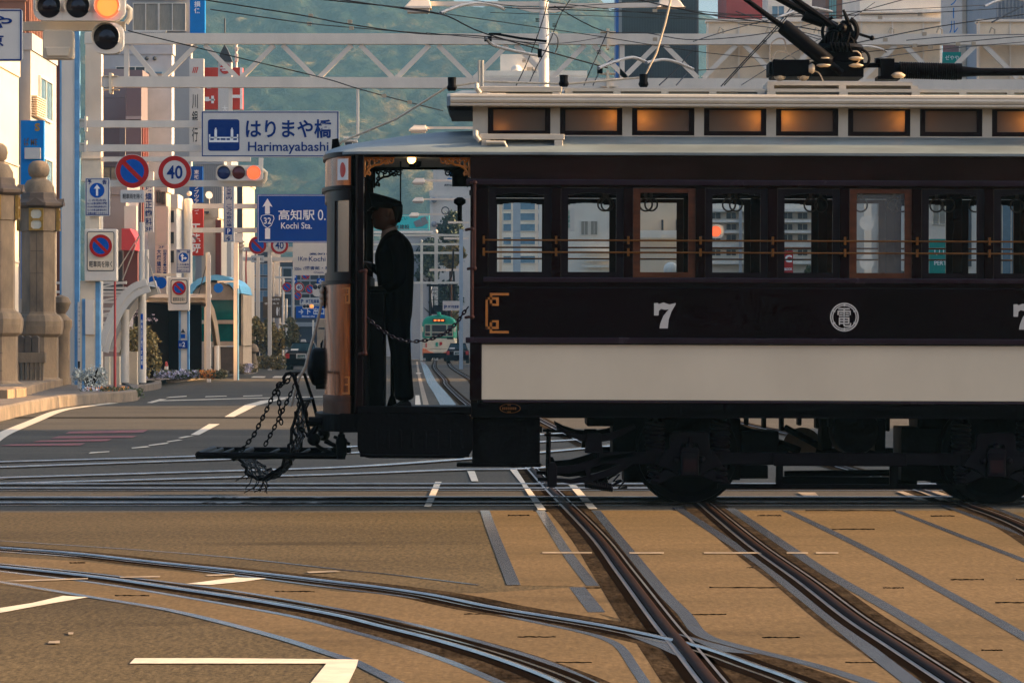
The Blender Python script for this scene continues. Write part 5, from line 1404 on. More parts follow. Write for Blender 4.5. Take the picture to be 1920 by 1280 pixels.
def box_sign(label, box, inner, cy, r, ty, D, post=None, texts=None):
    t = thing("boxed_parking_sign", label, "road sign", P((box[0] + box[1]) / 2, box[3], D) if not post else (wx((box[0] + box[1]) / 2, D), D, .2))
    b = MB(); b.rrect(wx(box[0], D), wx(box[1], D), wz(box[3], D), wz(box[2], D), .03, D, D + .35); b.build("case", m_["white_steel"], t, bevel=.02)
    b = MB(); b.rrect(wx(inner[0], D), wx(inner[1], D), wz(inner[3], D), wz(inner[2], D), 4 * D / F, D - .012, D - .002); b.build("rim", m_["dark_steel"], t)
    b = MB(); b.rrect(wx(inner[0] + 1.5, D), wx(inner[1] - 1.5, D), wz(inner[3] - 1.5, D), wz(inner[2] + 1.5, D), 3 * D / F, D - .016, D - .012); b.build("panel", m_["cream_steel"], t)
    no_parking(t, (inner[0] + inner[1]) / 2, cy, r, D - .05)
    b = MB(); ptext(b, "軽車両を除く", inner[0] + 4, inner[1] - 4, ty[0], ty[1], D - .02, .01); b.build("lettering", m_["letter_black"], t); return t
t = box_sign("boxed no-parking sign in a white case on the blue striped post, at far left", (158.5, 219, 429.5, 527), (163, 214.5, 434, 508), 461, 22, (489, 501), 92.0, True)
D = 92.2
sup(t, 150, 186, 527, D, "cream_steel", 'box', base=.2, dep=.3)
b = MB(); b.box(wx(179, D), wx(187, D), D - .01, D + .31, .2, wz(528, D)); b.box(wx(154, D), wx(160, D), D - .02, D + .01, .2, wz(560, D)); b.build("stripe", m_["sky_stripe"], t)
b = MB(); b.pbox(160, 176, 562, 627, D - .12, .1); b.build("cabinet", m_["white_steel"], t)
t = thing("information_post", "white panel of small black print beside the striped signpost, above the silver bush", "sign", (wx(152, 94), 94, .2))
b = MB(); b.box(wx(145.5, 94), wx(160, 94), 94, 94.1, .2, wz(566, 94)); b.build("panel", m_["sign_white"], t)
b = MB()
for y in (575, 583, 590, 600, 612, 622, 634, 640, 648): ptext(b, "....-.. ..", 147, 158, y, y + 1.8, 93.99, .05)
b.pbox(146, 159.5, 677, 705, 93.98, .01); b.build("lettering", m_["letter_black"], t)
t = thing("red_pole", "thin red pole standing in the flower bed", "pole", (wx(215.5, 93), 93, .25)); b = MB(); b.lathe([(.036, .25), (.036, wz(651, 93)), (.028, wz(649, 93)), (.028, wz(520, 93))], (wx(215.5, 93), 93, 0), n=10); b.build("pole", m_["pole_red"], t, smooth=True)
# second roadside group
D = 128.0
t = plate("advance_notice_sign", "smaller white notice sign with straight and right arrows above the second boxed no-parking sign", "road sign", (330, 357.5, 467, 512), D, "sign_white", "letter_blue", 1,
          texts=(("予", (333, 338, 470, 475), "letter_blue", .03), ("告", (350, 355, 470, 475), "letter_blue", .03), ("この先車両", (333, 354, 494, 498), "letter_blue", .02), ("8-13の大型貨物", (333, 354, 499.5, 503), "letter_blue", .02), ("は進行できない", (333, 354, 505, 509), "letter_blue", .02)), rad=2)
arrow_disc(t, 344, 482.5, 9, D, "upright")
t = box_sign("boxed no-parking sign in a white case in front of the dark underpass mouth", (315, 355, 520, 582), (320, 351.5, 524, 569.5), 540, 13.5, (557, 565), D - 2, True)
sup(t, 335, 353, 582, D - 1.8, "white_steel", 'box', base=.2, dep=.3)
b = MB(); b.box(wx(334.5, 126), wx(338, 126), 126.18, 126.5, .2, wz(583, 126)); b.box(wx(350, 126), wx(353.5, 126), 126.18, 126.5, .2, wz(583, 126)); b.build("stripe", m_["sky_stripe"], t)
plate("exit_sign", "small blue plate with a white 2 on the striped post", "sign", (334, 352, 638, 653), 126.1, "sign_blue", texts=(("2", (342, 347, 641, 650), "letter_white", .02), ("出口", (336, 341, 643, 649), "letter_white", .01)), rad=1)
t = thing("warning_sticker", "small yellow-black triangle sticker on the striped post", "sticker", P(343, 628, 126.1)); b = MB(); b.prism([(wx(338.5, 126.1), wz(624, 126.1)), (wx(347.5, 126.1), wz(624, 126.1)), (wx(343, 126.1), wz(616, 126.1))], 126.1, 126.14); b.build("triangle", m_["dark_steel"], t); b = MB(); b.pbox(339, 347, 626, 634, 126.1, .03); b.build("plate", m_["sign_blue_bright"], t)
def disc_sign(label, cx, cy, r, D, arm_to):
    t = thing("blue_round_sign", label, "road sign", P(cx, cy + r, D)); blue_disc(t, cx, cy, r, D)
    b = MB(); b.bar(P(cx, cy - r, D + .02), P(cx, cy - r - 4, D + .02), .04); b.bar(P(cx - 2, cy - r - 3, D + .02), P(arm_to, cy - r - 3, D + .02), .05); b.build("bracket", m_["cream_steel"], t)
disc_sign("round blue sign hanging left of the second boxed no-parking sign, nearest of the two together", 301.5, 530, 11, 126.0, 330)
disc_sign("round blue sign half hidden behind another blue disc", 288, 527, 10, 128.0, 330)
disc_sign("round blue sign hanging before the light-blue arched roof", 409.5, 540, 9, 142.0, 440)
# ---------------- second gantry with the big blue direction sign
D = 165.0
g = thing("sign_gantry", "white post and arms carrying the big blue direction sign", "gantry", (wx(353, D), D, 0))
sup(g, 344, 360, 372, D, "white_steel", base=0); b = MB(); b.sphere(P(346, 363, D) + Vector((.2, .1, 0)), .11, 12, 8); b.build("ball", m_["white_steel"], g, smooth=True)
b = MB(); b.pbox(345, 640, 382, 391, D + .2, .2); b.pbox(345, 640, 427, 436, D + .2, .2)
for y in (386, 431): b.pbox(358, 361, y - 8, y + 8, D + .15, .3)
b.build("arm", m_["white_steel"], g)
t = plate("direction_sign", "big blue direction sign with a white arrow and route shield 32", "road sign", (482, 688, 364.5, 455), D, "sign_blue", "letter_white", .8,
          texts=(("高知駅", (522, 590, 393, 413), "letter_white", .012), ("0.6km", (596, 650, 393, 413), "letter_white", .0), ("Kochi Sta.", (527, 585, 417, 429), "letter_white", .01), ("32", (494.5, 508.5, 408, 420), "letter_white", .012)), rad=2)
b = MB(); Dn = D - .012
def pq2(pts): b.face([(wx(x, Dn), Dn, wz(y, Dn)) for x, y in pts])
pq2([(492, 388), (501.5, 372), (511, 388), (505.5, 386), (506, 401), (497, 401), (497, 386)][::-1]); pq2([(497, 448), (506.5, 448), (506.5, 428), (497, 428)])
sh = [(490, 404), (501.5, 401.5), (513, 404), (514.5, 410), (509, 423), (501.5, 428.5), (494, 423), (488, 410)]
for i in range(8):
    (a, q), (c, e) = sh[i], sh[(i + 1) % 8]; cx, cy = 501.5, 412
    pq2([(a, q), (c, e), (c + (cx - c) * .1, e + (cy - e) * .1), (a + (cx - a) * .1, q + (cy - q) * .1)])
for i, f in enumerate(b.f): pass
b.build("arrow", m_["letter_white"], t)
# ---------------- third gantry, farther
D = 210.0
g = thing("sign_gantry", "farther white gantry of small signs and signal below the blue direction sign", "gantry", (wx(506, D), D, 0))
sup(g, 501.5, 508, 412, D, "white_steel"); sup(g, 440, 455, 437, D - 30, "white_steel", 'box')
b = MB(); b.pbox(503, 640, 413, 417, D, .2); b.pbox(503, 640, 426, 429, D, .2); b.pbox(455, 600, 463, 472, D, .2); b.pbox(455, 550, 482, 489, D, .2)
for y in (453, 460, 467): b.pbox(440, 458, y - 1.5, y + 1.5, D - 30.3, .4)
b.build("arm", m_["white_steel"], g)
t = thing("traffic_light", "small far traffic light glowing amber under the big blue direction sign", "traffic light", P(578, 467, D)); signal(t, [557.5, 573.5, 589], 459.5, 7, D - .3, 2, (549, 599, 451, 468), litm="amber_lit")
t = thing("no_parking_sign", "round no-parking sign half hidden behind the blue direction sign's lower edge", "road sign", P(483, 477, D)); no_parking(t, 483, 460, 17, D - .1)
t = thing("speed_limit_sign", "round 40 sign half hidden behind the blue direction sign's lower edge", "road sign", P(524, 477, D)); no_parking(t, 524, 460, 17, D - .1, "40")
plate("supplementary_sign", "tiny white plate of black writing under the half hidden no-parking sign", "road sign", (471, 495, 479, 492), D - .12, "sign_white", texts=(("軽車両を除く", (473, 493, 483, 489), "letter_black", .02),), rad=1)
plate("direction_sign", "white and blue direction sign to the castle, partly behind the tram front", "road sign", (549, 692, 455, 516), 205.0, "sign_white", None, texts=(("高知公園", (580, 640, 474, 478.5), "letter_blue", .02), ("1Km", (559, 576, 481, 489), "letter_blue", .01), ("Kochi Castle", (579, 650, 481, 490), "letter_blue", .01), ("500m", (552, 565, 501, 507), "letter_blue", .01), ("(図書館・科学館)", (569, 640, 499, 507), "letter_blue", .01), ("Otepia", (588, 607, 508.5, 513.5), "letter_blue", .01)), rad=2)
# cluster of tiny far signs
D = 262.0
def tiny_round(cx, cy, r, D, kind, label, nm): t = thing(nm, label, "road sign", P(cx, cy + r, D)); no_parking(t, cx, cy, r, D, kind); return t
tiny_round(538, 538, 9, D, "park", "tiny no-parking disc above the taxi, leftmost of the far sign cluster", "no_parking_sign"); tiny_round(561, 538.5, 9.2, D, "40", "tiny round 40 sign among the far signs above the taxi", "speed_limit_sign")
tiny_round(581, 542, 8.5, D + 2, "park", "tiny no-parking disc right of the tiny 40 sign", "no_parking_sign"); tiny_round(558, 554.5, 7.8, D + 6, "park", "tiny no-parking disc just below the tiny 40 sign", "no_parking_sign")
tiny_round(573, 516, 8, D - 30, "park", "tiny no-parking disc cut by the castle direction sign", "no_parking_sign")
plate("direction_sign", "blue board with white arrows and roads, low among the far signs", "road sign", (555, 612, 574, 596), 270.0, "sign_blue_bright", None, texts=(("→ ト 出口", (560, 608, 577, 590), "letter_white", .02), ("Ekimae-cho", (566, 590, 591, 594.5), "letter_white", .02)), rad=1)
plate("parking_sign", "small white and blue P board among the far signs", "sign", (562, 600, 558, 571), 268.0, "sign_white", None, texts=(("P", (564, 569, 561, 569), "letter_blue", .03), ("地下駐車場", (573, 598, 561, 569), "letter_blue", .02)), rad=1)
plate("arrow_sign", "small blue sign with a white left arrow beside the tram front", "road sign", (594, 625, 521.5, 532), 250.0, "sign_blue_bright", None, texts=(("←", (597, 606, 523, 531), "letter_white", .03),), rad=1)
plate("parking_sign", "narrow blue P and arrow sign at the tip of the far sign cluster", "sign", (548, 557, 516, 531), 240.0, "sign_blue_bright", None, texts=(("P", (550, 555, 517, 523), "letter_white", .03), ("↑", (550, 555, 525, 530), "letter_white", .03)), rad=1)
plate("street_name_board", "brown board with white lines and arrows on the white post", "sign", (493, 528, 556, 596), 192.0, "stone_dark", None, texts=(("ニ目案内", (509, 524, 559, 563), "letter_white", .02), ("ホテル↑", (496, 524, 567, 571), "letter_white", .02), ("●↑", (518, 525, 575, 592), "letter_white", .02)), rad=1)
t = thing("traffic_light", "small far traffic light glowing orange left of the tram's dark lamp", "traffic light", P(575, 580, 255)); signal(t, [571, 577, 584], 574, 3.2, 255, 2, (567, 588, 570, 579), litm="amber_lit")
t = thing("traffic_light", "pale traffic light body with dark lenses beside the tram front", "traffic light", P(597, 565, 235)); signal(t, [591, 600, 609], 538, 4.4, 235, -1, (586, 616, 532, 556))
t = thing("pedestrian_light", "red pedestrian light on the thin red pole before the bushes", "pedestrian light", P(465, 593, 170)); b = MB(); b.pbox(460, 469, 576, 593, 170, .25); b.build("housing", m_["white_steel"], t); b = MB(); b.pbox(461.5, 467.5, 577.5, 584, 169.98, .02); b.build("lens", m_["amber_lit"], t); b = MB(); b.pbox(461.5, 467.5, 586, 592, 169.98, .02); b.build("lens", m_["lens_dark"], t)
# posts
def white_post(label, px0, px1, top, D, mat="white_steel", stripe=True, ball=False):
    t = thing("street_post", label, "post", (wx((px0 + px1) / 2, D), D, 0)); sup(t, px0, px1, top, D, mat, 'box', dep=.2)
    if stripe: b = MB(); w_ = (px1 - px0) * .22; b.box(wx(px1 - w_, D), wx(px1, D) + .01, D - .01, D + .21, 0, wz(HZ - (HZ - top) * .55, D)); b.build("stripe", m_["sky_stripe"], t)
    if ball: b = MB(); b.sphere(P((px0 + px1) / 2, top - 3, D) + Vector((0, .1, 0)), (px1 - px0) * .55 * D / F, 12, 8); b.build("ball", m_["white_steel"], t, smooth=True)
    return t
white_post("white and blue post in front of the arched blue-roofed building", 438, 446.5, 455, 138.0)
white_post("tall white post hung with a brown board", 502, 509, 479, 190.0, stripe=False)
white_post("short white post between the two far gantries", 481, 487, 482, 205.0, stripe=False)
white_post("white post seen behind the driver, left of the far tram", 788, 793, 455, 305.0, ball=True, stripe=False)
white_post("taller white post with a ball top behind the far tram's left side", 814.5, 821, 437, 310.0, ball=True, stripe=False)
white_post("pale blue post at the right of the doorway view", 861, 868, 430, 200.0, "pale_blue_steel", stripe=False)
white_post("pale post with blue lettering left of the far tram", 764, 771, 587, 235.0, "pale_blue_steel", stripe=False)
white_post("white post against the sky-blue canopy", 388, 394.5, 478, 131.0, stripe=False)
t = thing("red_pole", "thin leaning red pole by the stone lantern", "pole", (wx(465, 171), 171, 0)); b = MB(); b.tube([Vector((wx(465, 171), 171, 0)), P(461, 500, 171), P(462, 470, 171)], [.05, .035, .03], 8); b.build("pole", m_["pole_red"], t, smooth=True)
t = thing("catenary_arms", "white cross arms and posts over the tracks behind the driver", "catenary mast", (wx(790, 240), 240, 0))
for x0, x1, y, D in ((690, 862, 441, 306), (690, 862, 458, 306), (765, 862, 474, 306), (690, 862, 530, 304), (840, 880, 417, 210), (832, 880, 447, 210), (805, 870, 506, 205)): b = MB(); b.pbox(x0, x1, y - 2, y + 2, D, .2); b.build("cross_arm", m_["white_steel"], t)
for x in (790, 817): b = MB(); b.pbox(x - 14, x + 14, 438.5, 441, 305.5, .2); b.build("bracket", m_["white_steel"], t)
b = MB()
for x in (850, 848): b.tube([P(850, 468, 205), P(849, 500, 205), P(846, 520, 205)], .05, 6)
b.torus(P(835, 395, 205), .2, .03); b.build("fitting", m_["dark_steel"], t)
# street lamps
def lamp_arm(label, hx, hy, w_, x_end, D, base_px=None, group=None):
    t = thing("street_lamp", label, "street lamp", P(hx, hy, D) if base_px is None else (wx(base_px, D), D, 0), group)
    k = D / F; c = P(hx, hy, D); L = w_ * k
    b = MB(); s = 1 if x_end > hx else -1
    pr = lambda d, wd, z: [(c.x + x * L, D + y * wd, c.z + z) for x, y in ((-.5, -1), (.5, -1), (.5, 1), (-.5, 1))]
    loft(b, [pr(0, .26, -.05), pr(0, .27, -.02), [(c.x + (x * .62 + s * .1) * L, D + y * .16, c.z + .16) for x, y in ((-.5, -1), (.5, -1), (.5, 1), (-.5, 1))]])
    h = b.build("lamp_head", m_["white_steel"], t, bevel=.02)
    b = MB(); loft(b, [[(c.x + x * .8 * L, D + y * .2, c.z - .13) for x, y in ((-.5, -1), (.5, -1), (.5, 1), (-.5, 1))], [(c.x + x * .86 * L, D + y * .22, c.z - .05) for x, y in ((-.5, -1), (.5, -1), (.5, 1), (-.5, 1))]]); b.build("diffuser", m_["sign_white"], h)
    b = MB(); b.bar(c + Vector((s * L * .45, 0, .06)), Vector((wx(x_end, D), D, c.z + .06)), .09, .09); b.build("arm", m_["white_steel"], t)
    if base_px is not None:
        b = MB(); b.lathe([(.14, 0), (.12, 1.0), (.1, c.z + .1), (.03, c.z + .2)], (wx(base_px, D), D, 0), n=12); b.build("pole", m_["white_steel"], t, smooth=True)
    return t
lm = lamp_arm("tall double-armed street lamp whose two heads show at the top of the picture", 784, 13, 50, 1020, 78.0, 1020)
k = 78 / F; c = P(1258, 11, 78.0)
b = MB(); loft(b, [[(c.x + x * 50 * k, 78 + y * .26, c.z - .05) for x, y in ((-.5, -1), (.5, -1), (.5, 1), (-.5, 1))], [(c.x + (x * .62 - .1) * 50 * k, 78 + y * .16, c.z + .16) for x, y in ((-.5, -1), (.5, -1), (.5, 1), (-.5, 1))]]); b.build("lamp_head", m_["white_steel"], lm, bevel=.02)
b = MB(); b.bar(P(1020, 12, 78.0), P(1240, 10, 78.0), .1); b.prism([(wx(960, 78), wz(14, 78)), (wx(1080, 78), wz(14, 78)), (wx(1040, 78), wz(24, 78)), (wx(1000, 78), wz(24, 78))], 77.95, 78.05); b.build("arm", m_["white_steel"], lm)
lamp_arm("street lamp head on a long arm above the tram roof's left end", 784, 243, 34, 905, 140.0, 905)
lamp_arm("upper street lamp seen through the driver's doorway", 785, 341, 24, 900, 165.0, 900)
lamp_arm("middle street lamp seen through the driver's doorway", 784, 376, 22, 895, 185.0, 895)
lamp_arm("lowest street lamp seen through the driver's doorway", 776, 404, 19, 840, 210.0, 890)
# ---------------- vertical shop signs
def vsign(name, label, box, D, face, text, tbox, tmat, bold=.02, border=None, dep=.3, extra=()):
    return plate(name, label, "shop sign", box, D, face, border, 1, texts=((text, tbox, tmat, bold, True),) + tuple(extra), dep=dep, rad=.6)
M("shop_blue", (0, 116, 186), rough=.45, var=.06, spec=.12); M("shop_blue_dark", (14, 76, 150), rough=.45, var=.06, spec=.12); M("shop_red", (196, 58, 42), rough=.45, var=.08, spec=.12); M("shop_pink", (232, 196, 170), rough=.5, var=.06, spec=.12); M("shop_teal", (20, 132, 118), rough=.5, var=.06, spec=.12); M("shop_aqua", (70, 196, 190), rough=.5, var=.06, spec=.12)
M("letter_red", (190, 44, 30), var=0)
vsign("banner_sign", "tall bright blue sign with white characters, cut by the top edge", (356, 384, -60, 63), 183.0, "shop_blue", "損保", (364, 376, 2, 26), "letter_white", .02, dep=.5)
t = vsign("bank_sign", "tall white sign with a red leaf mark and spaced black characters", (355, 382, 110, 300), 180.0, "sign_white", "川銀行", (360, 371, 175, 268), "letter_black", .01, dep=.4)
b = MB(); Dn = 179.97
for dx in (-3.4, 0, 3.4): b.face([(wx(366 + dx + x, Dn), Dn, wz(y, Dn)) for x, y in ((-2.3, 137), (-.6, 137), (2.6, 126), (.6, 126))])
b.build("leaf_mark", m_["letter_red"], t)
t = plate("rooftop_sign", "red rooftop sign with cut white lettering behind the white tower", "shop sign", (383, 455, 127, 205), 200.0, "shop_red", None, dep=.6, rad=.5)
b = MB(); Dn = 199.97
for bx in ((384, 392, 182, 190), (392, 403, 186, 189), (396, 401, 180, 194), (436, 452, 178, 184), (388, 396, 160, 166)): b.pbox(*bx, Dn, .01)
b.pbox(450, 455, 127, 205, Dn - .01, .02); b.build("lettering", m_["letter_white"], t)
t = thing("spire_tower", "slim white tower with a dark pointed roof and red round mark", "tower", (wx(421, 198), 198, 0))
b = MB(); b.pbox(409, 434, 115, 640, 198, .7); b.build("shaft", m_["sign_white"], t); b = MB(); x0, x1 = wx(407, 198), wx(436, 198); b.prism([(x0, wz(116, 198)), (x1, wz(116, 198)), (wx(428, 198), wz(96, 198)), (wx(421.5, 198), wz(84, 198)), (wx(415, 198), wz(96, 198))], 197.9, 198.8); b.tube([P(421.5, 85, 198.3), P(421.5, 35, 198.3)], .04, 6); b.build("roof", m_["dark_steel"], t)
b = MB(); c = P(422, 129, 197.97); b.disc(c, 10 * 198 / F); b.build("round_mark", m_["letter_red"], t); b = MB(); b.pbox(412, 432, 127, 129, 197.95, .01); b.pbox(416, 428, 131, 133, 197.95, .01); ptext(b, "大", 416, 427, 198, 210, 197.97, .01); b.build("lettering", m_["letter_white"], t)
t = thing("antenna_mast", "thin white antenna mast with small dishes beside the red rooftop sign", "antenna", P(443, 127, 201)); b = MB(); b.tube([P(443, 200, 201), P(443, 84, 201)], .07, 6)
for y in (92, 104, 112): b.pbox(440, 446, y - 3, y + 3, 200.8, .2)
b.build("mast", m_["white_steel"], t)
vsign("dental_sign", "tall white sign of blue characters ending in 3F, behind the small no-parking plate", (270, 287.5, 322, 435), 150.0, "sign_white", "塚矯正歯科", (272.5, 285, 345, 423), "letter_blue", .02, extra=(("3F", (272, 285, 425.5, 433), "letter_blue", .01),))
t = vsign("dental_sign", "pink shop sign with dark blue vertical writing and phone number", (291, 315, 459, 512), 152.0, "shop_pink", "大塚矯正", (294, 302, 466, 512), "letter_blue", .02, extra=(("2F", (297, 308, 461, 465), "letter_blue", .01), ("旧8222・0914", (306, 312, 468, 520), "letter_blue", .02, True)))
plate("blank_sign", "blank pink framed sign panel over the pink dental sign", "shop sign", (291, 315, 387, 458), 152.0, "shop_pink", "cream_steel", 1, rad=.5, dep=.3)
vsign("travel_sign", "dark blue vertical sign with white writing behind the white gantry post", (355, 380, 312, 380), 172.0, "shop_blue_dark", "東武トップツアーズ", (364, 373, 318, 402), "letter_white", .02, dep=.3)
vsign("shop_sign", "red and white vertical sign with bold white characters", (353, 381, 390, 479), 175.0, "shop_red", "工能研", (358, 376, 418, 475), "letter_white", .04, dep=.3)
b = MB(); Dn = 174.97
t = vsign("tourist_sign", "narrow white vertical sign with blue characters and a P arrow", (419, 438.5, 347, 454), 160.0, "sign_white", "観光案内 こうち旅広場", (424.5, 434.5, 346, 426), "letter_blue", .02, border="sky_stripe")
b = MB(); b.pbox(422.5, 435, 427, 440, 159.98, .01); b.build("parking_field", m_["sign_blue"], t); b = MB(); ptext(b, "P", 426, 432, 429, 438.5, 159.97, .02); b.build("lettering", m_["letter_white"], t); b = MB(); ptext(b, "↑", 424, 434, 442, 452, 159.98, .06); b.build("arrow", m_["letter_blue"], t)
vsign("shop_sign", "blue sign with an orange S mark beside the left stone pillar", (39, 82, 226, 560), 118.0, "shop_blue", " ", (50, 60, 250, 260), "letter_white", extra=(("S", (65, 75, 231, 246), "lantern_gold", .05), ("ば ME", (45, 70, 258, 274), "stone_dark", .01)))
plate("notice_panel", "pale green notice panel on the blue sign behind the stone pillar", "notice", (46, 76, 277, 298), 117.9, "sign_white", None, rad=.5)
t = plate("hoarding", "aqua hoarding with a building drawing behind the driver's shoulder", "billboard", (690, 805, 403, 432), 300.0, "shop_aqua", "white_steel", 1, texts=(("ふどい", (742, 764, 405, 413), "shop_teal", .02), ("不動産建設", (720, 768, 421, 430), "dark_steel", .02)), dep=.5, rad=.5)
b = MB(); Dn = 299.96
for pl in ([(775, 416), (787, 411), (793, 424), (780, 426)], [(788, 409), (798, 406), (803, 418), (792, 424)]): b.face([(wx(x, Dn), Dn, wz(y, Dn)) for x, y in pl[::-1]])
b.build("drawing", m_["grey_steel"], t)
plate("parking_sign", "white and blue P sign on a post right of the far tram", "sign", (830, 862, 564, 582), 190.0, "sign_white", None, texts=(("P", (833, 838, 572, 579), "letter_blue", .03), ("地下駐車場", (840, 860, 572, 578), "letter_blue", .02)), rad=1)
t = plate("restaurant_sign", "teal green restaurant sign seen through the tram windows", "shop sign", (1743, 1784, 448, 520), 180.0, "shop_teal", None, texts=(("PERTE", (1752, 1780, 489, 497), "letter_white", .01), ("リL", (1752, 1776, 466, 478), "letter_white", .0)), dep=.3, rad=.5)
plate("shop_sign", "dark red sign with a white ring seen through the tram windows", "shop sign", (1467, 1487, 470, 512), 185.0, "sign_red", None, texts=(("C", (1472, 1485, 478, 492), "letter_white", .05), ("BOOK", (1471, 1486, 502, 507), "letter_white", .03)), dep=.3, rad=.5)
vsign("school_sign", "pale vertical sign with blue characters at the top right", (1766, 1804, -60, 70), 195.0, "sign_white", "スクール", (1780, 1796, -40, 64), "shop_blue", .0, dep=.4)
plate("shop_sign", "small teal strip sign at the foot of the pale vertical sign, top right", "shop sign", (1768, 1802, 98, 118), 195.0, "shop_teal", None, texts=(("ゼやや", (1772, 1798, 104, 113), "letter_white", .0),), dep=.3, rad=.5)
vsign("bank_banner", "narrow white sign with green stripe seen in the second tram window", (1062, 1077, 390, 432), 170.0, "sign_white", "百貨商店", (1065, 1069, 394, 428), "shop_teal", .01, extra=((" ", (1070, 1071, 400, 401), "letter_black"),))
# big pale sign boxes on the right part of the gantry
for n_, (x0, x1) in enumerate(((1326, 1549), (1556, 1762), (1835, 1990))):
    t = thing("gantry_sign_box", ("pale sign box mounted on the gantry above the trolley gear", "pale sign box on the gantry between the trolley gear and the pale vertical sign", "pale sign box on the gantry at the right edge of the photo")[n_], "sign", P(x0, 160, 110.5))
    b = MB(); b.pbox(x0, x1, 40, 160, 110.7, .5); b.build("box", m_["cream_steel"], t)
    b = MB()
    for x in range(int(x0), int(x1), 58): b.pbox(x, x + 3, 38, 160, 110.66, .04)
    b.pbox(x0 - 2, x1 + 2, 36, 41, 110.6, .7); b.pbox(x0, x1, 64, 68, 110.64, .05); b.build("rib", m_["white_steel"], t)
    b = MB()
    for x in range(int(x0) + 20, int(x1), 90): b.tube([P(x, 62, 110.4), P(x + 4, 52, 110.4), P(x + 10, 56, 110.4), P(x + 10, 66, 110.4)], .03, 6)
    b.build("lamp_fitting", m_["insulator"], t)
t = thing("traffic_light", "red light seen through the fourth tram window", "traffic light", P(1342, 452, 140)); signal(t, [1298, 1320, 1342], 434, 10, 140.0, 2, (1284, 1357, 421, 447)); b = MB(); b.pbox(1240, 1284, 440, 445, 140.2, .15); b.build("arm", m_["white_steel"], t)

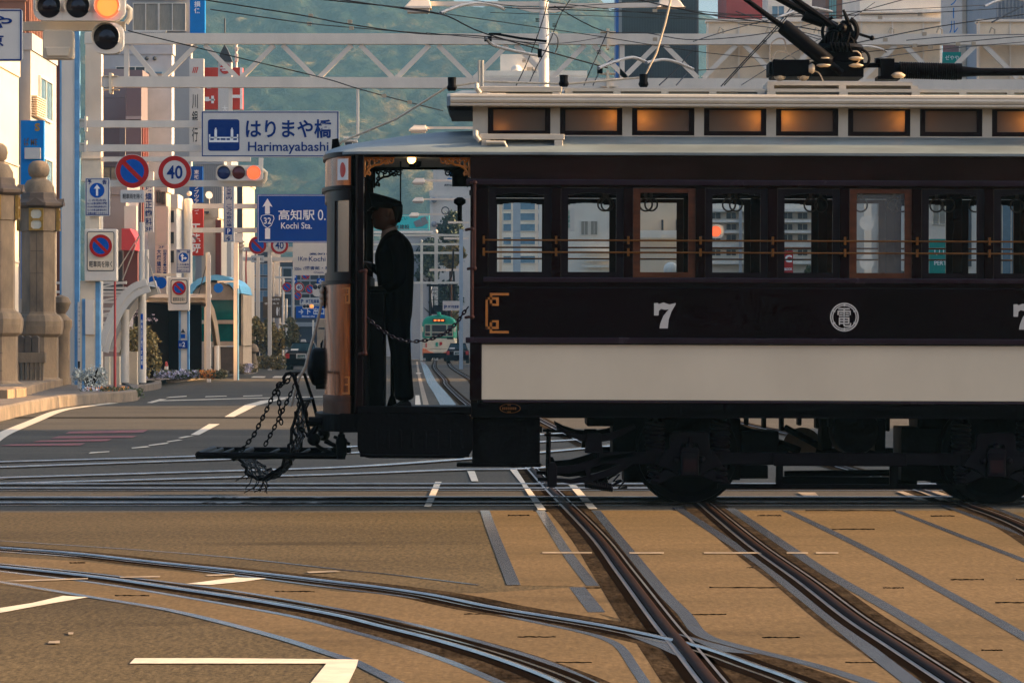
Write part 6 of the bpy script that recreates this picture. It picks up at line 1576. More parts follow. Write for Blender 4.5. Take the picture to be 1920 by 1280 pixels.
# ================================================================== stone bridge pillars, kerbs, planting
def lathe_px(mb, D, cx, rows, n=8, phase=math.pi / 8):
    "rows of (half width px, row px): turned or faceted stone"
    k = D / F; mb.lathe([(hw * k, wz(py, D)) for hw, py in rows], (wx(cx, D), D + rows[0][0] * k, 0), n=n, phase=phase); return mb
def stone_pillar(label, cx, D, top=300, s=1.0, lantern=True):
    # measured on the second pillar (D 97): rows relative to the horizon, scaled by s for the nearer one
    q = lambda y: HZ + (y - HZ) * s
    z0 = .25
    t = thing("stone_pillar", label, "pillar", (wx(cx, D), D + .5, z0)); k = D / F; X = wx(cx, D); Y = D + .5
    W = lambda hw: hw * s * k * 1.08
    Zq = lambda y: wz(q(y), D)
    b = MB(); b.lathe([(W(42), z0), (W(42), Zq(712)), (W(36), Zq(708)), (W(36), Zq(632)), (W(43), Zq(626)), (W(45), Zq(612)), (W(45), Zq(602)), (W(40), Zq(592)), (W(33), Zq(588)), (W(31), Zq(584)), (W(31), Zq(434)), (W(33), Zq(432))], (X, Y, 0), n=8, phase=math.pi / 8)
    b.build("shaft", m_["stone"], t, bevel=.01)
    b = MB(); yf = Y - W(31) * math.cos(math.pi / 8) - .004
    for u0, u1, v0, v1 in ((-.6, .6, 434, 586), (-12, -11, 512, 586), (-12, 12, 511.5, 512.5), (-12, 12, 470, 471)): b.box(X + W(u0), X + W(u1), yf, yf + .01, Zq(v1), Zq(v0))
    yf = Y - W(42) * math.cos(math.pi / 8) + .05
    for v in (620, 660, 690): b.box(X - W(15), X + W(15), Y - W(36.3) * math.cos(math.pi / 8), Y, Zq(v + .8), Zq(v))
    b.build("joint", m_["stone_dark"], t)
    b = MB(); b.lathe([(W(33), Zq(432)), (W(33), Zq(390)), (W(37), Zq(388))], (X, Y, 0), n=8, phase=math.pi / 8); b.build("lantern_house", m_["stone"], t)
    b = MB(); b.lathe([(W(36), Zq(390)), (W(44), Zq(386)), (W(45), Zq(380)), (W(34), Zq(374)), (W(32), Zq(371)), (W(31), Zq(361)), (W(30), Zq(360))], (X, Y, 0), n=8, phase=math.pi / 8)
    for a in range(4):
        d = Vector((math.cos(a * math.pi / 2), math.sin(a * math.pi / 2), 0)); o = Vector((X, Y, 0)) + d * W(34)
        sx = Vector((-d.y, d.x, 0)) * W(17)
        tri = [o - sx + Vector((0, 0, Zq(384))), o + sx + Vector((0, 0, Zq(384))), o + Vector((0, 0, Zq(371)))]
        loft(b, [tri, [p + d * W(10) for p in tri]])
    b.build("eaves", m_["roof_tile"], t, bevel=.01)
    b = MB(); b.lathe([(W(28), Zq(361)), (W(27), Zq(350)), (W(23), Zq(342)), (W(20), Zq(337)), (W(14), Zq(335)), (W(12), Zq(332)), (W(17), Zq(327)), (W(19), Zq(317)), (W(17), Zq(307)), (W(11), Zq(301)), (W(2), Zq(299.5))], (X, Y, 0), n=24); b.build("finial", m_["stone"], t, smooth=True)
    if lantern:
        for a in range(8):
            if a % 2 == 0 and a not in (0, 2, 4, 6): continue
            ang = a * math.pi / 4 + math.pi / 2
            d = Vector((math.cos(ang), math.sin(ang), 0)); sd = Vector((-d.y, d.x, 0)); o = Vector((X, Y, 0)) + d * W(32)
            zc, hh, ww = (Zq(411), (Zq(390) - Zq(432)) / 2, W(12.5)) if a % 2 == 0 else (Zq(424), (Zq(412) - Zq(434)) / 2, W(8))
            if a % 2: continue
            b = MB(); fr = lambda u0, u1, v0, v1, dd: loft(b, [[o + sd * u + d * e + Vector((0, 0, v)) for u, v in ((u0, v0), (u1, v0), (u1, v1), (u0, v1))] for e in (0, dd)])
            fr(-ww, -ww * .72, zc - hh, zc + hh, W(5)); fr(ww * .72, ww, zc - hh, zc + hh, W(5)); fr(-ww * .72, ww * .72, zc + hh * .86, zc + hh, W(5)); fr(-ww * .72, ww * .72, zc - hh, zc - hh * .86, W(5)); fr(-ww * .72, ww * .72, zc - hh * .08, zc + hh * .08, W(5))
            for u in (-1, 1):
                for v in (-.86, .08, -.08, .86):
                    c = o + sd * u * ww * .72 + d * W(4.5) + Vector((0, 0, zc + hh * v)); s2 = 1 if v in (-.86, .08) else -1
                    b.face([c, c - sd * u * ww * .3, c + Vector((0, 0, s2 * hh * .2))])
            f = b.build("lantern", m_["lantern_gold"], t)
            b = MB(); fr(-ww * .72, ww * .72, zc - hh * .86, zc - hh * .08, W(2.5)); fr(-ww * .72, ww * .72, zc + hh * .08, zc + hh * .86, W(2.5)); b.build("lantern_pane", m_["lantern_pane"], f)
    return t
stone_pillar("tall faceted stone bridge pillar with a ball finial and gold lanterns, standing clear at the left", 68, 97.0)
stone_pillar("tall stone bridge pillar cut by the left edge, its gold lantern at the side", -13, 87.0, s=97 / 87 * .985)
t = thing("stone_pillar", "short stone post with a ball top half hidden behind the tall pillar", "pillar", (wx(108, 99), 99.5, .25)); k = 99 / F
b = MB(); b.lathe([(.24 * 1, .25), (.24, wz(622, 99)), (.3, wz(612, 99)), (.3, wz(600, 99)), (.2, wz(594, 99)), (.12, wz(588, 99)), (.2, wz(580, 99)), (.27, wz(567, 99)), (.2, wz(557, 99)), (.02, wz(552, 99))], (wx(110, 99), 99.5, 0), n=20)
b.build("post", m_["stone"], t, smooth=True)
t = thing("stone_balustrade", "low stone balustrade with slots between the bridge pillars", "balustrade", (wx(52, 93), 93, .25)); D = 93.0
b = MB(); b.pbox(24, 84, 661, 680, D, .35); b.pbox(24, 80, 712, 726, D - .05, .5)
for x in range(32, 78, 9): b.pbox(x, x + 4, 680, 712, D + .05, .25)
b.build("panel", m_["stone"], t, bevel=.01)
b = MB()
for x in (38, 52, 66): b.prism([(wx(x - 7, D), wz(661, D)), (wx(x + 6, D), wz(661, D)), (wx(x + 6, D), wz(633, D)), (wx(x + 2, D), wz(629, D)), (wx(x - 4, D), wz(629, D)), (wx(x - 7, D), wz(634, D))], D + .05, D + .3)
b.build("crest", m_["stone_dark"], t, bevel=.01)
t = thing("stone_plinth", "stepped stone base running under the bridge pillars", "wall", (wx(40, 90), 90, 0))
b = MB()
for (x0, y0, x1, y1, h, w_) in ((-13.2, 78, -11.6, 102, .42, .0), ):
    for i in range(9):
        ya, yb = 76 + i * 3, 78.92 + i * 3; b.box(-16, wx(-8 + (ya - 76) * 4.2, ya) + .25, ya, yb, .02, .40 + .006 * (i % 3))
b.build("course", m_["stone"], t, bevel=.02)
def kerb(name, label, pts, h, w_, depth=4.0, mat="kerb_stone", curved=True):
    p = gp(pts, 6) if curved else [G(*q) for q in pts]
    t = thing(name, label, "kerb", p[0]); b = MB(); L = []
    for i, q in enumerate(p):
        d = p[min(i + 1, len(p) - 1)] - p[max(i - 1, 0)]; d.z = 0; d.normalize(); nrm = Vector((-d.y, d.x, 0)); L.append((q, nrm))
    rings = [[q, q + Vector((0, 0, h * .85)) + n_ * .01, q + n_ * .04 + Vector((0, 0, h)), q + n_ * w_ + Vector((0, 0, h)), q + n_ * w_] for q, n_ in L]
    loft(b, rings); b.build("kerb_stone", m_[mat], t, smooth=False)
    return t, p, L
_, pk, Lk = kerb("kerb", "sunlit stone kerb sweeping in from the left edge to the flower bed", [(-60, 806), (0, 790), (60, 775), (120, 763), (180, 757), (230, 754), (258, 750), (262, 742), (250, 736)], .25, .22)
b = MB(); b.face([q + n_ * .2 + Vector((0, 0, .215)) for q, n_ in Lk] + [Vector((-40, 110, .215)), Vector((-40, 55, .215))]); fixn(b); tag(b.build("pavement", m_["kerb_stone"]), kind="structure")
_, pk2, Lk2 = kerb("kerb", "grey kerb of the second planting bed before the arched canopy", [(190, 742), (240, 737), (290, 731), (303, 726), (296, 722), (270, 721)], .2, .2)
_, pk3, Lk3 = kerb("kerb", "long grey kerb below the blue-and-orange flowers at the underpass mouth", [(273, 716), (320, 717), (370, 712), (412, 706), (426, 702), (423, 698), (400, 697)], .26, .22)
_, pk4, Lk4 = kerb("kerb", "short kerb end by the arched blue-roofed building", [(430, 701), (470, 701), (482, 698), (479, 695)], .24, .22)
_, pk5, Lk5 = kerb("kerb", "low kerb under the bushes left of the taxi", [(478, 690), (520, 690), (532, 687), (528, 684)], .24, .22)
b = MB(); b.face([(-40, 104, .2), (wx(300, 116), 116, .2), (wx(420, 160), 160, .2), (wx(440, 175), 175, .2), (-40, 300, .2)]); fixn(b); tag(b.build("pavement", m_["kerb_stone"]), kind="structure")
# plants: many small leaf faces
def leafmat(name, c1, c2, c3=None):
    m = bpy.data.materials.new(name); m.use_nodes = True; n, l = m.node_tree.nodes, m.node_tree.links; bs = n["Principled BSDF"]; bs.inputs["Roughness"].default_value = .7
    g = n.new("ShaderNodeNewGeometry"); r = n.new("ShaderNodeValToRGB"); r.color_ramp.elements[0].color = (*c1, 1); r.color_ramp.elements[1].color = (*c2, 1)
    if c3: e = r.color_ramp.elements.new(.8); e.color = (*c3, 1)
    l.new(g.outputs["Random Per Island"], r.inputs[0]); l.new(r.outputs[0], bs.inputs["Base Color"]); MATS[name] = m; return m
leafmat("leaf_silver", (.30, .32, .28), (.55, .56, .50)); leafmat("leaf_green", (.03, .055, .022), (.10, .11, .04)); leafmat("leaf_dark", (.015, .03, .018), (.06, .08, .035))
leafmat("leaf_amber", (.10, .09, .025), (.42, .26, .06)); leafmat("flower_orange", (.65, .16, .03), (.8, .35, .05)); leafmat("flower_white", (.6, .58, .6), (.75, .72, .78)); leafmat("flower_lilac", (.40, .38, .52), (.62, .58, .66)); leafmat("blossom", (.7, .45, .45), (.85, .65, .62)); leafmat("leaf_olive", (.05, .055, .02), (.24, .17, .055))
def leaves(mb, c, rad, n, size, clump=0, flat=1.0, rnd=random):
    c = Vector(c); cl = [(Vector((rnd.gauss(0, .5), rnd.gauss(0, .5), rnd.gauss(0, .5)))) for _ in range(clump)] if clump else None
    for _ in range(n):
        if cl:
            o = rnd.choice(cl); v = o + Vector((rnd.gauss(0, .2), rnd.gauss(0, .2), rnd.gauss(0, .2)))
            if v.length > 1.05: v = v / v.length * rnd.uniform(.8, 1.05)
        else:
            while True:
                v = Vector((rnd.uniform(-1, 1), rnd.uniform(-1, 1), rnd.uniform(-1, 1)))
                if v.length < 1: break
        p = c + Vector((v.x * rad[0], v.y * rad[1], v.z * rad[2])); s = size * rnd.uniform(.6, 1.3)
        a = Vector((rnd.gauss(0, 1), rnd.gauss(0, 1), rnd.gauss(0, 1) * flat)).normalized(); d = a.cross(Vector((rnd.gauss(0, 1), rnd.gauss(0, 1), rnd.gauss(0, 1)))).normalized()
        mb.face([p - a * s * .5, p + d * s * .28, p + a * s * .5, p - d * s * .28])
    return mb
def bush(name, label, cat, c, rad, n, size, mat, stem=True, clump=14):
    t = thing(name, label, cat, (c[0], c[1], max(0, c[2] - rad[2]))); b = MB(); leaves(b, c, rad, n, size, clump); b.build("foliage", m_[mat], t)
    if stem:
        b = MB()
        for _ in range(7): b.tube([Vector((c[0] + random.uniform(-.1, .1) * rad[0], c[1], max(0, c[2] - rad[2] * 1.05))), Vector((c[0] + random.uniform(-.6, .6) * rad[0], c[1] + random.uniform(-.4, .4) * rad[1], c[2] + random.uniform(-.2, .5) * rad[2]))], [.03 * max(1, rad[2]), .012], 6)
        b.build("stem", m_["rail_rust"], t)
    return t
c = P(165, 706, 90); bush("silver_bush", "feathery silver-grey bush in the flower bed below the striped signpost", "shrub", (c.x + .05, 90, c.z), (.42, .4, .38), 1500, .07, "leaf_silver")
def bed(label, box, D, mats, n, size, dep=1.0):
    t = thing("flower_bed", label, "flower bed", P((box[0] + box[1]) / 2, box[3], D)); 
    for mt, fx0, fx1, n_ in mats:
        b = MB()
        for _ in range(n_):
            x = random.uniform(fx0, fx1); y = random.uniform(0, dep); z = random.uniform(0, 1) ** 1.3
            p = P(x, box[3] + (box[2] - box[3]) * z, D); p.y += y; leaves(b, p, (.05, .05, .04), 3, size)
        b.build("foliage" if mt.startswith("leaf") else "bloom", m_[mt], t)
    return t
bed("bed of white and orange flowers inside the sunlit kerb", (150, 255, 728, 742), 88.0, (("leaf_green", 150, 262, 420), ("flower_white", 152, 186, 120), ("flower_orange", 158, 245, 130), ("leaf_olive", 195, 226, 200)), 0, .07)
bed("bed of lilac and orange flowers in front of the dark underpass", (274, 412, 694, 708), 123.0, (("leaf_green", 274, 418, 520), ("flower_lilac", 274, 370, 330), ("flower_orange", 374, 404, 170), ("leaf_olive", 400, 422, 150)), 0, .09)
bed("small bed with lilac blooms by the arched blue-roofed building", (438, 478, 682, 697), 146.0, (("leaf_olive", 436, 480, 160), ("flower_lilac", 459, 472, 80)), 0, .09)
bed("low grassy planting under the bushes left of the taxi", (480, 532, 668, 690), 176.0, (("leaf_olive", 474, 534, 420), ("leaf_amber", 476, 532, 120)), 0, .12)
c = P(253, 655, 112); bush("amber_bush", "yellow-amber bush between the canopy columns", "shrub", (c.x, 113, c.z), (.55, .7, 1.0), 1500, .13, "leaf_amber")
c = P(281, 664, 118); bush("amber_bush", "yellow-amber bush at the left side of the dark underpass mouth", "shrub", (c.x, 118.5, c.z), (.33, .5, .72), 1000, .12, "leaf_amber")
bush("blossom_twig", "sprig of pink blossom against the dark underpass", "blossom branch", tuple(P(285, 598, 118)), (.2, .2, .16), 60, .05, "blossom", clump=5)
bush("blossom_twig", "pink blossom beside the canopy column", "blossom branch", tuple(P(256, 592, 112)), (.12, .2, .3), 60, .05, "blossom", clump=5)
# ---------------- arched canopy over the first stairs
t = thing("stair_canopy", "curved white canopy with round columns over the first stairway", "canopy", (wx(230, 108), 108, .2)); D = 108.0
b = MB(); arc = [(191, 648), (197, 625), (207, 598), (220, 572), (236, 550), (254, 536), (275, 529)]
for dy, w_ in ((0, .14), (3.0, .14)):
    b = MB()
    pts = smooth_path([P(x, y, D) + Vector((0, dy, 0)) for x, y in arc], 4)
    for a, c in zip(pts, pts[1:]): b.bar(a, c, .2, .15, up=(0, 1, 0))
    pts = smooth_path([P(x + 6, y + 12, D) + Vector((0, dy, 0)) for x, y in arc], 4)
    for a, c in zip(pts, pts[1:]): b.bar(a, c, .2, .1, up=(0, 1, 0))
    b.build("arch_rib", m_["white_steel"], t)
b = MB(); pts = smooth_path([P(x + 2, y + 5, D) for x, y in arc], 4); loft(b, [[p + Vector((0, .1, 0)), p + Vector((0, 2.9, 0)), p + Vector((.02, 2.9, -.03)), p + Vector((.02, .1, -.03))] for p in pts]); b.build("roof_sheet", m_["grey_steel"], t)
for x0, x1, top in ((225, 241, 580), (257.5, 273, 535), (260, 270, 416), (271, 278, 468)):
    b = MB(); Dq = D + (.5 if x0 != 260 else .2); b.lathe([((x1 - x0) / 2 * Dq / F, .2 if top > 500 else wz(530, Dq)), ((x1 - x0) / 2 * Dq / F, wz(top, Dq))], (wx((x0 + x1) / 2, Dq), Dq + .2, 0), n=16); b.build("column", m_["white_steel"], t, smooth=True)
b = MB(); b.pbox(196, 205, 668, 726, D, .3); b.build("column", m_["cream_steel"], t)
for a, c in (((262, 440), (222, 505)), ((262, 440), (230, 525)), ((276, 480), (296, 550))):
    b = MB(); b.tube([P(*a, D + .3), P(*c, D + .3)], .018, 6); b.build("stay_cable", m_["rope_fibre"], t)
b = MB(); b.pbox(263.5, 268, 588, 692, D - .02, .02); b.build("name_strip", m_["sign_blue_bright"], t)
b = MB(); pvtext(b, "中央公園地下駐車場", 264.3, 267.2, 598, 685, D - .03, .03); b.build("lettering", m_["letter_white"], t)
b = MB(); b.pbox(242, 257, 659, 722, D + 1, .5); b.build("cabinet", m_["cream_steel"], t); b = MB(); b.pbox(206, 224, 668, 722, D + 2, .5); b.build("cabinet", m_["cream_steel"], t)
b = MB()
for y in range(538, 660, 13): b.pbox(145, 236, y, y + 4, D + 6, .2)
for y in range(530, 660, 26): b.bar(P(188, y + 8, D + 5), P(238, y - 2, D + 5), .05)
b.pbox(100, 236, 528, 532, D + 6, .3); b.pbox(100, 236, 545, 549, D + 6, .3); b.build("louvre", m_["white_steel"], t)
# ---------------- underpass shelter
M("shelter_inner", (52, 44, 42), rough=.8, var=.2)
D = 133.0
t = thing("underpass_shelter", "low curved shelter with a dark mouth over the underpass", "shelter", (wx(340, D), D, .2))
prof = [(272, 556), (385, 556), (394, 562), (402, 580), (408, 605), (413, 645), (414, 692)]
b = MB(); n_ = len(prof)
inn = [(272, 566), (382, 566), (389, 572), (396, 588), (402, 610), (408, 648), (409.5, 692)]
loft(b, [[Vector((wx(x, D) - (dy * .095), D + dy, max(.2, wz(y, D)))) for x, y in prof + inn[::-1]] for dy in (0, 9)])
b.build("shell", m_["cream_steel"], t)
b = MB(); b.pbox(250, 378, 565, 695, D + 8.8, .1); b.pbox(268, 274, 556, 695, D, 9); b.build("inner_wall", m_["shelter_inner"], t)
b = MB()
for dy in (2.2, 4.6, 7): loft(b, [[Vector((wx(x + 1.2, D) - dy * .095, D + dy + e, max(.2, wz(y + 1.5, D)))) for x, y in inn] for e in (0, .15)], closed=False, caps=False)
b.build("rib", m_["dark_steel"], t)
b = MB(); b.pbox(270, 395, 551, 558, D - .3, .5); b.pbox(384, 393, 552, 562, D - .35, .3); b.build("lintel", m_["white_steel"], t)
for x0, x1, top in ((388, 395, 474), (385, 397, 575), (404, 413, 648)): 
    b = MB(); b.lathe([((x1 - x0) / 2 * D / F, .2), ((x1 - x0) / 2 * D / F, wz(top, D))], (wx((x0 + x1) / 2, D), D - .5, 0), n=14); b.build("column", m_["white_steel"], t, smooth=True)
b = MB(); b.tube([P(372, 555, D), P(389, 488, D)], .02, 6); b.build("stay_cable", m_["dark_steel"], t)
t = thing("traffic_cone", "red and white traffic cone inside the dark underpass mouth", "cone", (wx(312, 131), 131, .2)); b = MB(); b.cur = 0; b.box(wx(312, 131) - .14, wx(312, 131) + .14, 130.86, 131.14, .2, .24); b.lathe([(.11, .24), (.085, .4)], (wx(312, 131), 131, 0), n=14); b.lathe([(.06, .55), (.045, .68), (.02, .72)], (wx(312, 131), 131, 0), n=14); b.cur = 1; b.lathe([(.085, .4), (.06, .55)], (wx(312, 131), 131, 0), n=14); b.build("cone", [m_["pole_red"], m_["sign_white"]], t)
# ---------------- arched building with pale blue roof
D = 152.0
M("aqua_roof", (112, 186, 214), rough=.4, var=.08); M("green_glass", (6, 92, 82), rough=.08, var=.15, spec=.7); M("wall_tan", (176, 152, 124), rough=.8, var=.15)
t = thing("arched_building", "small building with a pale blue arched roof and green glass front", "building", (wx(405, D), D, .2))
b = MB(); pts = [(352, 545)] + [(405 + 50 * math.cos(R(a)), 563 - 45 * math.sin(R(a))) for a in range(160, 15, -12)] + [(455, 545)]
b.prism([(wx(x, D), wz(y, D)) for x, y in [(350, 560), (353, 545), (360, 532), (372, 523), (390, 517), (408, 515), (425, 518), (440, 525), (450, 536), (454, 550), (454, 550), (440, 550), (438, 541), (430, 532), (416, 527), (402, 525), (386, 528), (372, 535), (362, 548), (358, 560)]], D - .3, D + 6); b.build("roof", m_["aqua_roof"], t)
b = MB(); b.prism([(wx(x, D), wz(y, D)) for x, y in [(358, 556), (366, 543), (380, 534), (400, 529), (418, 531), (430, 537), (437, 546), (437, 556)]], D, D + 5); b.pbox(360, 440, 556, 562, D - .1, 5); b.pbox(398, 441, 600, 607, D - .1, 5); b.pbox(398, 441, 640, 648, D - .1, 5); b.pbox(438, 446, 550, 695, D, 5); b.pbox(446, 456, 648, 695, D + .3, 5); b.pbox(452, 456, 552, 650, D + .3, 5); b.build("wall", m_["wall_tan"], t)
b = MB(); b.pbox(398, 440, 650, 695, D, 5); b.build("base", m_["stone_dark"], t)
for y0, y1 in ((562, 600), (607, 640)):
    b = MB(); b.pbox(362, 438, y0, y1, D + .05, .1); b.build("window", m_["green_glass"], t)
# ---------------- stone lantern
t = thing("stone_lantern", "squat mushroom-shaped stone lantern beside the thin red pole", "stone lantern", (wx(475, 168), 168, 0)); D = 168.0; k = D / F
b = MB(); b.lathe([(9.5 * k, 0.1), (9 * k, wz(676, D)), (6.5 * k, wz(668, D)), (6 * k, wz(662, D)), (11.5 * k, wz(659, D)), (10.5 * k, wz(652, D)), (7 * k, wz(646, D)), (3 * k, wz(644, D))], (wx(474, D), D, 0), n=20); b.build("base", m_["stone"], t, smooth=True)
b = MB(); b.pbox(456, 478, 631, 637, D + .3, .6); b.build("slab", m_["stone"], t)
# ---------------- bushes and trees up the street
def tree(name, label, cx, cy, rx, ry, D, n, size, mat, trunk=True, clump=22):
    t = thing(name, label, "tree", (wx(cx, D), D, 0)); k = D / F; b = MB(); c = P(cx, cy, D)
    leaves(b, c, (rx * k, rx * k, ry * k), n, size, clump); b.build("crown", m_[mat], t)
    b = MB(); h = c.z
    b.tube([Vector((c.x, D, 0)), Vector((c.x + .1, D, h * .5)), Vector((c.x, D, h))], [.18, .13, .06], 8)
    for _ in range(6): z = random.uniform(.4, .8) * h; b.tube([Vector((c.x, D, z)), Vector((c.x + random.uniform(-.7, .7) * rx * k, D + random.uniform(-.5, .5), z + random.uniform(.2, .6) * ry * k))], [.07, .02], 6)
    b.build("trunk", m_["rail_rust"], t); return t
for a in (("autumn_tree", "amber-leaved small tree behind the stone lantern", 478, 620, 17, 28, 188, 1300, .22, "leaf_amber"), ("street_tree", "dark green street tree behind the brown board", 505, 636, 20, 38, 200, 1500, .22, "leaf_olive"), ("autumn_tree", "amber tree just left of the taxi", 520, 640, 13, 34, 196, 1200, .2, "leaf_amber"),
          ("street_tree", "green tree right behind the taxi roof", 545, 628, 20, 32, 215, 1700, .22, "leaf_olive"), ("street_tree", "dark palm-like tree behind the white ball-topped posts, upper one", 843, 425, 24, 32, 320, 1600, .4, "leaf_dark"), ("street_tree", "dark tree behind the driver, left of the ball-topped posts", 805, 490, 32, 42, 330, 2400, .45, "leaf_dark"),
          ("street_tree", "amber-tinged tree low behind the right-hand post of the doorway view", 850, 480, 22, 28, 310, 1200, .4, "leaf_amber"), ("street_tree", "dark tree above the far tram's roof", 840, 560, 28, 34, 340, 1800, .4, "leaf_dark"), ("street_tree", "small amber tree beside the far tram's roof", 855, 600, 9, 22, 300, 500, .35, "leaf_amber"),
          ("street_tree", "small green tree seen through a tram window below the red sign", 1520, 510, 10, 14, 190, 700, .2, "leaf_green"), ("street_tree", "dark clipped greenery at the bottom of the brown-framed tram window", 1680, 520, 30, 22, 230, 1200, .3, "leaf_dark")):
    tree(*a)
# palms seen through the doorway
t = thing("palm_tree", "palm tree rising behind the white posts in the doorway view", "palm", (wx(803, 335), 335, 0)); b = MB(); b.tube([Vector((wx(803, 335), 335, 0)), P(803, 470, 335)], [.3, .2], 8); b.build("trunk", m_["rail_rust"], t)
b = MB(); c = P(803, 468, 335)
for i in range(26):
    a = 2 * math.pi * i / 26; d = Vector((math.cos(a), math.sin(a), 0)); pr = c
    for j in range(5):
        nx = c + d * (.32 * (j + 1)) + Vector((0, 0, .35 * (j + 1) - .11 * (j + 1) ** 2 + .1 * math.sin(i * 7))); sdv = Vector((-d.y, d.x, 0)) * (.16 - .028 * j); b.face([pr - sdv, nx - sdv * .8, nx + sdv * .8, pr + sdv]); pr = nx
b.build("crown", m_["leaf_dark"], t)
# ================================================================== taxi
M("car_black", (5, 6, 13), rough=.2, var=0, spec=.08); M("car_glass", (22, 46, 50), rough=.1, var=.1, spec=.2); M("tail_red", (180, 34, 20), rough=.3, var=0); M("tyre", (16, 16, 16), rough=.85); M("chrome", (180, 180, 178), rough=.2, metal=.8, var=.05); M("plate_green", (30, 66, 50), rough=.5, var=0)
TD = 192.0
def car(label, cx, D, w_=1.70, body="car_black", name="taxi", cat="taxi", roof_lamp=True):
    X = wx(cx, D); t = thing(name, label, cat, (X, D, 0)); hw = w_ / 2
    def sect(y, zb, zs, zt, hs, ht):
        return [(X - hs, y, zb), (X - hs * 1.0, y, zs * .6 + zb * .4), (X - hs * .985, y, zs), (X - ht, y, zt), (X - ht * .8, y, zt + .02), (X + ht * .8, y, zt + .02), (X + ht, y, zt), (X + hs * .985, y, zs), (X + hs, y, zs * .6 + zb * .4), (X + hs, y, zb)]
    b = MB(); loft(b, [sect(D, .32, .78, .88, hw * .95, hw * .86), sect(D + .06, .24, .82, .95, hw, hw * .9), sect(D + .9, .2, .84, .97, hw, hw * .9), sect(D + 3.4, .2, .84, .96, hw, hw * .9), sect(D + 4.4, .22, .7, .82, hw * .97, hw * .84), sect(D + 4.65, .3, .6, .7, hw * .9, hw * .8)]); b.build("body", m_[body], t, bevel=.03)
    b = MB(); g = lambda y, z, h: [(X - h, y, z), (X + h, y, z)]
    loft(b, [[(X - hw * .88, D + .85, .95), (X + hw * .88, D + .85, .95), (X + hw * .88, D + 3.5, .95), (X - hw * .88, D + 3.5, .95)], [(X - hw * .66, D + 1.45, 1.42), (X + hw * .66, D + 1.45, 1.42), (X + hw * .66, D + 2.7, 1.42), (X - hw * .66, D + 2.7, 1.42)]]); cb = b.build("cabin", m_[body], t, bevel=.05)
    b = MB(); b.face([(X - hw * .78, D + .93, .99), (X + hw * .78, D + .93, .99), (X + hw * .62, D + 1.38, 1.36), (X - hw * .62, D + 1.38, 1.36)]); gl = b.build("rear_window", m_["car_glass"], cb); gl.location.y -= .03; gl.location.z += .02
    b = MB(); b.pbox(cx - 24, cx - 10, 649, 656, D + .97 - .0, .01) if False else b.face([(X - .6, D + .9, 1.02), (X - .22, D + .9, 1.02), (X - .2, D + .99, 1.1), (X - .58, D + .99, 1.1)]); st = b.build("window_sticker", m_["sign_white"], cb); st.location.y -= .04
    b = MB(); b.sphere((X, D + 1.3, 1.3), .03, 8, 6); b.build("brake_lamp", m_["tail_red"], cb)
    for s in (-1, 1):
        b = MB(); b.box(X + s * hw * .84 - .1, X + s * hw * .84 + .1, D - .02, D + .04, .6, .86); b.build("tail_light", m_["tail_red"], t, bevel=.02)
        for y in (D + .85, D + 3.6):
            b = MB(); b.lathe([(.2, -.1), (.31, -.1), (.32, -.08), (.32, .08), (.31, .1), (.2, .1)], (X + s * (hw - .12), y, .32), axis=(1, 0, 0), n=24); b.build("wheel", m_["tyre"], t, smooth=True)
    b = MB(); b.box(X - hw * .95, X + hw * .95, D - .07, D + .05, .36, .56); b.build("bumper", m_[body], t, bevel=.03)
    b = MB(); b.box(X - hw * .7, X + hw * .7, D - .015, D + .01, .84, .87); b.build("trim", m_["chrome"], t)
    b = MB(); b.box(X - .26, X + .26, D - .03, D - .01, .6, .84); pl = b.build("plate_frame", m_["sign_white"], t)
    b = MB(); b.box(X - .2, X + .2, D - .035, D - .031, .62, .79); b.build("number_plate", m_["plate_green"], pl)
    b = MB(); add_text(b, "・11-61", X - .17, X + .17, .64, .72, D - .037, .02); b.build("lettering", m_["letter_white"], pl)
    if roof_lamp: b = MB(); b.prism([(X - .16, 1.44), (X + .16, 1.44), (X + .1, 1.58), (X - .1, 1.58)], D + 1.8, D + 2.0); b.build("roof_lamp", m_["sign_white"], t, bevel=.02)
    return t
car("black taxi with a white roof lamp, seen from behind", 565, TD)
t = car("dark blue car half hidden behind the far tram's right side", 858, 262.0, 1.6, "car_black", "parked_car", "car", False)
t = car("distant dark car ahead of the taxi", 566, 310.0, 1.7, "car_black", "parked_car", "car", False)
t = thing("parcel_truck", "tan truck body ahead in the next lane, beside the tram's dark lamp", "truck", (wx(603, 215), 215, 0)); b = MB(); b.pbox(594, 625, 597, 662, 215, 5); b.build("cargo_box", m_["wall_tan"], t, bevel=.05)
b = MB(); ptext(b, "ASAHI", 598, 610, 613, 617, 214.98, .02) if False else None; b = MB(); b.pbox(597, 620, 614, 617, 214.98, .01); b.build("stripe", m_["dark_steel"], t)
b = MB(); b.pbox(594, 625, 662, 672, 215, 5); 
for x in (597, 619): b.pbox(x, x + 6, 668, 688, 215.3, 1)
b.build("chassis", m_["dark_steel"], t)
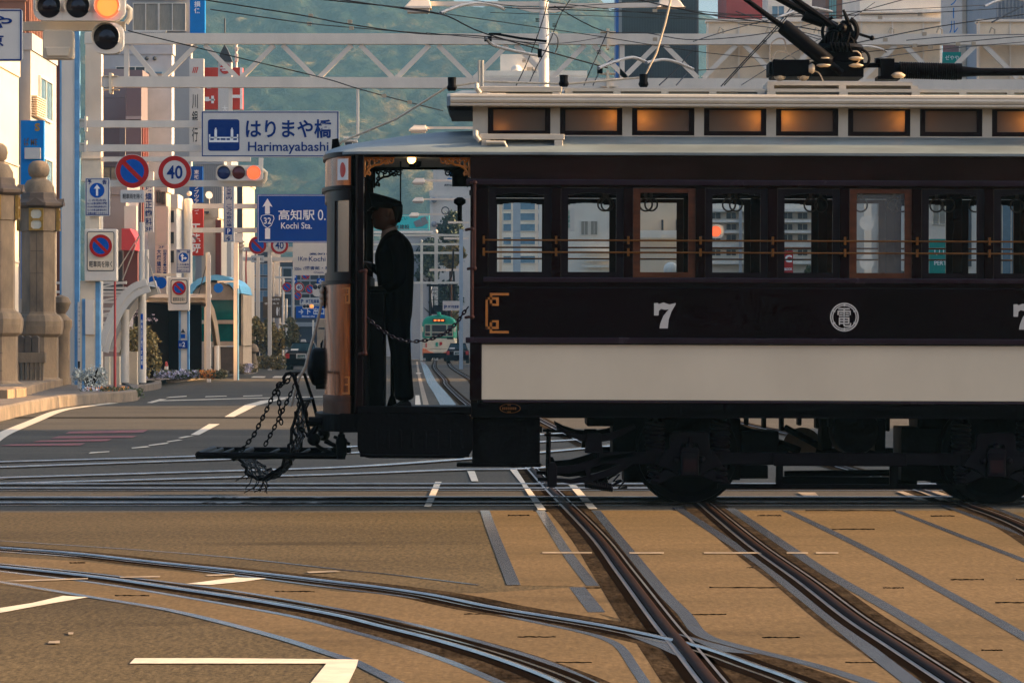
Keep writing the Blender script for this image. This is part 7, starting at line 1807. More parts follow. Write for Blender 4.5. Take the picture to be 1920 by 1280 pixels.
# ================================================================== the far green tram
M("tram_green", (0, 140, 106), rough=.35, var=.05); M("tram_cream", (206, 190, 160), rough=.45, var=.05); M("tram_orange", (216, 112, 62), rough=.45, var=.05); M("tram_glass_dark", (40, 46, 48), rough=.08, var=.1)
GD = 285.0; GX = wx(822, GD)
t = thing("green_tram", "green and cream tram with an orange skirt coming down the street behind the driver", "tram", (GX, GD, 0))
k = GD / F
def gq(x, y): return (wx(x, GD), wz(y, GD))
def gpl(mb, pts, y0, y1): return mb.prism([gq(*p) for p in pts], GD + y0, GD + y1)
b = MB(); gpl(b, [(791, 655), (853, 655), (853, 634), (791, 634)], 0, 11); gpl(b, [(792, 662), (852, 662), (853, 655), (791, 655)], 0, 11); b.build("cream_side", m_["tram_cream"], t, bevel=.06)
b = MB(); gpl(b, [(791.5, 634.2), (853, 634.2), (853, 605), (851, 599), (845, 594), (834, 591), (823, 590), (811, 591), (800, 594), (794, 599), (791.5, 605)], -.02, 11); b.build("green_body", m_["tram_green"], t, bevel=.12)
b = MB(); gpl(b, [(792, 667), (853, 667), (853, 653), (846, 654), (838, 659), (830, 661.5), (814, 661.5), (806, 659), (798, 654), (792, 653)], -.05, .2); b.build("orange_skirt", m_["tram_orange"], t)
b = MB(); gpl(b, [(793, 671), (852, 671), (853, 661.5), (794, 661.5)], -.35, .1); 
for x in range(800, 850, 8): gpl(b, [(x, 673), (x + 2, 673), (x + 2, 668), (x, 668)], -.3, 1)
b.build("bumper_grille", m_["tram_under"], t)
b = MB(); gpl(b, [(798, 677), (808, 677), (808, 670), (798, 670)], .1, 1); gpl(b, [(832, 677), (842, 677), (842, 670), (832, 670)], .1, 1); b.build("wheel", m_["black_iron"], t)
for x0, x1 in ((797.5, 806.5), (810, 836.5), (840, 848.5)):
    b = MB(); gpl(b, [(x0 - 1, 630.5), (x1 + 1, 630.5), (x1 + 1, 608), (x0 - 1, 608)], -.05, .02); f = b.build("window_frame", m_["tram_cream"], t)
    b = MB(); gpl(b, [(x0, 629.5), (x1, 629.5), (x1, 609), (x0, 609)], -.07, -.051); b.build("pane", m_["tram_glass_dark"], f)
    b = MB(); gpl(b, [(x0, 623.5), (x1, 623.5), (x1, 622.3), (x0, 622.3)], -.09, -.071); b.build("window_bar", m_["tram_cream"], f)
b = MB(); gpl(b, [(811, 603.5), (835, 603.5), (835, 597.5), (811, 597.5)], -.1, 0); db = b.build("destination_box", m_["black_iron"], t)
b = MB(); 
for x in (813.5, 820.5, 827.5): gpl(b, [(x, 602), (x + 5, 602), (x + 5, 599), (x, 599)], -.115, -.101)
b.build("lit_characters", m_["orange_lit"], db)
b = MB(); b.lathe([(.14, -.1), (.16, 0), (.1, .04), (.02, .05)], (gq(823.5, 589)[0], GD - .05, gq(823.5, 589)[1]), axis=(0, -1, 0), n=16); gpl(b, [(819.5, 594), (827, 594), (827, 585), (819.5, 585)], -.04, .3); b.build("headlamp", m_["tram_green"], t)
for x in (799, 848): 
    b = MB(); gpl(b, [(x - 1.2, 651), (x + 1.2, 651), (x + 1.2, 643), (x - 1.2, 643)], -.04, 0); b.build("tail_light", m_["tail_red"], t)
for x in (792, 853):
    b = MB(); gpl(b, [(x - 2, 622), (x + 2, 622), (x + 2, 612), (x - 2, 612)], -.35, -.2); b.build("mirror", m_["tram_cream"], t)
b = MB(); gpl(b, [(817, 648), (821, 650), (821, 641), (817, 642)], -.03, 0); b.build("green_mark", m_["tram_green"], t); b = MB(); gpl(b, [(824, 648), (829, 646), (829, 641), (824, 641)], -.03, 0); b.build("red_mark", m_["sign_red"], t)
b = MB(); gpl(b, [(838, 635.5), (850, 635.5), (850, 632.5), (838, 632.5)], -.04, 0); b.build("grille", m_["black_iron"], t)
b = MB()
for x0, x1, y0, y1 in ((804, 838, 584, 589), (812, 834, 572, 584), (805, 811, 575, 585)): b.pbox(x0, x1, y0, y1, GD + 3, 2)
for x in (812, 834): b.tube([P(x, 584, GD + 3), P(823 + (x - 823) * 1.5, 555, GD + 3), P(823 + (x - 823) * .9, 535, GD + 3)], .035, 6)
for y in (537, 543, 550, 562): b.bar(P(804, y, GD + 3), P(838, y, GD + 3), .03)
for i in range(4): b.bar(P(815, 540 + 10 * i, GD + 3), P(831, 550 + 10 * i, GD + 3), .02); b.bar(P(831, 540 + 10 * i, GD + 3), P(815, 550 + 10 * i, GD + 3), .02)
b.pbox(800, 838, 533, 537, GD + 3, .15); b.build("pantograph", m_["tram_under_grey"], t)

# ================================================================== buildings
def bmat(name, rgb, **k): return M(name, rgb, rough=k.pop("rough", .75), var=k.pop("var", .09), scale=k.pop("scale", .35), **k)
bmat("wall_cream", (200, 182, 158)); bmat("wall_grey", (164, 160, 154)); bmat("wall_mauve", (152, 138, 132)); bmat("wall_mauve_dark", (112, 98, 98)); bmat("wall_brown", (120, 78, 58)); bmat("wall_redbrown", (112, 50, 38)); bmat("wall_white", (224, 212, 194)); bmat("wall_dark", (58, 58, 64)); bmat("wall_red", (150, 44, 36)); bmat("wall_maroon", (92, 46, 44)); bmat("wall_concrete", (178, 176, 172), var=.16, scale=.6); bmat("wall_siding", (150, 150, 150))
M("win_dark", (58, 66, 72), rough=.12, var=.15); M("win_teal", (104, 156, 158), rough=.12, var=.1); M("win_beige", (146, 136, 118), rough=.3, var=.12, stretch=(6, 6, 1)); M("win_blue", (96, 128, 148), rough=.12, var=.12); M("trim_white", (222, 212, 196), rough=.5); M("awning_red", (150, 26, 40), rough=.6); M("rust_slat", (120, 74, 52), rough=.7, stretch=(1, 8, .3))
def bldg(name, label, X0, X1, Y0, Y1, top, wall, base=0.0, cat="building"):
    t = thing(name, label, cat, ((X0 + X1) / 2, Y0, 0)); b = MB(); b.box(X0, X1, Y0, Y1, base, top); b.build("wall", m_[wall], t)
    b = MB(); b.box(X0 - .06, X1 + .06, Y0 - .06, Y0 + .2, top - .35, top + .25); b.box(X1 - .2, X1 + .06, Y0 + .2, Y1, top - .35, top + .25); b.build("parapet", m_[wall], t); return t
def fwin(t, box, D, glass="win_dark", frame="trim_white", bars=1, dep=.12, bw=1.2):
    px0, px1, py0, py1 = box; b = MB(); b.pbox(px0, px1, py0, py1, D - .05, .05)
    w_ = b.build("window", m_[glass], t); b = MB()
    b.pbox(px0 - bw, px1 + bw, py0 - bw, py0, D - dep, dep - .001); b.pbox(px0 - bw, px1 + bw, py1, py1 + bw, D - dep, dep - .001)
    for i in range(bars + 2): x = px0 - bw + (px1 - px0 + bw) * i / (bars + 1); b.pbox(x, x + bw, py0, py1, D - dep, dep - .051)
    b.build("frame", m_[frame], w_); return w_
def swin(t, X, y0, y1, z0, z1, glass="win_dark", frame="trim_white"):
    "window in a wall that looks across the street (+X)"
    b = MB(); b.box(X, X + .04, y0, y1, z0, z1); w_ = b.build("window", m_[glass], t)
    b = MB(); f = .08
    b.box(X, X + .1, y0 - f, y1 + f, z1, z1 + f); b.box(X, X + .1, y0 - f, y1 + f, z0 - f, z0); b.box(X, X + .1, y0 - f, y0, z0, z1); b.box(X, X + .1, y1, y1 + f, z0, z1); b.box(X + .041, X + .09, (y0 + y1) / 2 - f / 2, (y0 + y1) / 2 + f / 2, z0, z1); b.build("frame", m_[frame], w_); return w_
# left side, from near to far
t = bldg("cream_building", "plain sunlit cream building at the left edge behind the stone pillars", -44, -17.5, 121, 132.4, wz(117, 130), "wall_cream")
for z in (4.2, 7.6): b = MB(); b.box(-17.5, -17.44, 121.2, 132.2, z, z + .06); b.build("string_course", m_["wall_grey"], t)
t = bldg("grey_building", "pale grey narrow building with a tall side window left of the white gantry post", -44, -17.15, 133, 140.5, wz(84, 135), "wall_grey")
swin(t, -17.15, 135.2, 138.6, wz(223, 137), wz(152, 137), "win_blue"); swin(t, -17.15, 135.2, 138.6, wz(420, 137), wz(300, 137), "win_blue")
b = MB()
for i in range(9): b.box(-17.15, -16.95, 133.2, 136.0, wz(184 + i * 4.4, 134), wz(182 + i * 4.4, 134))
b.build("shutter", m_["wall_cream"], t)
t = bldg("slatted_building", "building with rust-brown slats on its upper floors behind the narrow grey one", -50, -19.3, 148, 156, wz(-5, 150), "wall_brown")
for i in range(16): b = MB(); b.box(-19.3, -19.15, 148.2 + i * .48, 148.4 + i * .48, wz(300, 150), wz(2, 150)); b.build("slat", m_["rust_slat"], t)
t = bldg("orange_building", "narrow cream-orange building with slit windows beside the red-brown tower", -50, -18.2, 146.2, 147.9, wz(103, 147), "wall_cream")
for y in (146.5, 147.3): swin(t, -18.2, y, y + .25, wz(200, 147), wz(115, 147), "win_dark", "wall_cream")
t = bldg("redbrown_building", "glossy red-brown building seen between the posts at the left", -60, wx(116, 160), 160, 166, wz(112, 160), "wall_redbrown", base=wz(236, 160)); b = MB(); b.box(-60, wx(114, 160), 160.1, 166, 0, wz(236, 160)); b.build("lower_wall", m_["wall_brown"], t)
D = 176.0
t = bldg("concrete_building", "grey concrete building with a high strip window behind the gantry's left end", wx(190, D), wx(322, D), D, 177.3, wz(88, D), "wall_concrete")
fwin(t, (218, 271, 126, 133), D, "win_dark", bars=2); 
for x in (275, 290): b = MB(); b.sphere(P(x, 110, D - .1), .1, 8, 6); b.build("vent", m_["dark_steel"], t)
b = MB(); b.pbox(190, 304, 135, 138, D - .3, .3); b.build("ledge", m_["win_blue"], t)
t = bldg("mauve_building", "mauve panelled building front below the concrete one", wx(189, 171), wx(236, 171), 171, 175.6, wz(140, 171), "wall_mauve")
b = MB(); 
for y in (182, 240, 300): b.pbox(190, 235, y, y + .8, 170.97, .03)
b.pbox(224, 235, 236, 300, 170.9, .1); b.build("panel_joint", m_["wall_grey"], t)
t = bldg("mauve_tower", "dark mauve stair tower with a sunlit side, left of the station name sign", wx(236, 168), wx(265, 168), 168, 170.9, wz(142, 168), "wall_mauve_dark")
b = MB(); 
for i in range(4): b.box(wx(265, 168), wx(265, 168) + .06, 168.2 + i * .7, 168.5 + i * .7, wz(430, 169), wz(235, 169))
b.build("brick_strip", m_["wall_redbrown"], t); b = MB(); b.pbox(236, 265, 218, 224, 167.9, .1); b.build("band", m_["wall_grey"], t)
t = bldg("curtained_building", "tall building with beige curtained windows at the top left", wx(236, 186), wx(358, 186), 186, 187, wz(-60, 186), "wall_grey")
for x0, x1 in ((250, 296), (299, 347)): fwin(t, (x0, x1, 7, 57), 186, "win_beige"); fwin(t, (x0, x1, -50, -2), 186, "win_teal")
b = MB(); b.pbox(232, 312, 58, 61, 185.4, .1); b.pbox(232, 312, 64, 66, 185.4, .1)
for i in range(20): b.pbox(233 + 4 * i, 234.5 + 4 * i, 60, 65, 185.4, .08)
b.build("balustrade", m_["trim_white"], t)
t = bldg("glass_building", "slim building with teal glass bays behind the white bank sign", wx(326, 190), wx(356, 190), 190, 191, wz(86, 190), "wall_white")
for i in range(5): fwin(t, (331, 346, 118 + 48 * i, 150 + 48 * i), 190, "win_teal", bars=0)
t = bldg("shop_house", "dark-fronted low shop with a red awning under the blue dental sign", wx(190, 145), wx(236, 145), 145, 150, wz(348, 145), "wall_mauve"); fwin(t, (192, 222, 314, 340), 145, "win_dark", "wall_dark")
b = MB(); b.pbox(192, 230, 470, 545, 144.9, .1); b.build("shop_front", m_["wall_dark"], t)
b = MB(); b.prism([(wx(233, 143), wz(430, 143)), (wx(248, 143), wz(430, 143)), (wx(258, 143), wz(448, 143)), (wx(258, 143), wz(470, 143)), (wx(233, 143), wz(470, 143))], 142, 144.5); b.build("awning", m_["awning_red"], t)
b = MB(); b.pbox(233, 256, 386, 432, 144, .4); b.build("blank_panel", m_["sign_white"], t)
b = MB(); b.pbox(232, 258, 470, 545, 144, .4); b.build("shutter", m_["wall_maroon"], t)
t = bldg("ochre_house", "sunlit cream building with three small windows above the pink signs", wx(291, 160), wx(312, 160), 160, 162, wz(345, 160), "wall_cream")
for x0, y0 in ((294, 357), (303, 360)): fwin(t, (x0, x0 + 6, y0, y0 + 22), 160, "win_dark", "wall_brown", 1, bw=.6)
t = bldg("cream_block", "tall cream block behind the pink dental sign", wx(300, 163), wx(331, 163), 163, 165.5, wz(375, 163), "wall_white")
for y in (395, 435, 470): fwin(t, (318, 326, y, y + 22), 163, "win_dark", "wall_cream", 0, bw=.6)
t = bldg("siding_building", "grey siding building with a satellite dish behind the second gantry", wx(366, 196), wx(418, 196), 196, 206, wz(296, 196), "wall_siding")
b = MB(); 
for i in range(13): b.pbox(367 + 4 * i, 368 + 4 * i, 300, 480, 195.95, .05)
b.build("rib", m_["wall_grey"], t); b = MB(); b.lathe([(.02, 0), (.16, .04), (.2, .1)], P(391, 367, 195.6), axis=(.4, -1, .3), n=16); b.tube([P(392, 369, 195.7), P(392, 384, 195.8)], .03, 6); b.build("satellite_dish", m_["trim_white"], t)
t = bldg("tan_building", "sunlit cream building with a brown corner between the tourist sign and second gantry", wx(378, 188), wx(408, 188), 188, 194, wz(395, 188), "wall_cream"); b = MB(); b.pbox(404, 414, 412, 520, 187.8, .4); b.build("brown_corner", m_["wall_redbrown"], t); b = MB(); b.pbox(383, 392, 396, 400, 187, 1); b.build("canopy", m_["dark_steel"], t)
t = bldg("brick_building", "brown building right of the narrow tourist sign", wx(414, 215), wx(455, 215), 215, 225, wz(330, 215), "wall_cream"); b = MB(); b.pbox(445, 454, 330, 440, 214.8, .4); b.build("dark_corner", m_["wall_dark"], t); b = MB(); b.pbox(420, 438, 450, 640, 214.8, .3); b.build("brown_front", m_["wall_brown"], t)
t = bldg("office_building", "dark glazed office behind the third gantry", wx(455, 300), wx(503, 300), 300, 315, wz(472, 300), "wall_dark")
for y in (495, 520, 545): fwin(t, (465, 502, y, y + 20), 300, "win_blue", "wall_grey", 3, bw=.8)
t = bldg("station_hall", "long blue-grey hall at the far end of the street", -22, -4, 470, 480, wz(455, 470), "wall_siding")
b = MB()
for y in (470, 500, 530, 560): b.box(-22.2, -3.8, 469.6, 469.95, wz(y + 4, 470), wz(y, 470))
b.build("band", m_["trim_white"], t)
t = bldg("low_hall", "grey low building with pale bands behind the far signs", wx(455, 340), wx(640, 340), 340, 352, wz(600, 340), "wall_dark"); b = MB(); b.pbox(455, 640, 604, 612, 339.8, .2); b.build("band", m_["wall_grey"], t)
t = bldg("office_building", "dark grey office with pale bands behind the far sign cluster", wx(503, 360), wx(650, 360), 360, 372, wz(494, 360), "wall_dark")
b = MB()
for y in (500, 524, 548, 572): b.pbox(503, 650, y, y + 3.5, 359.7, .3)
for x in range(512, 650, 17): b.pbox(x, x + 2, 503, 600, 359.8, .2)
b.build("band", m_["wall_siding"], t)
for i, (px, top, D) in enumerate(((525, 500, 255), (531, 520, 275), (537, 560, 262), (550, 505, 238), (513, 488, 222), (545, 640, 300), (587, 600, 290), (481, 455, 218))):
    white_post(("thin white post just right of the brown board", "second thin white post right of the brown board", "white post under the leftmost tiny no-parking disc", "white post carrying the castle direction sign", "white post behind the brown board", "low white post beyond the taxi", "white post above the truck", "white post under the half hidden no-parking sign")[i], px - 1.6, px + 1.6, top, D, stripe=False)
for i, (y, x0, x1, D) in enumerate(((540, 528, 552, 262), (520, 512, 548, 240), (490, 505, 548, 222))):
    t = thing("sign_boom", "thin white horizontal arm among the far signs, " + ("lowest", "middle", "highest")[i] + " one", "arm", P(x0, y, D)); b = MB(); b.pbox(x0, x1, y - 1.5, y + 1.5, D, .12); b.build("bar", m_["white_steel"], t)
# white buildings in the doorway view
t = bldg("white_building", "white building with a pale blue three-petal mark behind the doorway", wx(812, 390), wx(905, 390), 390, 402, wz(300, 390), "wall_white"); b = MB()
for cx, cy, rx, ry in ((843, 337, 5, 3.5), (846, 327, 5, 4), (852, 336, 4, 3)): c = P(cx, cy, 389.95); b.face([(c.x + rx * 390 / F * math.cos(2 * math.pi * i / 20), c.y, c.z + ry * 390 / F * math.sin(2 * math.pi * i / 20)) for i in range(20)])
b.build("petal_mark", m_["shop_blue"], t); b = MB(); ptext(b, "高知信用金", 833, 857, 345, 349, 389.95, .02); b.build("lettering", m_["letter_black"], t)
t = bldg("white_annex", "white building with two round lamps in front of the petal-marked one", wx(806, 372), wx(905, 372), 372, 384, wz(361, 372), "wall_white")
b = MB(); b.pbox(806, 812, 372, 425, 371.8, .1); b.pbox(806, 880, 368, 373, 371.8, .1); b.build("frame_band", m_["trim_white"], t)
for y in (375, 420): b = MB(); b.sphere(P(814, y, 371.5), .3, 14, 10); b.build("round_lamp", m_["wall_siding"], t, smooth=True)
t = bldg("grey_house", "low grey house far behind the driver's shoulder", wx(745, 330), wx(808, 330), 330, 338, wz(437, 330), "wall_siding"); b = MB(); b.pbox(700, 810, 433, 437, 329.8, .3); b.build("ledge", m_["trim_white"], t)
t = bldg("dim_building", "grey building with pale bands behind the far tram", wx(700, 420), wx(900, 420), 420, 430, wz(520, 420), "wall_siding"); b = MB()
for y in (532, 552, 575): b.pbox(700, 900, y, y + 5, 419.8, .2)
b.build("band", m_["wall_cream"], t)
# right side
D = 380.0
t = bldg("corrugated_building", "dark grey corrugated block with a bright blue edge above the tram roof", wx(1166, D), wx(1310, D), D, 396, wz(-60, D), "wall_dark", base=0)
b = MB()
for i in range(29): b.pbox(1168 + 4.9 * i, 1169.6 + 4.9 * i, -60, 200, D - .25, .25)
b.build("corrugation", m_["wall_dark"], t); b = MB(); b.pbox(1155, 1160, -60, 160, D - .2, 6); b.build("blue_edge", m_["shop_blue_dark"], t); b = MB(); b.pbox(1160, 1166, -60, 200, D, 5); b.build("grey_edge", m_["wall_grey"], t)
D = 430.0
t = bldg("white_rooftop", "white low building with a rooftop block and dome behind the gantry lattice", wx(900, D), wx(1100, D), D, 445, wz(137, D), "wall_white")
b = MB(); b.pbox(938, 1024, 102, 137, D + 2, 6); b.build("roof_block", m_["wall_white"], t); b = MB(); b.sphere(P(968, 132, D + 1), .62, 14, 10); b.build("dome", m_["trim_white"], t, smooth=True); fwin(t, (988, 1000, 126, 136), D + 1.95, "win_beige", bars=0, bw=.5)
D = 340.0
t = bldg("pale_building", "white building with blue bays seen in the first tram window", wx(905, D), wx(1030, D), D, 352, wz(352, D), "wall_white")
for x0, x1 in ((944, 958), (975, 1010)):
    for y in (380, 400, 420, 445, 480): fwin(t, (x0, x1, y, y + 13), D, "win_blue", "trim_white", 0, bw=.8)
white_post("sunlit white post in the first tram window", 936, 941, 378, 150.0, "wall_cream", stripe=False); white_post("pale blue striped post in the first tram window", 962, 976, 372, 160.0, "pale_blue_steel", stripe=False); white_post("white post near the right of the first tram window", 1003, 1009, 375, 170.0, stripe=False)
t = bldg("cream_building", "cream building with square shades seen in the second tram window", wx(1030, 300), wx(1192, 300), 300, 315, wz(356, 300), "wall_white")
for x0 in (1090, 1108): fwin(t, (x0, x0 + 12, 415, 440), 300, "win_beige", "trim_white", 1, bw=.8)
for y in (472, 486, 498): b = MB(); b.pbox(1096, 1190, y, y + 3, 299.5, .3); b.build("balcony_rail", m_["trim_white"], t)
t = bldg("curved_hall", "plain cream hall with two slit windows seen in the third tram window", wx(1192, 260), wx(1300, 260), 260, 275, wz(350, 260), "wall_cream")
for x0 in (1240, 1267): fwin(t, (x0, x0 + 4, 412, 436), 260, "win_dark", "wall_cream", 0, bw=.5)
b = MB(); b.pbox(1196, 1300, 432, 446, 259, .3); b.build("balcony", m_["wall_white"], t)
t = thing("water_tank", "white round tank low in the third tram window", "tank", (wx(1255, 250), 250, 0)); b = MB(); b.sphere(P(1258, 505, 250), .5, 16, 10); b.lathe([(.3, 0), (.3, wz(510, 250))], (wx(1258, 250), 250, 0), n=12); b.build("tank", m_["wall_white"], t, smooth=True)
t = bldg("balcony_block", "white apartment block with balcony lines in the fourth and fifth tram windows", wx(1325, 215), wx(1560, 215), 215, 232, wz(168, 215), "wall_white")
for y in (392, 412, 432, 458, 490):
    b = MB(); b.pbox(1330, 1545, y, y + 5, 214.2, .8); b.build("balcony", m_["trim_white"], t)
for x0 in (1333, 1362, 1395, 1468, 1496, 1525):
    for y in (399, 420, 440, 468): fwin(t, (x0, x0 + 18, y, y + 11), 215, "win_dark", "trim_white", 1, bw=.6)
b = MB(); 
for x in (1386, 1545): b.pbox(x, x + 5, 360, 560, 213.9, .3)
b.build("pier", m_["wall_siding"], t)
t = bldg("cream_tower", "cream block right of the red rooftop sign in the brown-framed tram window", wx(1600, 240), wx(1740, 240), 240, 255, wz(168, 240), "wall_white")
b = MB(); 
for x in (1630, 1668, 1710): b.pbox(x, x + 14, 180, 560, 239.7, .3)
b.build("pilaster", m_["trim_white"], t)
for y in (380, 440): fwin(t, (1646, 1666, y, y + 26), 240, "win_beige", bars=1, bw=.7); fwin(t, (1684, 1706, y, y + 26), 240, "win_beige", bars=1, bw=.7)
for y in (418, 492):
    t = thing("round_mirror", "white disc on the pale post in the brown-framed tram window, " + ("upper" if y < 450 else "lower") + " one", "traffic mirror", P(1626, y, 150)); b = MB(); b.disc(P(1625.5, y, 150), 14 * 150 / F, .06); b.build("disc", m_["trim_white"], t)
white_post("white post with discs in the brown-framed tram window", 1621, 1634, 330, 151.0, stripe=False)
D = 230.0
t = bldg("white_block", "tall white building behind the trolley gear, with grey window strips", wx(1612, 285), wx(1766, 285), 285, 300, wz(-50, 285), "wall_white")
b = MB(); b.pbox(1612, 1766, 18, 24, 284.5, .5); b.pbox(1612, 1766, 34, 36, 284.6, .3); b.build("cornice", m_["trim_white"], t)
t = bldg("glass_block", "building with barred teal windows behind the trolley pole", wx(1548, 330), wx(1640, 330), 330, 345, wz(-50, 330), "wall_brown")
for x0 in (1555, 1580, 1597): fwin(t, (x0, x0 + 13, -40, 40), 330, "win_teal", "dark_steel", 2, bw=.7)
t = bldg("red_building", "red building at the top edge left of the trolley pole", wx(1362, 360), wx(1446, 360), 360, 375, wz(-40, 360), "wall_red")
t = bldg("pale_block", "pale building between the red one and the barred windows", wx(1440, 350), wx(1552, 350), 350, 358, wz(-20, 350), "wall_white"); fwin(t, (1448, 1470, 12, 40), 350, "win_blue", bars=1)
t = bldg("maroon_tower", "narrow maroon tower right of the pale vertical sign", wx(1808, 240), wx(1868, 240), 240, 252, wz(-60, 240), "wall_maroon"); b = MB(); b.pbox(1800, 1812, -60, 600, 239.5, .6); b.build("pier", m_["wall_cream"], t)
fwin(t, (1842, 1864, 28, 44), 240, "win_dark", bars=0)
t = bldg("grey_tower", "grey ribbed building at the top right corner", wx(1868, 225), wx(2020, 225), 225, 245, wz(-60, 225), "wall_siding")
b = MB(); 
for i in range(20): b.pbox(1870 + 7 * i, 1872 + 7 * i, -60, 600, 224.9, .1)
b.build("rib", m_["wall_grey"], t); fwin(t, (1880, 1912, 380, 520), 224.8, "win_blue", bars=1)
t = bldg("plaza_block", "pale building low behind the restaurant sign in the tram windows", wx(1730, 222), wx(1870, 222), 222, 235, wz(340, 222), "wall_white"); fwin(t, (1750, 1772, 378, 420), 222, "win_beige", bars=1); fwin(t, (1800, 1822, 380, 500), 222, "win_dark", bars=1)
t = thing("banner_pole", "pole with a red and white banner beside the restaurant sign", "banner", (wx(1781, 178), 178, 0)); b = MB(); b.pbox(1779, 1784, 380, 402, 178, .1); b.pbox(1779, 1784, 436, 462, 178, .1); b.build("red_cloth", m_["shop_red"], t); b = MB(); b.pbox(1779, 1784, 402, 436, 178, .1); b.build("white_cloth", m_["sign_white"], t); b = MB(); b.pbox(1784, 1786, 372, 660, 178, .1); b.build("pole", m_["dark_steel"], t)
# blocks on the right, out of the picture, whose shade lies across the junction
for X0, Y0, Y1, h, lab in ((64, 40.2, 63, 36, "office block east of the junction, nearest"), (64, 87, 140, 34, "long office block east of the street"), (64, 152, 230, 36, "farther office block east of the street")):
    t = bldg("office_block", lab, X0, X0 + 24, Y0, Y1, h, "wall_grey")
for i, (X0, X1, Y1, h, wl, lab) in enumerate(((-60, -34, -30, 14, "wall_brown", "unseen brown shop building added behind the viewpoint, westernmost"), (-33, -16, -26, 9, "wall_mauve", "unseen low mauve shop building added behind the viewpoint"), (-15, -3, -28, 16, "wall_dark", "unseen dark office building added straight behind the viewpoint"), (-2, 14, -25, 11, "wall_redbrown", "unseen red-brown shop building added behind the viewpoint"), (15, 34, -27, 15, "wall_concrete", "unseen grey concrete building added behind the viewpoint, easternmost"))):
    t = bldg("added_shop_building", lab, X0, X1, Y1 - 12, Y1, h, wl)  # unseen row added to mirror in the tram side and block low sky
    b = MB(); b.box(X0 + .3, X1 - .3, Y1, Y1 + .1, .2, 3.0); b.build("shop_front", m_["win_dark"], t)
    b = MB(); b.box(X0, X1, Y1 + .1, Y1 + 1.3, 3.05, 3.3); b.build("awning", m_[("awning_red", "wall_cream", "wall_grey", "wall_cream", "wall_brown")[i]], t)
    for z in (4.6, 8.0):
        for q in range(int((X1 - X0) / 3)):
            if z + 1.8 < h: b = MB(); b.box(X0 + .8 + 3 * q, X0 + 2.4 + 3 * q, Y1, Y1 + .06, z, z + 1.6); b.build("window", m_["win_beige" if (q + i) % 3 else "win_dark"], t)
# ================================================================== overhead wires
def wire(pts, r_=.012, D0=52.0, D1=60.0, label=None, group="overhead wires above the junction", mat="black_iron", sag=0, name="overhead_wire"):
    t = [P(x, y, D0 + (D1 - D0) * i / max(1, len(pts) - 1)) for i, (x, y) in enumerate(pts)]
    if len(pts) == 2 and sag:
        a, c = t; t = [a.lerp(c, i / 8) + Vector((0, 0, -sag * 4 * (i / 8) * (1 - i / 8))) for i in range(9)]
    t = smooth_path(t, 5) if len(t) > 2 else t; b = MB(); b.tube(t, r_ * (.68 if r_ < .018 else .85), 6); o = b.build(name, m_[mat]); tag(o, label or "thin dark tramway wire strung across the upper part of the view", "wire", group); return o
W = [([(240, 58), (420, 102), (600, 145), (660, 163), (720, 180), (830, 208)], .012), ([(370, -2), (560, 28), (650, 45), (780, 63), (900, 68), (1010, 85)], .014), ([(395, 18), (560, 42), (660, 52), (800, 63)], .012), ([(560, -4), (650, 4), (820, 25), (915, 65), (1140, 128)], .016),
     ([(600, -6), (780, 20), (830, 28)], .014), ([(826, 25), (1100, 65), (1330, 100), (1560, 120)], .009), ([(945, 15), (1230, 24), (1430, 30), (1640, 28)], .011), ([(1040, 12), (1130, 58), (1210, 62), (1310, 75), (1480, 55), (1700, -2)], .011),
     ([(1180, -4), (1330, 28), (1480, 48), (1600, 70)], .014), ([(1240, 12), (1400, 28), (1640, 20), (1850, 10)], .009), ([(1300, 78), (1400, 48), (1560, 12), (1640, -4)], .01), ([(1370, 35), (1640, 28), (1730, 25), (1900, 15), (1960, 12)], .01),
     ([(1310, 132), (1440, 122), (1640, 96), (1900, 70), (1980, 66)], .011), ([(1600, 82), (1760, 50), (1930, 26), (1980, 18)], .013), ([(1700, 76), (1800, 68), (1960, 64)], .01), ([(1640, 110), (1770, 92), (1960, 76)], .009), ([(1860, 42), (1920, 10), (1960, -10)], .016), ([(1380, 22), (1460, 48), (1560, 75)], .01), ([(1385, 45), (1480, 58), (1560, 82)], .009), ([(1000, -4), (1060, 8), (1280, 32), (1420, 45)], .009),
     ([(800, 62), (905, 72), (1040, 82), (1130, 70)], .009), ([(1390, 160), (1470, 110), (1560, 60), (1640, 5)], .008), ([(920, 24), (1420, 40)], .008), ([(870, -2), (1020, 14), (1290, -4)], .009)]
LW = ["wire crossing left of the gantry, lowest one", "wire from the top edge near the blue banner", "second wire below it toward the lattice", "thick wire dropping to the tram roof's left end", "short thick wire at the top centre-left"]
for i, (p, r_) in enumerate(W): wire(p, r_, label=None)
for i, p in enumerate([[(968, 160), (985, 125), (1005, 75), (1020, 30), (1028, -4)], [(992, 157), (1005, 128), (1028, 85), (1050, 30), (1072, -4)], [(1095, 160), (1110, 125), (1123, 97), (1138, 62)], [(1112, 160), (1128, 128), (1150, 110)], [(1236, 160), (1268, 130), (1300, 92)], [(1268, 160), (1288, 138)], [(1352, 162), (1395, 115), (1455, 50), (1490, 5)], [(1358, 160), (1402, 112), (1462, 48), (1500, 0)]]):
    wire(p, .013, 56, 58, "steep wire rising from behind the tram roof toward the top edge", "steep span wires above the tram roof")
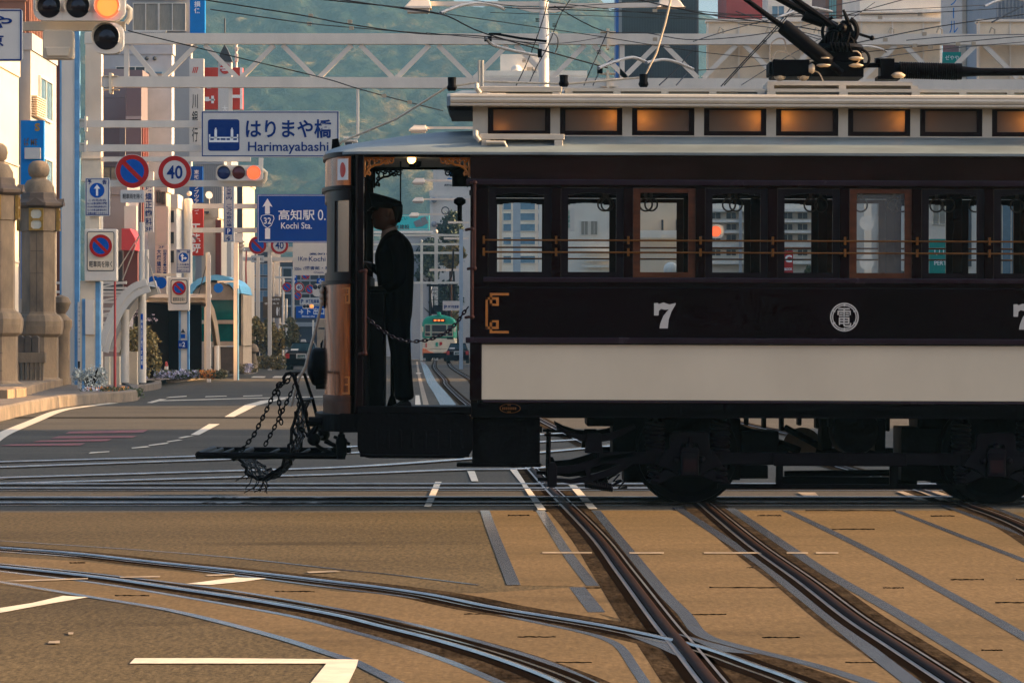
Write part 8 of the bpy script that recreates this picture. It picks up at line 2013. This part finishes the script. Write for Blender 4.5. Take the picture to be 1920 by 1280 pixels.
for i, (p, r_) in enumerate((([(826, 25), (860, 12), (895, 6), (925, 10), (945, 17)], .03), ([(912, 72), (925, 85), (970, 97), (1008, 104)], .028), ([(1122, 128), (1150, 117), (1185, 108), (1212, 117)], .03), ([(1212, 118), (1240, 112), (1265, 116), (1300, 130)], .028), ([(1025, 68), (1036, 62), (1045, 70), (1046, 84), (1041, 100)], .014), ([(1448, 38), (1480, 25), (1515, 14), (1560, 22)], .025), ([(1600, 92), (1620, 87), (1645, 90), (1662, 97)], .022), ([(1846, 12), (1870, 2), (1900, -2), (1930, 4)], .022))):
    wire(p, r_, 55, 57, ("arched grey bow fitting of the overhead line at the top, left of the lamp post", "straight insulated bar of the overhead line above the tram roof's left end", "arched bow fitting just left of the dark corrugated block", "arched bow fitting in front of the dark corrugated block", "small looped jumper cable beside the steep wires", "bow fitting left of the raised trolley pole", "bow fitting right of the trolley base", "bow fitting at the top right corner")[i], "bow fittings of the overhead line", "grey_steel", name="line_fitting")
def fitting(label, pts, D=56.0, mat="insulator", name="wire_insulator", group="insulators on the overhead wires", r_=3.2):
    for (x, y) in pts:
        t = thing(name, label, "insulator", P(x, y, D), group); b = MB(); k = D / F
        for s in (-1, 0, 1): b.lathe([(r_ * .5 * k, -.6 * k), (r_ * k, -.4 * k), (r_ * k, .4 * k), (r_ * .5 * k, .6 * k)], P(x, y + s * 2.6, D), n=10) if mat != "insulator" else b.rrect(wx(x - 4.2, D), wx(x + 4.2, D), wz(y + s * 2.2 + 1.0, D), wz(y + s * 2.2 - 1.0, D), .4 * k, D - .03, D + .03, 2)
        b.build("shell", m_[mat], t)
fitting("small cream insulator on an overhead wire", [(583, 30), (580, 45), (656, 41), (659, 53), (720, 180), (768, 192), (1228, 21), (1228, 74), (1650, 33), (1725, 27), (1660, 75), (1715, 86), (1745, 89), (1796, 83), (1825, 82), (1733, 64)])
fitting("round dark strain ball on a steep wire", [(1008, 38), (983, 114), (1123, 98), (1002, 133), (1040, 48), (1123, 128), (1434, 79)], 57.0, "black_iron", "strain_ball", "dark strain balls on the steep wires", 4.2)
t = thing("line_clamp", "rusty clamp joining the wires over the left end of the tram roof", "clamp", P(920, 70, 56)); b = MB(); b.pbox(908, 922, 68, 78, 56, .05); b.pbox(916, 940, 62, 66, 56, .05); b.tube([P(930, 64, 56), P(975, 72, 56), P(1025, 78, 56)], .02, 6); b.pbox(1008, 1016, 92, 108, 56, .05); b.pbox(1120, 1130, 124, 138, 56, .05); b.build("clamp", m_["black_iron"], t)
# ================================================================== air
hz = bpy.data.materials.new("haze"); hz.use_nodes = True; n, l = hz.node_tree.nodes, hz.node_tree.links; n.remove(n["Principled BSDF"])
vol = n.new("ShaderNodeVolumePrincipled"); vol.inputs["Color"].default_value = (.13, .28, .40, 1); vol.inputs["Density"].default_value = HAZE_D; vol.inputs["Anisotropy"].default_value = .2
l.new(vol.outputs[0], n["Material Output"].inputs["Volume"])
b = MB(); b.box(-720, 760, -60, 2650, -6, 320); o = b.build("haze", hz); tag(o, kind="stuff")
